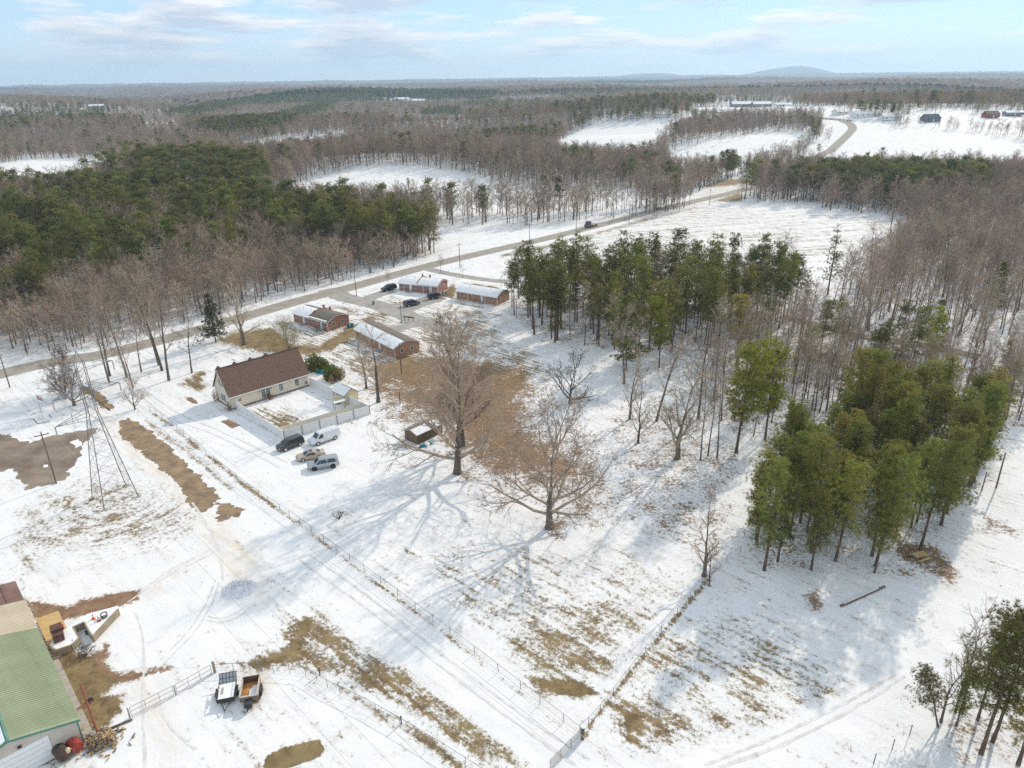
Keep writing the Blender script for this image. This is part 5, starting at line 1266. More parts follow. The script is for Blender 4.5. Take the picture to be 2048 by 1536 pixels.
brick_house('red brick duplex with white snowy roof beside the parked dark cars', (799, 581), (876, 589), (908, 583.5), 2.6, BRICK, (1, 1), (0, 0), 0.47, porch=True, seed=2)
brick_house('long tan brick house with snow on one roof slope behind crooked tree', (712, 676), (791, 717), (842, 705), 2.6, BRICK_T, (2,), (0,), None, seed=3)
brick_house('brick house with snowy roof and porch, partly behind the tall pines', (913.6, 597.4), (995, 611), (1020, 605), 2.6, BRICK_T, (1,), (0,), None, porch=True, seed=4)
# heat pump and bins
def wheelie(label, px, m, rz=0.5, s=1.0, group=None):
    p = G(*px); o = thing('wheelie_bin', label, 'bin', p, rz, group, s)
    MB().prism([(-0.28, -0.30, 0.08), (0.28, -0.30, 0.08), (0.28, 0.26, 0.08), (-0.28, 0.26, 0.08)], (0, 0, 0.01)).add([(-0.24, -0.26, 0.06), (0.24, -0.26, 0.06), (0.24, 0.22, 0.06), (-0.24, 0.22, 0.06), (-0.31, -0.36, 0.95), (0.31, -0.36, 0.95), (0.31, 0.32, 0.95), (-0.31, 0.32, 0.95)], [(0, 3, 2, 1), (4, 5, 6, 7), (0, 1, 5, 4), (1, 2, 6, 5), (2, 3, 7, 6), (3, 0, 4, 7)]).build('body', m, o)
    MB().prism([(-0.33, -0.40, 0.95), (-0.33, 0.36, 0.95), (-0.33, 0.36, 1.02), (-0.33, 0.0, 1.08), (-0.33, -0.40, 1.0)], (0.66, 0, 0)).build('lid', m, o)
    for x_ in (-0.26, 0.26): MB().lathe([(0.11, -0.03), (0.11, 0.03)], 10, (x_, 0.30, 0.11), 'x').build('wheel', TYRE, o)
    return o
wheelie('left blue wheelie bin behind the cream house', (637, 747), BIN_BLUE, 0.7); wheelie('right blue wheelie bin behind the cream house', (645, 748), BIN_BLUE, 0.9)
wheelie('dark blue bin nearer the wall of the red duplex', (697, 655), BIN_BLUE); wheelie('blue bin at the far corner of the red duplex', (704, 654), BIN_BLUE, 0.9)
wheelie('teal bin at the gable of the porch duplex', (886, 590), BIN_GREEN); wheelie('lighter teal bin beside the other at the porch duplex', (892, 589), BIN_BLUE, 0.2); wheelie('blue bin alone beside the estate drive', (747, 609), BIN_BLUE, 0.2)
p = G(634, 662); ac = thing('heat_pump', 'grey-green heat pump box against the red duplex wall', 'heat pump', p, -0.66)
MB().box(-0.45, 0.45, -0.45, 0.45, 0.08, 0.95).build('cabinet', mat('grey_green_metal', (0.20, 0.25, 0.21), (0.27, 0.32, 0.28), scale=4, rough=0.6), ac); MB().lathe([(0.38, 0.95), (0.36, 1.0)], 16).build('fan_grille', DARK, ac)
MB().box(-0.5, 0.5, -0.5, 0.5, 0, 0.08).build('pad', mat('concrete', (0.3, 0.3, 0.3)), ac)
# mailbox stand at the estate
p = G(818, 642); mb_ = thing('mailbox_stand', 'row of dark mailboxes on a stand by the estate drive', 'mailboxes', p, -0.42)
MB().box(-1.7, 1.7, -0.18, 0.18, 0.95, 1.02).build('shelf', WOOD, mb_)
for x_ in (-1.4, 0, 1.4): MB().box(x_ - 0.06, x_ + 0.06, -0.06, 0.06, 0, 0.95).build('post', WOODPOLE, mb_)
for k_ in range(7):
    x_ = -1.5 + k_ * 0.5; MB().prism([(x_ + 0.16 * math.cos(t), -0.24, 1.16 + 0.13 * math.sin(t)) for t in np.linspace(0, math.pi, 7)] + [(x_ - 0.16, -0.24, 1.02), (x_ + 0.16, -0.24, 1.02)], (0, 0.5, 0)).build('mailbox', DARK, mb_)

# workshop with green metal roof
E_, Eb_ = G(152, 1437, 3.2), G(70, 1257, 3.2); ang = math.atan2((E_ - Eb_)[1], (E_ - Eb_)[0])
LW = float(np.hypot(*(E_ - Eb_)[:2])); cs, sn_ = math.cos(ang), math.sin(ang)
ws = thing('workshop', 'metal workshop with pale green ribbed roof and white roll-up door', 'building', (Eb_[0], Eb_[1], 0), ang)
# local: x from back to front, y negative = away from the yard (towards image left)
# the yard-side wall is y=0, the ridge at y=-RW
RW = 5.4; HEW, HRW = 3.15, 4.75
GREEN = mat('green_metal_roof', (0.25, 0.29, 0.175), (0.33, 0.36, 0.235), scale=0.35, rough=0.5, detail=6, spec=0.35)
TRIMG = mat('teal_trim', (0.08, 0.20, 0.16), (0.11, 0.25, 0.20), scale=2, rough=0.5)
SIDING = mat('tan_metal_siding', (0.52, 0.46, 0.38), (0.60, 0.54, 0.46), scale=0.6, rough=0.6)
sg = 1.0 if True else -1.0
MB().prism([(0, 0, 0), (0, 0, HEW), (0, -RW, HRW), (0, -2 * RW, HEW), (0, -2 * RW, 0)], (LW, 0, 0)).build('wall', SIDING, ws)
def slope(mb, y0, z0, y1, z1, x0, x1, th, lift=0.02): return mb.prism([(x0, y0, z0 + lift), (x0, y1, z1 + lift), (x0, y1, z1 + lift + th), (x0, y0, z0 + lift + th)], (x1 - x0, 0, 0))
sl = (HRW - HEW) / RW
gr = slope(MB(), 0.25, HEW - sl * 0.25, -RW, HRW, 0, LW + 0.3, 0.07).build('roof', GREEN, ws)
rb_ = slope(MB(), 0.25, HEW - sl * 0.25, -RW, HRW, 0, 0.05, 0.045, 0.085).mesh('rib', GREEN)
for k_ in range(int(LW / 0.32) + 1): link('rib', rb_, gr, (0.02 + k_ * 0.32, 0, 0))
sr = slope(MB(), -RW, HRW, -2 * RW - 0.25, HEW - sl * 0.25, 0, LW + 0.3, 0.07).build('roof', GREEN, ws); slope(MB(), -RW - 0.12, HRW - sl * 0.12, -2 * RW - 0.2, HEW - sl * 0.2, 0, LW + 0.2, 0.07, 0.09).build('snow_cover', SNOW, sr)
MB().prism([(0, -RW + 0.28, HRW - 0.02), (0, -RW, HRW + 0.17), (0, -RW - 0.28, HRW - 0.02), (0, -RW, HRW + 0.10)], (LW + 0.36, 0, 0)).build('ridge_cap', TRIMG, ws)
tr = MB(); 
for y0, z0, y1, z1 in ((0.27, HEW - sl * 0.27, -RW, HRW), (-RW, HRW, -2 * RW - 0.27, HEW - sl * 0.27)): tr.prism([(LW + 0.3, y0, z0 - 0.12), (LW + 0.3, y1, z1 - 0.12), (LW + 0.3, y1, z1 + 0.10), (LW + 0.3, y0, z0 + 0.10)], (0.06, 0, 0))
tr.build('rake_trim', TRIMG, ws)
MB().box(LW - 0.04, LW + 0.06, -0.06, 0.06, 0, HEW - 0.05).build('corner_trim', TRIMG, ws)
dr = MB().box(LW, LW + 0.05, -RW - 1.5, -RW + 2.9, 0.02, 3.0).build('roll_up_door', WHITE, ws)
for z_ in (0.6, 1.2, 1.8, 2.4): MB().box(LW + 0.05, LW + 0.058, -RW - 1.5, -RW + 2.9, z_, z_ + 0.025).build('door_seam', STEEL, dr)
MB().box(LW + 0.0, LW + 0.2, -RW + 0.5, -RW + 0.85, 3.25, 3.42).build('wall_lamp', DARK, ws)
lp = MB().box(LW, LW + 0.012, -2 * RW, -0.1, 0, 0.01).mesh('siding_lap', SIDING)
for z_ in np.arange(0.3, 3.0, 0.22): MB().box(LW, LW + 0.014, -RW + 2.95, -0.1, z_, z_ + 0.03).build('siding_lap', SIDING, ws)
MB().lathe([(0.16, 0), (0.16, 0.5), (0.26, 0.55), (0.26, 0.62), (0.0, 0.75)], 10, (LW * 0.42, -RW - 0.2, HRW)).build('roof_vent', STEEL, ws)
# the older bays behind it
T_ = G(47, 1200, 3.2); Br_ = G(29, 1161.5, 3.2); l1 = -float(np.hypot(*(T_ - Eb_)[:2])); l2 = -float(np.hypot(*(Br_ - Eb_)[:2]))
o2 = thing('lean_to_bay', 'tan metal roofed bay joined behind the green workshop', 'building', (Eb_[0], Eb_[1], 0), ang)
TANR = mat('tan_metal_roof', (0.48, 0.40, 0.29), (0.60, 0.52, 0.40), scale=0.5, rough=0.6, stretch=(0.5, 0.15, 1))
MB().prism([(l1, 0, 0), (l1, 0, 3.1), (l1, -6, 4.4), (l1, -6, 0)], (-l1 - 0.02, 0, 0)).build('wall', SIDING, o2)
q_ = slope(MB(), 0.25, 3.1, -6, 4.45, l1, -0.01, 0.06).build('roof', TANR, o2)
rm_ = slope(MB(), 0.25, 3.1, -6, 4.45, 0, 0.05, 0.04, 0.075).mesh('rib', TANR)
for k_ in range(int(-l1 / 0.4)): link('rib', rm_, q_, (l1 + 0.05 + k_ * 0.4, 0, 0))
o3 = thing('old_barn_bay', 'rusty brown roofed bay at the far end of the workshop', 'building', (Eb_[0], Eb_[1], 0), ang)
BRR = mat('rusty_brown_roof', (0.17, 0.10, 0.085), (0.25, 0.15, 0.12), scale=0.5, rough=0.8, detail=8)
MB().prism([(l2, -0.1, 0), (l2, -0.1, 2.9), (l2, -6, 4.0), (l2, -6, 0)], (l1 - l2 - 0.02, 0, 0)).build('wall', SIDING, o3)
slope(MB(), 0.2, 2.95, -6, 4.05, l2 - 0.2, l1 - 0.01, 0.06).build('roof', BRR, o3)
for y_ in (-1.2, -2.6): MB().box(l2, l1 - 0.02, y_ - 0.04, y_ + 0.04, 3.26 - y_ * 0.18, 3.33 - y_ * 0.18).build('roof_batten', BRR, o3)

# ------------------------------------------------------------------ bits and pieces in the workshop yard
CONC = mat('concrete_pad', (0.36, 0.33, 0.29), (0.46, 0.42, 0.37), scale=1.0, rough=0.95)
ap = MB().box(0.2, LW + 2.2, 0.02, 1.0, 0.0, 0.05).build('apron_strip', CONC); ap.location = ws.location; ap.rotation_euler = ws.rotation_euler; structure(ap)
def poly_slab(mb, px, z0, z1):
    P = [G(*p) for p in px]; mb.prism([(q[0], q[1], z0) for q in P], (0, 0, z1 - z0)); return mb
dk = thing('timber_deck', 'yellow plywood deck beside the tan roofed bay', 'deck', G(95, 1245), 0)
W0 = G(95, 1245)
dpx = [(72, 1237), (117, 1221), (130, 1250), (138, 1268), (98, 1296)]
P_ = [G(p[0], p[1], 0.6) - W0 for p in dpx]; MB().prism([(q[0], q[1], 0.45) for q in P_], (0, 0, 0.12)).build('deck_boards', WOOD_Y, dk)
for q in P_: MB().box(q[0] * 0.9 - 0.06, q[0] * 0.9 + 0.06, q[1] * 0.9 - 0.06, q[1] * 0.9 + 0.06, 0, 0.45).build('post', WOOD, dk)
# timber retaining walls holding a snowy terrace with a sunken bay
tw_ = thing('timber_terrace', 'snow-topped terrace held by weathered timber walls with sunken bay', 'retaining wall', (W0[0], W0[1], 0), 0)
out_px = [(132, 1258), (175, 1228), (236, 1212), (236, 1218), (215, 1240), (185, 1272), (178, 1262), (168, 1244), (146, 1254), (158, 1276), (142, 1290), (112, 1300), (98, 1292), (110, 1272)]
P_ = [G(p[0], p[1], 0.9) - np.array([W0[0], W0[1], 0]) for p in out_px]; MB().prism([(q[0], q[1], 0.02) for q in P_], (0, 0, 0.84)).build('fill', CONC, tw_)
MB().prism([(q[0], q[1], 0.86) for q in P_], (0, 0, 0.07)).build('snow_cover', SNOW, tw_)
for (a, b) in ((3, 4), (4, 5), (5, 6), (6, 7), (7, 8), (8, 9), (9, 10), (10, 11), (11, 12)):
    A_, B_ = P_[a], P_[b]; d_ = B_ - A_; l_ = math.hypot(d_[0], d_[1]); n_ = np.array([-d_[1], d_[0]]) / l_
    tm = MB().box(0, l_, -0.09, 0.09, 0, 0.17).mesh('timber', WOOD)
    for k_ in range(5): link('timber', tm, tw_, (A_[0], A_[1], 0.02 + k_ * 0.19), math.atan2(d_[1], d_[0]))
st_ = thing('timber_steps', 'three timber steps at the workshop corner of the terrace', 'steps', G(104, 1316), 0.62)
for k_ in range(3): MB().box(-0.9, 0.9, -0.5 + k_ * 0.42, -0.12 + k_ * 0.42, 0.17 * k_, 0.17 * k_ + 0.16).build('step', WOOD, st_)
def cone(label, px):
    p = G(px[0], px[1], 0.93); o = thing('traffic_cone', label, 'cone', p, 0.3); ORG = mat('orange_plastic', (0.62, 0.12, 0.03), rough=0.5)
    MB().box(-0.2, 0.2, -0.2, 0.2, 0, 0.04).build('base', ORG, o); MB().lathe([(0.15, 0.04), (0.03, 0.75)], 12).build('body', ORG, o); MB().lathe([(0.105, 0.32), (0.085, 0.45)], 12).build('band', WHITE, o)
cone('larger orange traffic cone on the snowy terrace', (187, 1238)); cone('smaller orange traffic cone nearer the terrace wall', (198, 1242))
p = G(209, 1234, 0.93); wb = thing('planter_tub', 'grey wooden tub on the tip of the terrace', 'tub', p, 0.4)
MB().lathe([(0.36, 0), (0.42, 0.5), (0.36, 0.5), (0.32, 0.12)], 12).build('body', STEEL_D, wb); MB().lathe([(0.34, 0.40), (0.2, 0.44)], 12).build('snow_cover', SNOW, wb)
p = G(174, 1268, 0.05); bk = thing('bucket', 'teal bucket on the snow in the sunken bay', 'bucket', p); MB().lathe([(0.16, 0), (0.2, 0.4), (0.18, 0.4), (0.14, 0.05)], 12).build('body', BIN_BLUE, bk); MB().tube([(-0.2, 0, 0.4), (-0.1, 0, 0.55), (0.1, 0, 0.55), (0.2, 0, 0.4)], 0.012, 5).build('handle', STEEL, bk)
p = G(118, 1275, 0.93); gm = thing('furnace', 'rusty brown outdoor furnace on the terrace beside the deck', 'furnace', p, 0.62); RUST = mat('rusty_steel', (0.10, 0.055, 0.045), (0.17, 0.09, 0.07), scale=3, rough=0.9)
MB().box(-0.55, 0.55, -0.9, 0.9, 0.1, 1.0).build('cabinet', RUST, gm); MB().box(-0.6, 0.6, -0.2, 0.95, 1.0, 1.35).build('hood', RUST, gm); MB().box(0.55, 0.72, 0.3, 0.75, 0.6, 1.1).build('control_box', mat('red_paint', (0.50, 0.05, 0.03), rough=0.5), gm)
for x_ in (-0.45, 0.45):
    for y_ in (-0.8, 0.8): MB().box(x_ - 0.05, x_ + 0.05, y_ - 0.05, y_ + 0.05, 0, 0.1).build('foot', RUST, gm)
p = G(149, 1293); bu = thing('red_ball_buoy', 'bright red ball at the foot of the terrace wall', 'ball', p); MB().lathe([(0.05, 0.0)] + [(0.45 * math.sin(t), 0.45 - 0.45 * math.cos(t)) for t in np.linspace(0.15, 3.0, 12)] + [(0.05, 0.92)], 16).build('body', mat('red_plastic', (0.58, 0.07, 0.04), rough=0.4), bu, True); MB().tube([(0, 0, 0.88), (0, 0, 1.0)], 0.06, 8).build('eye', DARK, bu)
p = G(195, 1464); cp = thing('red_steel_post', 'tall leaning rust-red post with a cross bar in the workshop yard', 'post', p, 0.0); tp = np.array(G(160, 1367, 3.9)) - p
RED = mat('faded_red_paint', (0.26, 0.075, 0.055), (0.34, 0.11, 0.08), scale=2, rough=0.8); MB().tube([(0, 0, 0), (tp[0], tp[1], 3.9)], 0.09, 8).build('pole', RED, cp)
a_, b_ = G(153, 1418, 0.25) - p, G(186, 1402, 0.25) - p; MB().tube([(a_[0], a_[1], 0.25), (b_[0], b_[1], 0.25)], 0.08, 6).build('cross_bar', RED, cp)
p = G(180, 1402); ty = thing('discarded_wheel', 'old black wheel lying flat on the yard grass', 'wheel', p); MB().lathe([(0.20, 0.0), (0.33, 0.02), (0.36, 0.10), (0.33, 0.18), (0.20, 0.2)], 16).build('tyre', TYRE, ty, True); MB().lathe([(0.19, 0.03), (0.19, 0.12)], 12).build('rim', RUST, ty)
def tank(label, px, m, rz, r, l_, extra=None):
    p = G(*px); o = thing('oil_tank', label, 'tank', p, rz)
    MB().lathe([(0.0, -l_ / 2 - r * 0.15), (r * 0.6, -l_ / 2 - r * 0.1), (r, -l_ / 2), (r, l_ / 2), (r * 0.6, l_ / 2 + r * 0.1), (0.0, l_ / 2 + r * 0.15)], 18, (0, 0, r + 0.25), 'y').build('shell', m, o, True)
    for y_ in (-l_ * 0.3, l_ * 0.3): MB().box(-r * 0.8, r * 0.8, y_ - 0.08, y_ + 0.08, 0, 0.4).build('cradle', WOOD, o)
    MB().tube([(0, 0, 2 * r + 0.2), (0, 0, 2 * r + 0.42)], 0.06, 8).build('filler_cap', DARK, o)
    return o
tank('red steel tank in front of the workshop wall', (153, 1500), mat('red_tank_paint', (0.28, 0.03, 0.025), (0.38, 0.07, 0.05), scale=2.5, rough=0.45), ang + 0.25 + math.pi / 2, 0.55, 1.4)
tank('rusty black tank beside the red one', (126, 1516), mat('black_tank_paint', (0.035, 0.035, 0.04), (0.13, 0.07, 0.045), scale=1.4, rough=0.6), ang + 0.15 + math.pi / 2, 0.6, 1.5)
p = G(137, 1503, 1.35); jr = thing('plastic_jug', 'pale yellow plastic jug resting on the black tank', 'jug', p, 0.5); MB().lathe([(0.16, -0.05), (0.20, 0.05), (0.20, 0.35), (0.07, 0.45), (0.07, 0.5)], 12).build('body', mat('yellowed_plastic', (0.62, 0.50, 0.28), rough=0.5), jr, True); MB().tube([(0.19, 0, 0.1), (0.29, 0, 0.2), (0.19, 0, 0.32)], 0.03, 6).build('handle', mat('yellowed_plastic', (0.62, 0.50, 0.28)), jr)
p = G(205, 1486); fw = thing('firewood_pile', 'loose heap of split firewood at the workshop corner', 'firewood', p, 0); R_ = np.random.default_rng(5); V_ = []; F_ = []
LOGS = [mat('split_wood', (0.42, 0.28, 0.13), (0.56, 0.40, 0.21), scale=3, rough=0.9), mat('split_bark', (0.14, 0.10, 0.075), (0.24, 0.18, 0.13), scale=3, rough=0.95)]
for m_ in LOGS:
    lg = MB()
    for k_ in range(130):
        rr = abs(R_.normal()) * 1.0; t = R_.uniform(0, 6.28); x_, y_ = rr * math.cos(t) * 1.15, rr * math.sin(t) * 0.9; z_ = max(0.08, 0.95 * math.exp(-(x_ * x_ + y_ * y_) / 1.3) * R_.uniform(0.5, 1.0))
        a_ = rvec(R_); a_[2] *= 0.4; a_ = norm(a_) * 0.24; lg.tube([(x_ - a_[0], y_ - a_[1], z_ - a_[2]), (x_ + a_[0], y_ + a_[1], z_ + a_[2])], R_.uniform(0.06, 0.10), 4)
    stuff(lg.build('split_log', m_, fw))

# snow heap pushed up by the plough
p = G(480, 1178); bm = bmesh.new(); bmesh.ops.create_grid(bm, x_segments=60, y_segments=60, size=1.0); R_ = np.random.default_rng(8)
from mathutils import noise as mn
for v_ in bm.verts:
    q = Vector((v_.co.x, v_.co.y, 0)); d = q.length + 0.12 * mn.noise(q * 2.3); h_ = max(0, 1 - d) ** 0.8
    k_ = 0.35 + 0.65 * abs(mn.noise(q * 3.1 + Vector((3, 1, 0)))) + 0.45 * abs(mn.noise(q * 9.0))
    v_.co = Vector((q.x * 2.3, q.y * 1.9, h_ * k_ * 2.0 - 0.03 if d < 1 else -0.05))
me = bpy.data.meshes.new('snow_heap'); bm.to_mesh(me); bm.free(); me.materials.append(mat('heaped_snow', (0.66, 0.65, 0.66), (0.84, 0.84, 0.86), scale=2.5, rough=0.85, bump=0.6)); tag(link('snow_heap', me, None, tuple(p)), 'lumpy heap of ploughed snow in the open yard', 'snow heap')

# ------------------------------------------------------------------ trailers
def trailer(label, a, b, W, dump):
    A, an, L = frame(a, b); o = thing('trailer', label, 'trailer', (A[0], A[1], 0), an); fr = DARK
    z = 0.55
    if not dump:
        MB().box(0, L, -W / 2, W / 2, z - 0.1, z).build('deck', WOOD, o); MB().box(0.05, L - 0.05, -W / 2 + 0.05, W / 2 - 0.05, z, z + 0.07).build('snow_cover', SNOW, o)
        rl = MB()
        for s in (-1, 1):
            rl.tube([(0, s * W / 2, z + 0.35), (L, s * W / 2, z + 0.35)], 0.03, 5)
            for t in np.linspace(0, 1, 6): rl.tube([(L * t, s * W / 2, z), (L * t, s * W / 2, z + 0.35)], 0.025, 5)
        rl.box(-0.04, 0, -W / 2, W / 2, z - 0.12, z + 0.4); rl.build('side_rail', fr, o)
        g = MB(); x0, x1, z0, z1 = L, L + 0.7, z, z + 0.85
        for t in np.linspace(0, 1, 6): g.tube([(x0, -W / 2 + W * t, z0), (x1, -W / 2 + W * t, z1)], 0.025, 5)
        for t in (0, 0.5, 1): g.tube([(x0 + (x1 - x0) * t, -W / 2, z0 + (z1 - z0) * t), (x0 + (x1 - x0) * t, W / 2, z0 + (z1 - z0) * t)], 0.025, 5)
        gg = g.build('ramp_gate', fr, o)
        MB().prism([(x0 + 0.02, -W / 2, z0), (x1 + 0.02, -W / 2, z1), (x1 + 0.03, -W / 2, z1), (x0 + 0.03, -W / 2, z0)], (0, W, 0)).build('mesh_panel', mat('steel_mesh', (0.36, 0.37, 0.37), (0.46, 0.47, 0.47), scale=30, rough=0.6), gg)
        lb = MB()
        for y_ in (0.28, 0.42): lb.box(1.0, 1.9, y_ + 0.08, y_ + 0.14, z + 0.07, z + 0.12)
        lb.build('plank', WOOD, o)
    else:
        RU = mat('rusty_orange_bed', (0.42, 0.17, 0.05), (0.55, 0.27, 0.09), scale=1.5, rough=0.85); SD = mat('rust_streaked_paint', (0.30, 0.24, 0.20), (0.16, 0.10, 0.08), scale=2, rough=0.8)
        MB().box(0, L, -W / 2, W / 2, z - 0.1, z).build('bed', RU, o)
        sd = MB()
        for s in (-1, 1): sd.box(0, L, s * W / 2 - 0.05, s * W / 2 + 0.05, z, z + 0.62)
        sd.box(-0.05, 0.05, -W / 2, W / 2, z, z + 0.62); sd.build('side_wall', SD, o); MB().box(L - 0.04, L + 0.05, -W / 2, W / 2, z, z + 0.8).build('tailgate', RUST, o)
        rm = MB()
        for s in (-1, 1): rm.box(0, L, s * W / 2 - 0.08, s * W / 2 + 0.08, z + 0.62, z + 0.68)
        rm.box(-0.08, 0.08, -W / 2, W / 2, z + 0.62, z + 0.68); rm.build('top_rail', mat('pale_wood_rail', (0.50, 0.43, 0.34), (0.60, 0.53, 0.44), scale=3, rough=0.85), o)
        s_ = MB(); s_.prism([(0.1, -W / 2 + 0.06, z + 0.005), (L * 0.78, -W / 2 + 0.06, z + 0.005), (L * 0.72, -W * 0.12, z + 0.005), (L * 0.5, W * 0.04, z + 0.005), (0.1, W * 0.06, z + 0.005)], (0, 0, 0.12)); s_.build('snow_drift', SNOW_OLD, o)
        MB().box(-0.9, -0.1, -0.4, 0.4, z - 0.1, z + 0.35).build('tool_box', DARK, o)
    for s in (-1, 1):
        for x_ in ((L * 0.48,) if not dump else (L * 0.4, L * 0.62)):
            w = MB().lathe([(0.2, -0.10), (0.31, -0.10), (0.33, -0.05), (0.33, 0.05), (0.31, 0.10), (0.2, 0.10)], 16, (x_, s * (W / 2 + 0.14), 0.33), 'y').build('wheel', TYRE, o, True); MB().lathe([(0.2, -0.06), (0.2, 0.06)], 12, (x_, s * (W / 2 + 0.14), 0.33), 'y').build('rim', RIM, w)
        MB().box(L * 0.28, L * 0.74, s * (W / 2 + 0.14) - 0.13, s * (W / 2 + 0.14) + 0.13, 0.70, 0.73).build('mudguard', fr, o)
    tg = MB()
    for s in (-1, 1): tg.tube([(0.3, s * W * 0.35, z - 0.12), (-1.2, 0, z - 0.12)], 0.05, 5)
    tg.build('drawbar', fr, o); MB().tube([(-1.0, 0.1, 0.02), (-1.0, 0.1, 0.9)], 0.04, 6).build('jack', fr, o)
    MB().box(0.02, L - 0.02, -0.5, 0.5, z - 0.2, z - 0.1).build('chassis', fr, o)
    return o
trailer('flat trailer with snowy deck and raised mesh ramp', (453, 1410), (458, 1374), 1.75, False)
trailer('rust-orange dump trailer with half its bed under snow', (500, 1409), (506, 1371), 1.75, True)

# ------------------------------------------------------------------ vehicles
def vehicle(name, label, cat, stations, paint, wheelr, axles, side_win, wind, rear, group=None, rim=RIM, rails=False, L=4.9, W=1.9, roof_mat=None, quarter=True, sunroof=None):
    """stations: x, zbottom, zbelt, ztop, half width at belt, half width at roof"""
    o = thing(name, label, cat, (0, 0, 0), 0, group); st = stations
    def ring(s):
        x, zb, zl, zt, w, wt = s
        h = [(w * 0.90, zb), (w, zb + (zl - zb) * 0.30), (w, zl - (zl - zb) * 0.18), (w * 0.975, zl), (wt, zt - 0.05 * (zt - zl > 0.2)), (wt * 0.86, zt)]
        return [(x, y, z) for y, z in h] + [(x, -y, z) for y, z in h[::-1]]
    V = []; F = []; k = 12
    for s in st: V += ring(s)
    for i in range(len(st) - 1):
        for j in range(k): F.append((i * k + j, i * k + (j + 1) % k, (i + 1) * k + (j + 1) % k, (i + 1) * k + j))
    F += [tuple(range(k)), tuple(range((len(st) - 1) * k, len(st) * k))]
    body = MB().add(V, F).build('body', paint, o, True)
    xs = [s[0] for s in st]
    def lerp(x):
        for a, b in zip(st, st[1:]):
            if a[0] <= x <= b[0]:
                t = (x - a[0]) / (b[0] - a[0]); return [p + (q - p) * t for p, q in zip(a, b)]
        return list(st[-1])
    def sidept(x, t, s, out):
        q = lerp(x); y0, z0, y1, z1 = q[4] * 0.975, q[2], q[5], q[3] - 0.05 * (q[3] - q[2] > 0.2)
        return (x, s * (y0 + (y1 - y0) * t + out), z0 + (z1 - z0) * t + out * 0.4)
    for s in (-1, 1):
        for x0, x1, s0, s1 in side_win:
            pts = [sidept(x0, 0.08, s, 0.012), sidept(x1, 0.08, s, 0.012), sidept(x1 - s1, 0.88, s, 0.012), sidept(x0 + s0, 0.88, s, 0.012)]
            MB().prism(pts, (0, -s * 0.02, 0)).build('side_window', GLASS, o)
        mx_ = wind[1] - 0.10; q = lerp(mx_ - 0.15); MB().box(mx_ - 0.22, mx_ - 0.08, s * (q[4] + 0.10) - 0.09, s * (q[4] + 0.10) + 0.09, q[2] + 0.02, q[2] + 0.20).build('mirror', paint, o)
        fx = st[-1][0]; q = st[-2]
        MB().box(q[0] - 0.10, fx + 0.012, s * q[4] * 0.72 - 0.17, s * q[4] * 0.72 + 0.17, q[2] - 0.26, q[2] - 0.10).build('headlight', LAMP_W, o)
        q = st[0]; MB().box(q[0] - 0.02, q[0] + 0.12, s * q[4] * 0.95 - 0.10, s * q[4] * 0.95 + 0.07, q[2] - 0.22, q[2] + 0.12).build('tail_light', LAMP_R, o)
        for x_ in axles:
            w = MB().lathe([(wheelr * 0.66, -0.11), (wheelr * 0.95, -0.11), (wheelr, -0.07), (wheelr, 0.07), (wheelr * 0.95, 0.11), (wheelr * 0.66, 0.11)], 20, (x_, s * (W / 2 - 0.05), wheelr), 'y').build('wheel', TYRE, o, True)
            MB().lathe([(wheelr * 0.67, -0.112), (wheelr * 0.67, 0.112)], 16, (x_, s * (W / 2 - 0.05), wheelr), 'y').build('rim', rim, w)
            MB().lathe([(wheelr * 1.16, -0.02), (wheelr * 1.16, 0.02)], 20, (x_, s * (W / 2 - 0.008), wheelr * 1.02), 'y').build('wheel_arch', DARK, o)
        MB().box(axles[0] + wheelr * 1.2, axles[1] - wheelr * 1.2, s * (W / 2 - 0.05) - 0.03, s * (W / 2 - 0.05) + 0.03, st[2][1] - 0.02, st[2][1] + 0.10).build('sill', DARK if rails else paint, o)
        for x_ in side_win[:2]:
            q = lerp(x_[0] + 0.18); MB().box(x_[0] + 0.10, x_[0] + 0.28, s * (q[4] + 0.005) - 0.015, s * (q[4] + 0.005) + 0.015, q[2] - 0.14, q[2] - 0.10).build('door_handle', paint, o)
        if rails:
            MB().tube([(wind[0] - 0.3, s * lerp(wind[0] - 0.3)[5] * 0.86, lerp(wind[0] - 0.3)[3] + 0.05), (rear[1] + 0.1, s * lerp(rear[1] + 0.1)[5] * 0.86, lerp(rear[1] + 0.1)[3] + 0.05)], 0.025, 5).build('roof_rail', STEEL, o)
    def glassq(xa, xb, name_):
        a, b = lerp(xa), lerp(xb); t0, t1 = 0.08, 0.94
        def pt(t, s): 
            x = xa + (xb - xa) * t; q = [p + (r - p) * t for p, r in zip(a, b)]; return Vector((x, s * q[5] * 0.80, q[3]))
        P = [pt(t0, 1), pt(t0, -1), pt(t1, -1), pt(t1, 1)]; nrm = (P[1] - P[0]).cross(P[3] - P[0]).normalized(); nrm = nrm if nrm.z > 0 else -nrm
        MB().prism([tuple(p + nrm * 0.012) for p in P], tuple(-nrm * 0.03)).build(name_, GLASS, o)
    glassq(wind[0], wind[1], 'windscreen'); glassq(rear[1], rear[0], 'rear_window')
    q = st[-1]; MB().box(q[0] - 0.02, q[0] + 0.03, -q[4] * 0.62, q[4] * 0.62, q[1] + 0.18, q[2] - 0.06).build('grille', DARK, o); MB().box(q[0] - 0.06, q[0] + 0.05, -q[4] * 0.95, q[4] * 0.95, q[1] - 0.02, q[1] + 0.16).build('front_bumper', DARK if rails else paint, o)
    q = st[0]; MB().box(q[0] - 0.06, q[0] + 0.06, -q[4] * 0.95, q[4] * 0.95, q[1] - 0.02, q[1] + 0.17).build('rear_bumper', DARK if rails else paint, o)
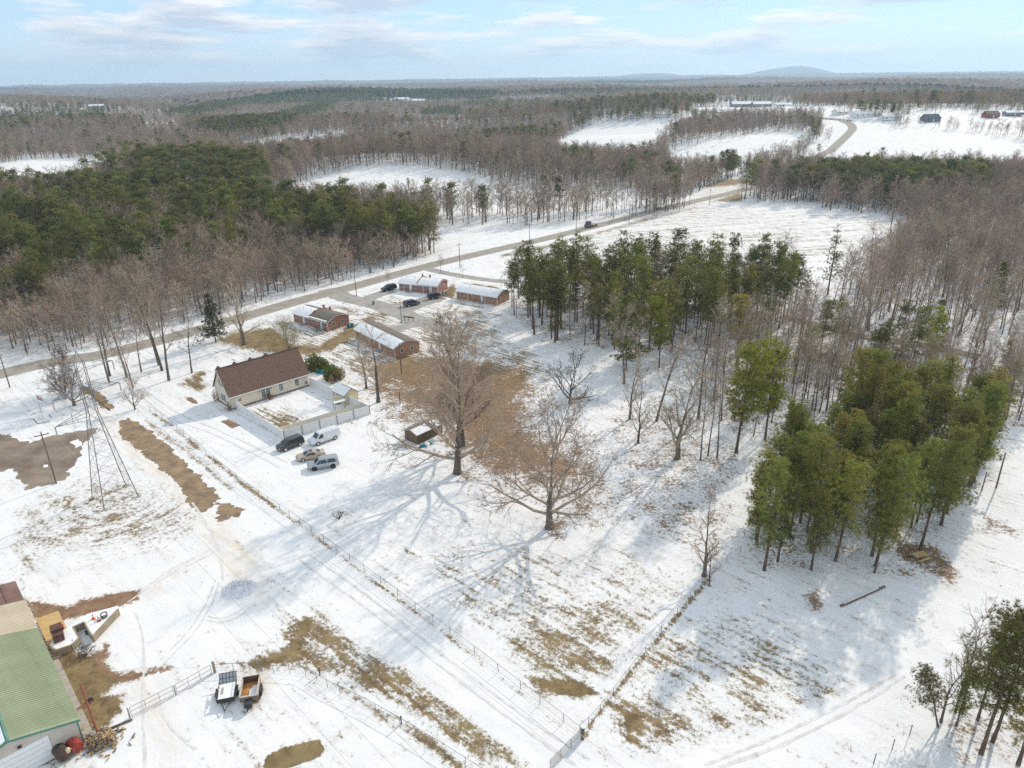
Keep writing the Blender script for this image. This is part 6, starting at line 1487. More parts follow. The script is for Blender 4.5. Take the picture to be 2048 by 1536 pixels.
    if sunroof: MB().box(sunroof[0], sunroof[1], -0.42, 0.42, lerp(sunroof[0])[3] - 0.01, lerp(sunroof[0])[3] + 0.012).build('sunroof', GLASS, o)
    return o
def SUV(L=4.9, H=1.82, W=1.92):
    h = W / 2; a = L / 4.9
    return [(-2.45 * a, .46, .92, .98, h * .90, h * .80), (-2.40 * a, .40, 1.05, 1.45, h * .97, h * .80), (-2.22 * a, .36, 1.08, H - .07, h, h * .76), (-1.6 * a, .34, 1.08, H, h, h * .76), (0.2 * a, .34, 1.08, H, h, h * .77), (0.62 * a, .34, 1.08, H - .07, h, h * .76),
            (1.36 * a, .34, 1.07, 1.12, h, h * .82), (2.10 * a, .36, 1.00, 1.05, h * .97, h * .80), (2.36 * a, .40, .90, .94, h * .92, h * .76), (2.45 * a, .44, .74, .78, h * .84, h * .70)]
def SEDAN(L=4.85, H=1.46, W=1.84):
    h = W / 2
    return [(-2.42, .42, .78, .82, h * .84, h * .74), (-2.34, .34, .92, .98, h * .94, h * .78), (-1.72, .30, .96, 1.03, h, h * .80), (-0.98, .28, .94, H - .05, h, h * .68), (-0.4, .28, .93, H, h, h * .70), (0.15, .28, .92, H - .02, h, h * .70), (0.38, .28, .92, H - .08, h, h * .70),
            (1.18, .28, .91, .96, h, h * .82), (1.98, .30, .82, .87, h * .97, h * .80), (2.30, .32, .70, .74, h * .88, h * .72), (2.42, .36, .58, .62, h * .74, h * .62)]
def VAN(L=5.7, H=2.08, W=2.0):
    h = W / 2
    return [(-2.85, .48, 1.10, 1.95, h * .95, h * .84), (-2.75, .42, 1.15, H - .03, h, h * .84), (-2.0, .40, 1.15, H, h, h * .84), (0.6, .40, 1.15, H, h, h * .84), (1.12, .40, 1.15, H - .08, h, h * .82), (1.85, .40, 1.12, 1.18, h, h * .84), (2.55, .42, .98, 1.03, h * .96, h * .80), (2.78, .46, .86, .90, h * .90, h * .72), (2.85, .50, .72, .76, h * .84, h * .68)]
def park(o, fw_, rw_, W, side=1, z=0.0):
    """stand a vehicle so that its visible wheels touch the traced front and rear wheel spots"""
    f, r = G(*fw_), G(*rw_); d = (f - r)[:2]; an = math.atan2(d[1], d[0]); n = np.array([-math.sin(an), math.cos(an)]) * (W / 2 - 0.05) * side
    m = (f + r)[:2] / 2 - n; o.location = (m[0], m[1], H1(m[0], m[1]) + z); o.rotation_euler = (0, 0, an)
def paint(nm, c, r=0.28, metal=0.3): 
    m = mat(nm, c, rough=r, metal=metal, spec=0.5); m.node_tree.nodes['Principled BSDF'].inputs['Coat Weight'].default_value = 0.5; return m
sw = [(-0.55, 0.42, 0.0, 0.0), (0.46, 1.12, 0.0, 0.55), (-2.05, -0.62, 0.25, 0.0)]
v1 = vehicle('parked_suv', 'dark grey off-road car with chrome wheels at the fence corner', 'car', SUV(4.8, 1.82), paint('dark_grey_paint', (0.055, 0.055, 0.06)), 0.38, (-1.42, 1.42), sw, (0.62, 1.36), (-2.40, -2.2), rails=True)
park(v1, (572.4, 903), (600, 892.5), 1.92)
v2 = vehicle('parked_van', 'white panel van with dark grille parked behind the sedan', 'van', VAN(), paint('white_van_paint', (0.74, 0.75, 0.76), 0.35, 0.0), 0.37, (-1.75, 1.72), [(0.52, 1.62, 0.0, 0.62)], (1.12, 1.85), (-2.85, -2.75), L=5.7, W=2.0)
park(v2, (637, 891), (670.4, 879), 2.0)
ld = MB()
for y_ in (-0.6, 0.6): ld.tube([(-1.8, y_, 2.2), (0.9, y_, 2.2)], 0.03, 5)
for x_ in np.linspace(-1.6, 0.7, 4): ld.tube([(x_, -0.8, 2.12), (x_, -0.8, 2.2), (x_, 0.8, 2.2), (x_, 0.8, 2.12)], 0.025, 5)
ld.build('roof_rack', WHITE, v2)
v3 = vehicle('parked_sedan', 'beige saloon car with dark sunroof between van and silver car', 'car', SEDAN(), paint('beige_paint', (0.50, 0.40, 0.30), 0.3, 0.35), 0.33, (-1.40, 1.42), [(-0.85, 0.05, 0.35, 0.0), (0.10, 0.98, 0.0, 0.55)], (0.38, 1.18), (-1.72, -0.98), W=1.84, sunroof=(-0.35, 0.2))
park(v3, (606, 924), (640.5, 917), 1.84)
v4 = vehicle('parked_suv', 'large silver car with black wheels, nearest of the four parked', 'car', SUV(5.1, 1.88, 2.0), paint('silver_paint', (0.40, 0.42, 0.44), 0.3, 0.5), 0.40, (-1.52, 1.52), [(-0.55, 0.42, 0.0, 0.0), (0.46, 1.16, 0.0, 0.55), (-2.15, -0.64, 0.2, 0.12)], (0.65, 1.41), (-2.5, -2.3), rim=RIM_D, W=2.0)
park(v4, (630, 942), (666, 936), 2.0)
v5 = vehicle('parked_suv', 'grey car parked on the estate drive in front of the porch duplex', 'car', SUV(), paint('slate_paint', (0.07, 0.08, 0.10)), 0.37, (-1.42, 1.42), sw, (0.62, 1.36), (-2.40, -2.2)); park(v5, (833, 611), (820, 613.5), 1.9, -1)
v6 = vehicle('parked_suv', 'black car parked at the gable of the porch duplex', 'car', SUV(), paint('black_paint', (0.02, 0.022, 0.025)), 0.37, (-1.42, 1.42), sw, (0.62, 1.36), (-2.40, -2.2)); park(v6, (881, 596.5), (867, 599), 1.9, -1)
v7 = vehicle('parked_suv', 'black car parked at the left end of the porch duplex', 'car', SUV(), paint('black_paint', (0.02, 0.022, 0.025)), 0.37, (-1.42, 1.42), sw, (0.62, 1.36), (-2.40, -2.2)); park(v7, (774, 583), (788, 580), 1.9, 1)
v8 = vehicle('driving_car', 'dark car driving on the road past the bare trees', 'car', SEDAN(), paint('navy_paint', (0.05, 0.06, 0.08)), 0.33, (-1.40, 1.42), [(-0.85, 0.05, 0.35, 0.0), (0.10, 0.98, 0.0, 0.55)], (0.38, 1.18), (-1.72, -0.98), W=1.84); park(v8, (1322, 418.6), (1314, 420.6), 1.84, -1)
tk = thing('flatbed_truck', 'dark flatbed truck driving on the road beyond the pines', 'truck'); TKP = paint('dark_truck_paint', (0.10, 0.05, 0.045))
MB().prism([(1.6, -1.1, .6), (3.6, -1.1, .6), (3.6, -1.1, 1.4), (3.0, -1.1, 1.6), (2.6, -1.1, 2.6), (1.6, -1.1, 2.7)], (0, 2.2, 0)).build('cab', TKP, tk); MB().box(-3.6, 1.4, -1.2, 1.2, 1.0, 1.15).build('flatbed', WOOD, tk); MB().box(1.38, 1.5, -1.2, 1.2, 1.15, 2.8).build('headboard', DARK, tk); MB().box(-3.5, 3.3, -0.45, 0.45, 0.6, 1.0).build('chassis', DARK, tk)
MB().prism([(2.64, -0.95, 2.5), (3.02, -0.95, 1.68), (3.05, -0.95, 1.70), (2.67, -0.95, 2.52)], (0, 1.9, 0)).build('windscreen', GLASS, tk)
for x_ in (-2.4, 2.6):
    for s in (-1, 1): w = MB().lathe([(0.3, -0.16), (0.5, -0.16), (0.5, 0.16), (0.3, 0.16)], 14, (x_, s * 1.0, 0.5), 'y').build('wheel', TYRE, tk); MB().lathe([(0.3, -0.12), (0.3, 0.12)], 10, (x_, s * 1.0, 0.5), 'y').build('rim', RIM, w)
park(tk, (1178, 456.5), (1194, 452.8), 2.2, 1)

# ------------------------------------------------------------------ lattice pylon and its wires
CN = np.mean([G(*p) for p in ((185, 997), (210, 1021), (277, 993), (251, 971))], axis=0)
py = thing('lattice_pylon', 'grey steel lattice power pylon standing in the patchy snow field', 'pylon', CN, math.radians(47))
def sz(z): return 3.55 - 2.65 * min(1, z / 15.0) if z < 15 else 0.90 - 0.015 * (z - 15)
lv = [0, 3.4, 6.4, 9.0, 11.2, 13.1, 15.0, 16.6, 18.2, 19.8, 21.4, 23.0]
leg = lambda i, z: ((1, 1), (-1, 1), (-1, -1), (1, -1))[i][0] * sz(z) * 0.72 , 
def lp_(i, z): q = ((1, 1), (-1, 1), (-1, -1), (1, -1))[i]; return (q[0] * sz(z) * 0.72, q[1] * sz(z) * 0.72, z)
for i in range(4):
    MB().tube([lp_(i, z) for z in lv], 0.07, 4, 0.04).build('leg', STEEL_D, py); MB().box(lp_(i, 0)[0] - 0.25, lp_(i, 0)[0] + 0.25, lp_(i, 0)[1] - 0.25, lp_(i, 0)[1] + 0.25, -0.2, 0.15).build('footing', CONC, py)
for a, b in zip(lv, lv[1:]):
    br = MB()
    for i in range(4):
        j = (i + 1) % 4; br.tube([lp_(i, a), lp_(j, b)], 0.022, 3); br.tube([lp_(j, a), lp_(i, b)], 0.022, 3); br.tube([lp_(i, b), lp_(j, b)], 0.02, 3)
    br.build('bracing', STEEL_D, py)
TIPS = []
for z, l_, sides in ((14.2, 5.2, (-1,)), (18.2, 4.6, (-1, 1)), (21.8, 4.4, (-1, 1))):
    for s in sides:
        am = MB(); tip = (s * l_, 0, z + 0.2); b0 = sz(z) * 0.72
        for y_ in (-b0, b0):
            am.tube([(s * b0, y_, z), tip], 0.05, 3); am.tube([(s * b0, y_, z + 1.3), tip], 0.05, 3)
        for t in (0.33, 0.66):
            y_ = b0 * (1 - t); x_ = s * (b0 + (l_ - b0) * t); am.tube([(x_, -y_, z + 0.2 * t), (x_, y_, z + 0.2 * t)], 0.03, 3); am.tube([(x_, y_, z + 0.2 * t), (x_, y_, z + 1.3 - 1.1 * t)], 0.03, 3); am.tube([(x_, -y_, z + 0.2 * t), (x_, -y_, z + 1.3 - 1.1 * t)], 0.03, 3)
        am.build('cross_arm', STEEL, py)
        ins = MB().lathe([(0.04, 0.0)] + [(0.14 if k % 2 else 0.06, -0.1 * k) for k in range(1, 14)] + [(0.04, -1.45)], 8, (tip[0], 0, tip[2])); ins.build('insulator', mat('insulator_porcelain', (0.42, 0.41, 0.40), rough=0.3), py)
        c_, s_ = math.cos(math.radians(47)), math.sin(math.radians(47)); TIPS.append((CN[0] + tip[0] * c_, CN[1] + tip[0] * s_, tip[2] - 1.45))
pk = MB()
for i in range(4): pk.tube([lp_(i, 23.0), (0, 0, 24.8)], 0.05, 3)
pk.build('peak', STEEL, py)
def wire(label, p, q, sag, r=0.02, m=WIRE, group=None):
    pts = []
    for t in np.linspace(0, 1, 26): pts.append((p[0] + (q[0] - p[0]) * t, p[1] + (q[1] - p[1]) * t, p[2] + (q[2] - p[2]) * t - sag * 4 * t * (1 - t)))
    return tag(MB().tube(pts, r, 4, cap=False).build('overhead_wire', m), label, 'wire', group)
ARM = ('lowest', 'middle left', 'middle right', 'top left', 'top right')
for k_, t_ in enumerate(TIPS):
    wire('thin power wire from the %s pylon arm across the snowy foreground' % ARM[k_], t_, (t_[0] + 172, t_[1] - 172, t_[2] + 2), 3.0, 0.014, WIRE_L, 'pylon conductors'); wire('thin power wire from the %s pylon arm away over the road' % ARM[k_], t_, (t_[0] - 160, t_[1] + 160, t_[2] + 1), 4.0, 0.014, WIRE_L, 'pylon conductors beyond')
# ------------------------------------------------------------------ utility poles
def pole(label, px, h, arm=True, lean=(0, 0), name='utility_pole', r=0.13):
    p = G(*px); o = thing(name, label, 'pole', p, 0.5); o.rotation_euler = (lean[0], lean[1], 0.6)
    MB().tube([(0, 0, -0.2), (0, 0, h)], r, 8, r * 0.7).build('shaft', WOODPOLE, o)
    if arm:
        MB().box(-1.0, 1.0, -0.06, 0.06, h - 0.55, h - 0.42).build('cross_arm', WOODPOLE, o)
        for x_ in (-0.9, 0.0, 0.9): MB().lathe([(0.03, 0), (0.06, 0.08), (0.05, 0.2)], 8, (x_, 0, h - 0.42 + (0.42 if x_ == 0 else 0))).build('insulator', STEEL, o)
    return p, h
RP = [pole('brown utility pole at left by the road', (20, 775), 9.5), pole('utility pole on the junction in front of the porch duplex', (713, 591), 8.6), pole('utility pole by the road bend beyond the porch duplex', (920, 536), 8.6), pole('utility pole by the road left of the tall pines', (1059, 488), 8.2), pole('utility pole on the verge near the flatbed truck', (1152, 475), 8.2),
      pole('utility pole on the verge right of the flatbed truck', (1258, 446), 8.2), pole('utility pole on the verge right of the driving car', (1358, 424), 8.2), pole('utility pole at the far end of the visible road', (1418, 411), 8.2)]
pole('rust-brown utility pole at the edge of the paved yard', (113, 967), 9.4); pole('thin light pole on the island in the estate', (803, 645), 6.4, False, name='lamp_post', r=0.09); pole('dark pole in front of the tan brick house', (803, 747), 7.2, False)
pole('leaning bare pole beside the lower right grove', (1992, 976), 6.4, False, (0, -0.06), r=0.14); pole('shorter stump pole beside the leaning bare pole', (1963, 982), 3.4, False, r=0.11); pole('dark pole at the back of the lower right grove', (1994, 842), 5.0, False, r=0.12); pole('thin post in the snow left of the pylon', (147, 845), 2.2, False, r=0.06, name='post'); pole('thin pole at the back of the cream house', (575, 690), 5.5, False, r=0.08)
pole('dark stump post on the leaf carpet', (800, 800), 1.8, False, r=0.12, name='post')
SPAN = ('left and junction', 'junction and road-bend', 'road-bend and tall-pine', 'tall-pine and flatbed-truck', 'flatbed-truck and verge', 'verge and driving-car', 'driving-car and far-end')
for k_, ((p, h), (q, g_)) in enumerate(zip(RP, RP[1:])):
    for o_ in (-0.5, 0.5): wire('%s overhead wire between the %s poles' % ('nearer' if o_ < 0 else 'farther', SPAN[k_]), (p[0] + o_, p[1] + o_, p[2] + h - 0.3), (q[0] + o_, q[1] + o_, q[2] + g_ - 0.3), 1.2 + 0.004 * np.hypot(*(q - p)[:2]), 0.016, WIRE_L, 'road wires')
# flagpole with flag
p = G(86, 835); fl = thing('flagpole', 'white flagpole with striped flag on the snowy lawn', 'flagpole', p, 0.2)
MB().tube([(0, 0, 0), (0, 0, 4.9)], 0.04, 6, 0.025).build('pole', STEEL, fl); MB().lathe([(0.02, 4.9), (0.07, 4.97), (0.02, 5.04)], 8).build('finial', STEEL, fl)
FR = mat('flag_red', (0.45, 0.04, 0.06), rough=0.8); FW = mat('flag_white', (0.75, 0.74, 0.73), rough=0.8); FB = mat('flag_blue', (0.03, 0.05, 0.20), rough=0.8)
cloth = MB().prism([(0.03, 0, 4.75), (0.5, 0.06, 4.55), (0.9, -0.05, 4.25), (0.9, -0.05, 3.35), (0.5, 0.06, 3.65), (0.03, 0, 3.85)], (0, 0.012, 0)).build('flag', FW, fl)
for k_ in range(7):
    z0 = 4.75 - k_ * 0.1385; MB().prism([(0.03, -0.004, z0), (0.5, 0.056, z0 - 0.2), (0.9, -0.054, z0 - 0.5), (0.9, -0.054, z0 - 0.57), (0.5, 0.056, z0 - 0.27), (0.03, -0.004, z0 - 0.07)], (0, 0.02, 0)).build('stripe', FR, cloth)
MB().prism([(0.03, -0.008, 4.75), (0.38, 0.04, 4.60), (0.38, 0.04, 4.12), (0.03, -0.008, 4.27)], (0, 0.028, 0)).build('canton', FB, cloth)
st5 = MB()
for r_ in range(4):
    for c_ in range(4):
        x_ = 0.08 + c_ * 0.08; zc = 4.66 - r_ * 0.11 - x_ * 0.43; yy = -0.010 + x_ * 0.125; st5.box(x_ - 0.014, x_ + 0.014, yy - 0.004, yy, zc - 0.014, zc + 0.014)
st5.build('star', FW, cloth)
eb = MB()
for (a, b) in (((66, 838), (76, 848)), ((76, 848), (100, 843)), ((103, 836), (98, 830))):
    A_, B_ = G(*a), G(*b); eb.tube([(A_[0], A_[1], 0.05), (B_[0], B_[1], 0.05)], 0.06, 5)
tag(eb.build('flagpole_edging', WOODPOLE), 'dark border edging round the flagpole bed', 'edging')

# ------------------------------------------------------------------ wire fences, gates, posts
def wire_fence(label, px, spacing, h, pm, wires=4, r=0.035, mesh=False, wm=WIRE_L):
    P = spline([G(*p)[:2] for p in px], spacing); o = thing('wire_fence', label, 'fence', (P[0][0], P[0][1], 0), 0)
    me = MB().tube([(0, 0, -0.1), (0, 0, h)], r, 5).mesh('post', pm)
    for q in P: 
        c = link('post', me, o, (q[0] - P[0][0], q[1] - P[0][1], H1(*q))); c.rotation_euler = (rnd.gauss(0, 0.03), rnd.gauss(0, 0.03), 0)
    for k in range(wires):
        z = h * (0.15 + 0.83 * k / (wires - 1)); MB().tube([(q[0] - P[0][0], q[1] - P[0][1], z) for q in P], 0.022 if k == wires - 1 else 0.008, 4).build('wire', STEEL_D if k == wires - 1 else wm, o)
    return o
wire_fence('long chain fence running from cream house lane down to the farm gate', [(300, 822), (345, 852), (475, 962), (560, 1020), (700, 1122), (900, 1270), (1080, 1408), (1160, 1470)], 3.0, 1.15, STEEL_D, 5)
wire_fence('wire fence along the brown hedge strip up to the pines', [(1160, 1465), (1200, 1425), (1290, 1308), (1380, 1198), (1425, 1148), (1480, 1105)], 3.2, 1.1, DARK, 3, 0.03)
wire_fence('wire fence from the double gate along the grassy strip', [(432, 1344), (500, 1340), (548, 1346), (612, 1350), (655, 1375), (712, 1402), (800, 1450), (930, 1530), (990, 1570)], 2.9, 1.1, STEEL_D, 3, 0.03)
for k_, px in enumerate(((1819, 1470), (1784, 1499), (1747, 1528))):
    p = G(*px); tp = thing('fence_post', ('dark fence post nearest the slender bare trees', 'middle dark fence post at lower right', 'lowest dark fence post at lower right')[k_], 'post', p); MB().tube([(0, 0, -0.1), (0, 0, 1.25)], 0.04, 6).build('shaft', DARK, tp); MB().tube([(0, 0, 1.25), (0, 0, 1.32)], 0.06, 6).build('cap', DARK, tp)
def farm_gate(label, a, b, h, bars, verts, m, r=0.028):
    A, an, L = frame(a, b); o = thing('farm_gate', label, 'gate', (A[0], A[1], 0.12), an)
    for k in range(bars): MB().tube([(0, 0, h * k / (bars - 1)), (L, 0, h * k / (bars - 1))], r, 6).build('bar', m, o)
    for t in np.linspace(0, 1, verts): MB().tube([(L * t, 0, 0), (L * t, 0, h)], r, 6).build('upright', m, o)
    return o
GALV = mat('galvanised_gate', (0.30, 0.285, 0.27), (0.40, 0.38, 0.36), scale=3, rough=0.5, metal=0.3)
farm_gate('left leaf of the metal double gate beside the workshop yard', (264, 1433), (349, 1390), 1.15, 3, 4, GALV); farm_gate('right leaf of the metal double gate near the trailers', (355, 1387), (424, 1348), 1.15, 3, 4, GALV)
farm_gate('dark tubular farm gate at the bottom where the fences meet', (1100, 1540), (1162, 1476), 1.2, 6, 4, DARK, 0.022)
def gatepost(label, px, h, r, m=WOODPOLE):
    p = G(*px); o = thing('gate_post', label, 'post', p); MB().tube([(0, 0, -0.1), (0, 0, h)], r, 9, r * 0.94).build('shaft', m, o); MB().lathe([(r * 1.02, h), (r * 0.7, h + 0.05)], 9).build('snow_cap', SNOW, o)
gatepost('wooden post at the trailer end of the double gate', (430, 1345), 1.7, 0.16, WOOD); gatepost('post where the two gate leaves meet', (352, 1389), 1.35, 0.07, GALV); gatepost('post at the workshop end of the double gate', (260, 1435), 1.4, 0.08, GALV); gatepost('stout brown post at the farm gate and hedge corner', (1165, 1478), 1.6, 0.19)
for px, lab in (((640, 1350), 'short wire-fence strainer post left of the grassy strip'), ((803, 1448), 'dark strainer post on the lower grassy strip')): gatepost(lab, px, 1.2, 0.07, DARK)
p, q = G(265, 1440), G(170, 1480); rl = tag(MB().tube([(p[0], p[1], 0.12), (q[0], q[1], 0.12)], 0.12, 7).build('timber_kerb', WOODPOLE), 'dark timber kerb on the ground below the double gate', 'timber')
p, q = G(1681, 1214), G(1769, 1175); lg = thing('log', 'long weathered pole log lying on the snow below the pines', 'log', p, math.atan2((q - p)[1], (q - p)[0])); l_ = float(np.hypot(*(q - p)[:2])); MB().tube([(0, 0, 0.17), (l_, 0, 0.17)], 0.17, 9, 0.15).build('trunk', WOODPOLE, lg); MB().box(0.5, l_ * 0.85, -0.05, 0.05, 0.32, 0.36).build('snow_cover', SNOW, lg)
p, q = G(2000, 1270), G(2048, 1232); tag(MB().tube([(p[0], p[1], 0.2), (q[0], q[1], 0.2)], 0.18, 8).build('log', WOODPOLE), 'log at the right edge beside the track', 'log')
p = G(1838, 1118); pt = thing('picnic_table', 'yellow wooden picnic table under the right-hand pine', 'table', p, 0.35)
for k_ in range(4): MB().box(-1.0, 1.0, -0.42 + k_ * 0.22, -0.23 + k_ * 0.22, 0.72, 0.77).build('plank', WOOD_Y, pt)
for s in (-1, 1):
    MB().box(-1.0, 1.0, s * 0.78 - 0.13, s * 0.78 + 0.13, 0.42, 0.46).build('bench', WOOD_Y, pt)
    MB().tube([(s * 0.75, -0.6, 0), (s * 0.75, -0.2, 0.72)], 0.05, 4).build('leg', WOOD, pt); MB().tube([(s * 0.75, 0.6, 0), (s * 0.75, 0.2, 0.72)], 0.05, 4).build('leg', WOOD, pt); MB().box(s * 0.75 - 0.04, s * 0.75 + 0.04, -0.85, 0.85, 0.35, 0.42).build('cross_bar', WOOD, pt)

# ------------------------------------------------------------------ shrubs
def leaf_shrub(label, px, r, h, m, seed):
    R = np.random.default_rng(seed); n = int(420 * r); c = R.normal(size=(n, 3)); c /= np.linalg.norm(c, axis=1)[:, None]; c *= (R.random((n, 1)) ** 0.4); c[:, 2] = np.abs(c[:, 2]); 
    c *= (1 + 0.22 * np.sin(c[:, :1] * 7 + seed) * np.cos(c[:, 1:2] * 6)); c *= np.array([r, r, h]); v, f = tufts(R, c, norm(np.array([0, 0, 1.])) * np.ones((n, 3)), 0.32, 9, 0.06)
    p = G(*px); o = thing('evergreen_shrub', label, 'shrub', p, seed); T = [((0, 0, 0), (R.normal() * r * 0.3, R.normal() * r * 0.3, h * 0.7), 0.06, 0.02, 5) for _ in range(5)]
    T = [(np.array(a), np.array(b), c_, d, e) for a, b, c_, d, e in T]; link('stem', segs_mesh('stem', T, BARK), o); link('foliage', raw_mesh('foliage', v, f, [m]), o)
leaf_shrub('left yellow-green evergreen shrub behind the cream house', (630, 738), 2.6, 3.4, HOLLY, 1); leaf_shrub('middle yellow-green evergreen shrub behind the cream house', (645, 741), 2.0, 2.6, HOLLY, 2); leaf_shrub('right yellow-green evergreen shrub beside the bins', (668, 757), 2.4, 2.8, HOLLY, 3)
def twig_shrub(label, px, h, spread, seed, m=SHRUBT, kids=(16, 6, 5)):
    T, K = grow_bare(seed=seed, H=h, spread=spread, trunk=0.06, form='oak', levels=3, kids=kids, tw=0.014, r_base=0.09, ang=(25, 80)); p = G(*px); o = thing('bare_shrub', label, 'shrub', p, 0.3); link('stem', segs_mesh('stem', T, BARK), o); link('twigs', segs_mesh('twigs', K, m), o)
twig_shrub('large olive twiggy shrub behind the cream house roof', (578, 700), 7.0, 0.75, 201, mat('olive_twig', (0.20, 0.17, 0.07), (0.30, 0.25, 0.11), scale=1, rough=0.95), (34, 8, 6)); twig_shrub('twiggy shrub at the left gable of the cream house', (431, 803), 2.2, 0.5, 202, TWIG); twig_shrub('dense brown shrub at the near corner of the cream house', (458, 822), 2.0, 0.4, 203, TWIG, (24, 6, 5))
twig_shrub('twiggy shrub with dry leaves by the french door', (540, 800), 1.5, 0.6, 204, DRYLEAF); twig_shrub('orange-brown twiggy shrub right of the evergreen shrubs', (682, 760), 3.4, 0.6, 205, mat('orange_twig', (0.30, 0.19, 0.10), (0.38, 0.26, 0.15), scale=1, rough=0.95)); twig_shrub('low grey shrub beside the garden shed fence', (664, 768), 1.8, 0.6, 206, TWIG)
twig_shrub('low dark bramble on the snow beside the terrace', (172, 1312), 1.2, 0.9, 207, mat('dark_twig', (0.10, 0.08, 0.065)))
twig_shrub('low dark green sprawling shrub on the slope below the cars', (678, 1038), 0.7, 1.7, 209, mat('dark_green_leaves', (0.06, 0.07, 0.035)), (9, 4, 4)); twig_shrub('tangled brush pile on the snow left of the log', (1628, 1215), 1.0, 1.0, 208, TWIG)

# ------------------------------------------------------------------ far buildings
def far_house(label, px, L, W, he, hr, rz, wall_m, roof_m, snow=True, name='farm_building', cat='building'):
    p = G(*px); o = thing(name, label, cat, p, rz); m = MB(); gable_walls(m, L, W, he, hr, y0=-W / 2); m.build('wall', wall_m, o)
    r_ = gable_roof(MB(), L, W, he, hr, 0.4, 0.2).build('roof', roof_m, o); r_.location = (0, -W / 2, 0)
    if snow: s_ = gable_roof(MB(), L, W, he, hr, 0.3, 0.14, lift=0.2).build('snow_cover', SNOW, r_)
    for k in range(max(2, int(L / 5))): window(o, (L * (k + 0.5) / max(2, int(L / 5)), -W / 2, he * 0.4), 'x', 1.0, 1.2, grid=(2, 2))
    MB().box(L * 0.45, L * 0.45 + 1.1, -W / 2 - 0.06, -W / 2, 0, 2.1).build('door', WHITE, o)
RWALL = mat('red_barn_boards', (0.24, 0.06, 0.05), (0.30, 0.09, 0.07), scale=1, rough=0.9); GWALL = mat('grey_boards', (0.24, 0.24, 0.26), (0.32, 0.32, 0.34), scale=1, rough=0.9)
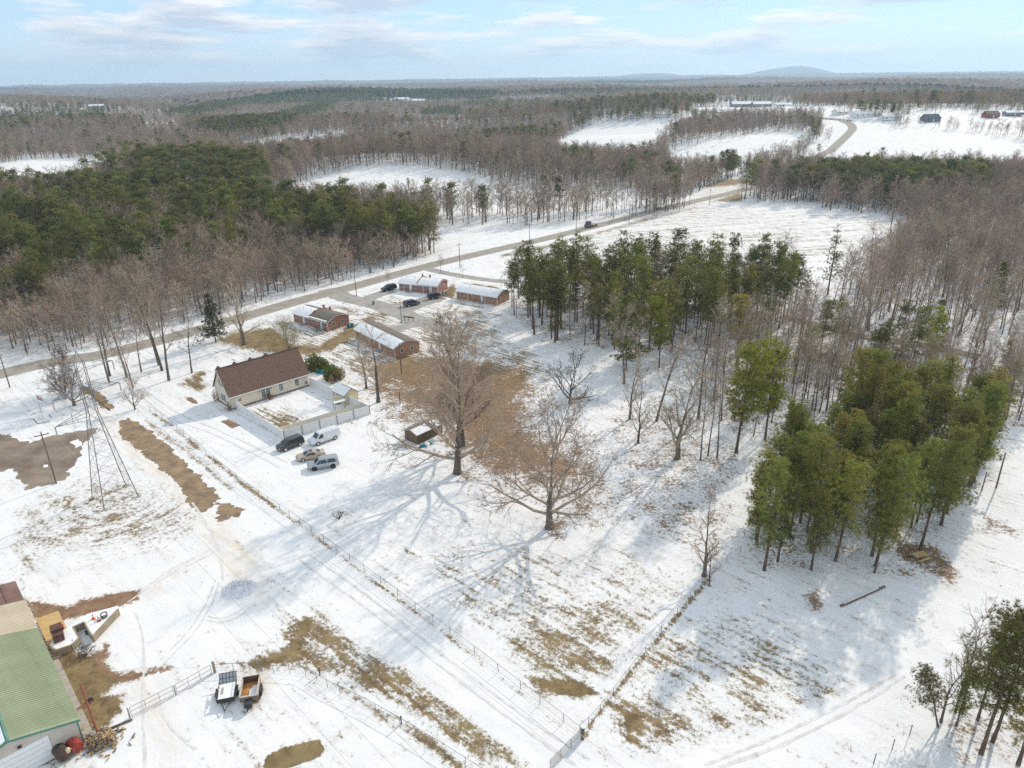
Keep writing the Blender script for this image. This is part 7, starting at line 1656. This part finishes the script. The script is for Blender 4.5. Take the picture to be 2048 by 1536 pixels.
for lab, px, L, W, he, hr, rz, wm_, rm2, sn2 in (
    ('long white barn beside the far road bend', (1704, 235), 26, 9, 3.4, 5.6, 0.1, WHITE, WHITE, True), ('white ranch house right of the long white barn', (1762, 240), 16, 9, 2.8, 5.0, 0.0, WHITE, ROOF_GY, True),
    ('large dark blue roofed house in the far right field', (1846, 243), 14, 9, 3.0, 6.0, 0.2, mat('slate_blue_wall', (0.10, 0.14, 0.18), rough=0.8), mat('slate_roof', (0.06, 0.08, 0.10), rough=0.9), False), ('dark red barn at the far right edge of the fields', (1968, 235), 12, 8, 3.0, 5.5, 0.1, RWALL, ROOF_GY, False),
    ('long low shed right of the dark red barn', (2008, 231), 16, 7, 2.6, 4.0, 0.0, GWALL, WHITE, True), ('first snowy roofed house on the far ridge left of the road', (1462, 214), 22, 10, 3, 5.5, 0.0, GWALL, ROOF_GY, True), ('second snowy roofed house on the far ridge left of the road', (1504, 214), 20, 10, 3, 5.5, 0.0, GWALL, ROOF_GY, True),
    ('wide snowy roofed building on the far ridge', (1550, 213), 30, 12, 3.2, 6.0, 0.0, WHITE, ROOF_GY, True), ('small white house at the top of the far road', (1668, 230), 14, 8, 2.8, 5, 0.3, WHITE, ROOF_GY, True), ('house half hidden by trees left of the upper field', (1255, 236), 16, 9, 2.8, 5.2, 0.1, WHITE, ROOF_GY, True),
    ('white house on the left of the upper field woods', (1310, 234), 16, 9, 2.8, 5.2, -0.1, WHITE, ROOF_GY, True), ('distant white farmhouse in the central clearing', (790, 203), 34, 16, 5, 9, 0.1, WHITE, ROOF_GY, True), ('distant grey barn in the central clearing', (826, 206), 30, 16, 5, 8, 0.0, GWALL, ROOF_GY, True),
    ('tiny house in the hazy hills right of centre', (1484, 181), 60, 30, 8, 14, 0.0, WHITE, ROOF_GY, True), ('lone house roof in the left hazy woods', (178, 218), 30, 14, 5, 8, 0.0, GWALL, ROOF_GY, True)):
    far_house(lab, px, L, W, he, hr, rz, wm_, rm2, sn2)

# ------------------------------------------------------------------ dry grass standing through the thin snow
def grass():
    n = 60000; x = rng.uniform(-75, 75, n); y = rng.uniform(26, 150, n); u, v, c = PX(x, y, np.zeros(n))
    g, lf, dt, ti, st, fo, cp = land(u, v); d = np.clip((np.maximum(g, lf * 0.8) - 0.22) * 1.1, 0, 0.55) + 0.012
    k = (u > -40) & (u < 2090) & (v < 1580) & (rng.random(n) < d) & (dt < 0.4) & (g < 1.1)
    V = []; F = []; o = 0
    R = np.random.default_rng(3); GR = [mat('dry_grass', (0.21, 0.155, 0.085), (0.33, 0.25, 0.14), scale=0.4, rough=0.95)]
    P = np.stack([x[k], y[k]], 1); nb = 7; m = len(P)
    c0 = np.concatenate([P, np.zeros((m, 1))], 1)[:, None] + np.concatenate([R.normal(size=(m, nb, 2)) * 0.11, np.zeros((m, nb, 1))], 2)
    a = R.uniform(0, 6.28, (m, nb)); L = R.uniform(0.08, 0.24, (m, nb, 1)); dr = np.stack([np.cos(a) * 0.9, np.sin(a) * 0.9, np.full((m, nb), 0.8)], 2)
    sd = np.stack([-np.sin(a), np.cos(a), np.zeros((m, nb))], 2) * 0.022
    vv = np.stack([c0 - sd, c0 + sd, c0 + dr * L], 2).reshape(-1, 3); ff = np.arange(len(vv)).reshape(-1, 3)
    o = stuff(link('grass', raw_mesh('grass', vv, ff, GR))); o['label'] = 'dry grass tufts poking through the snow'
grass()

# ------------------------------------------------------------------ haze
hz_m = bpy.data.materials.new('haze'); hz_m.use_nodes = True
hn, hl = hz_m.node_tree.nodes, hz_m.node_tree.links
hn.remove(hn['Principled BSDF']); pv = hn.new('ShaderNodeVolumePrincipled')
pv.inputs['Color'].default_value = (0.58, 0.80, 1.0, 1); pv.inputs['Density'].default_value = 0.00011; pv.inputs['Anisotropy'].default_value = 0.3
hl.new(pv.outputs[0], hn['Material Output'].inputs['Volume'])
hz = MB().box(-16000, 16000, -16000, 16000, -40, 420).build('haze', hz_m); stuff(hz)
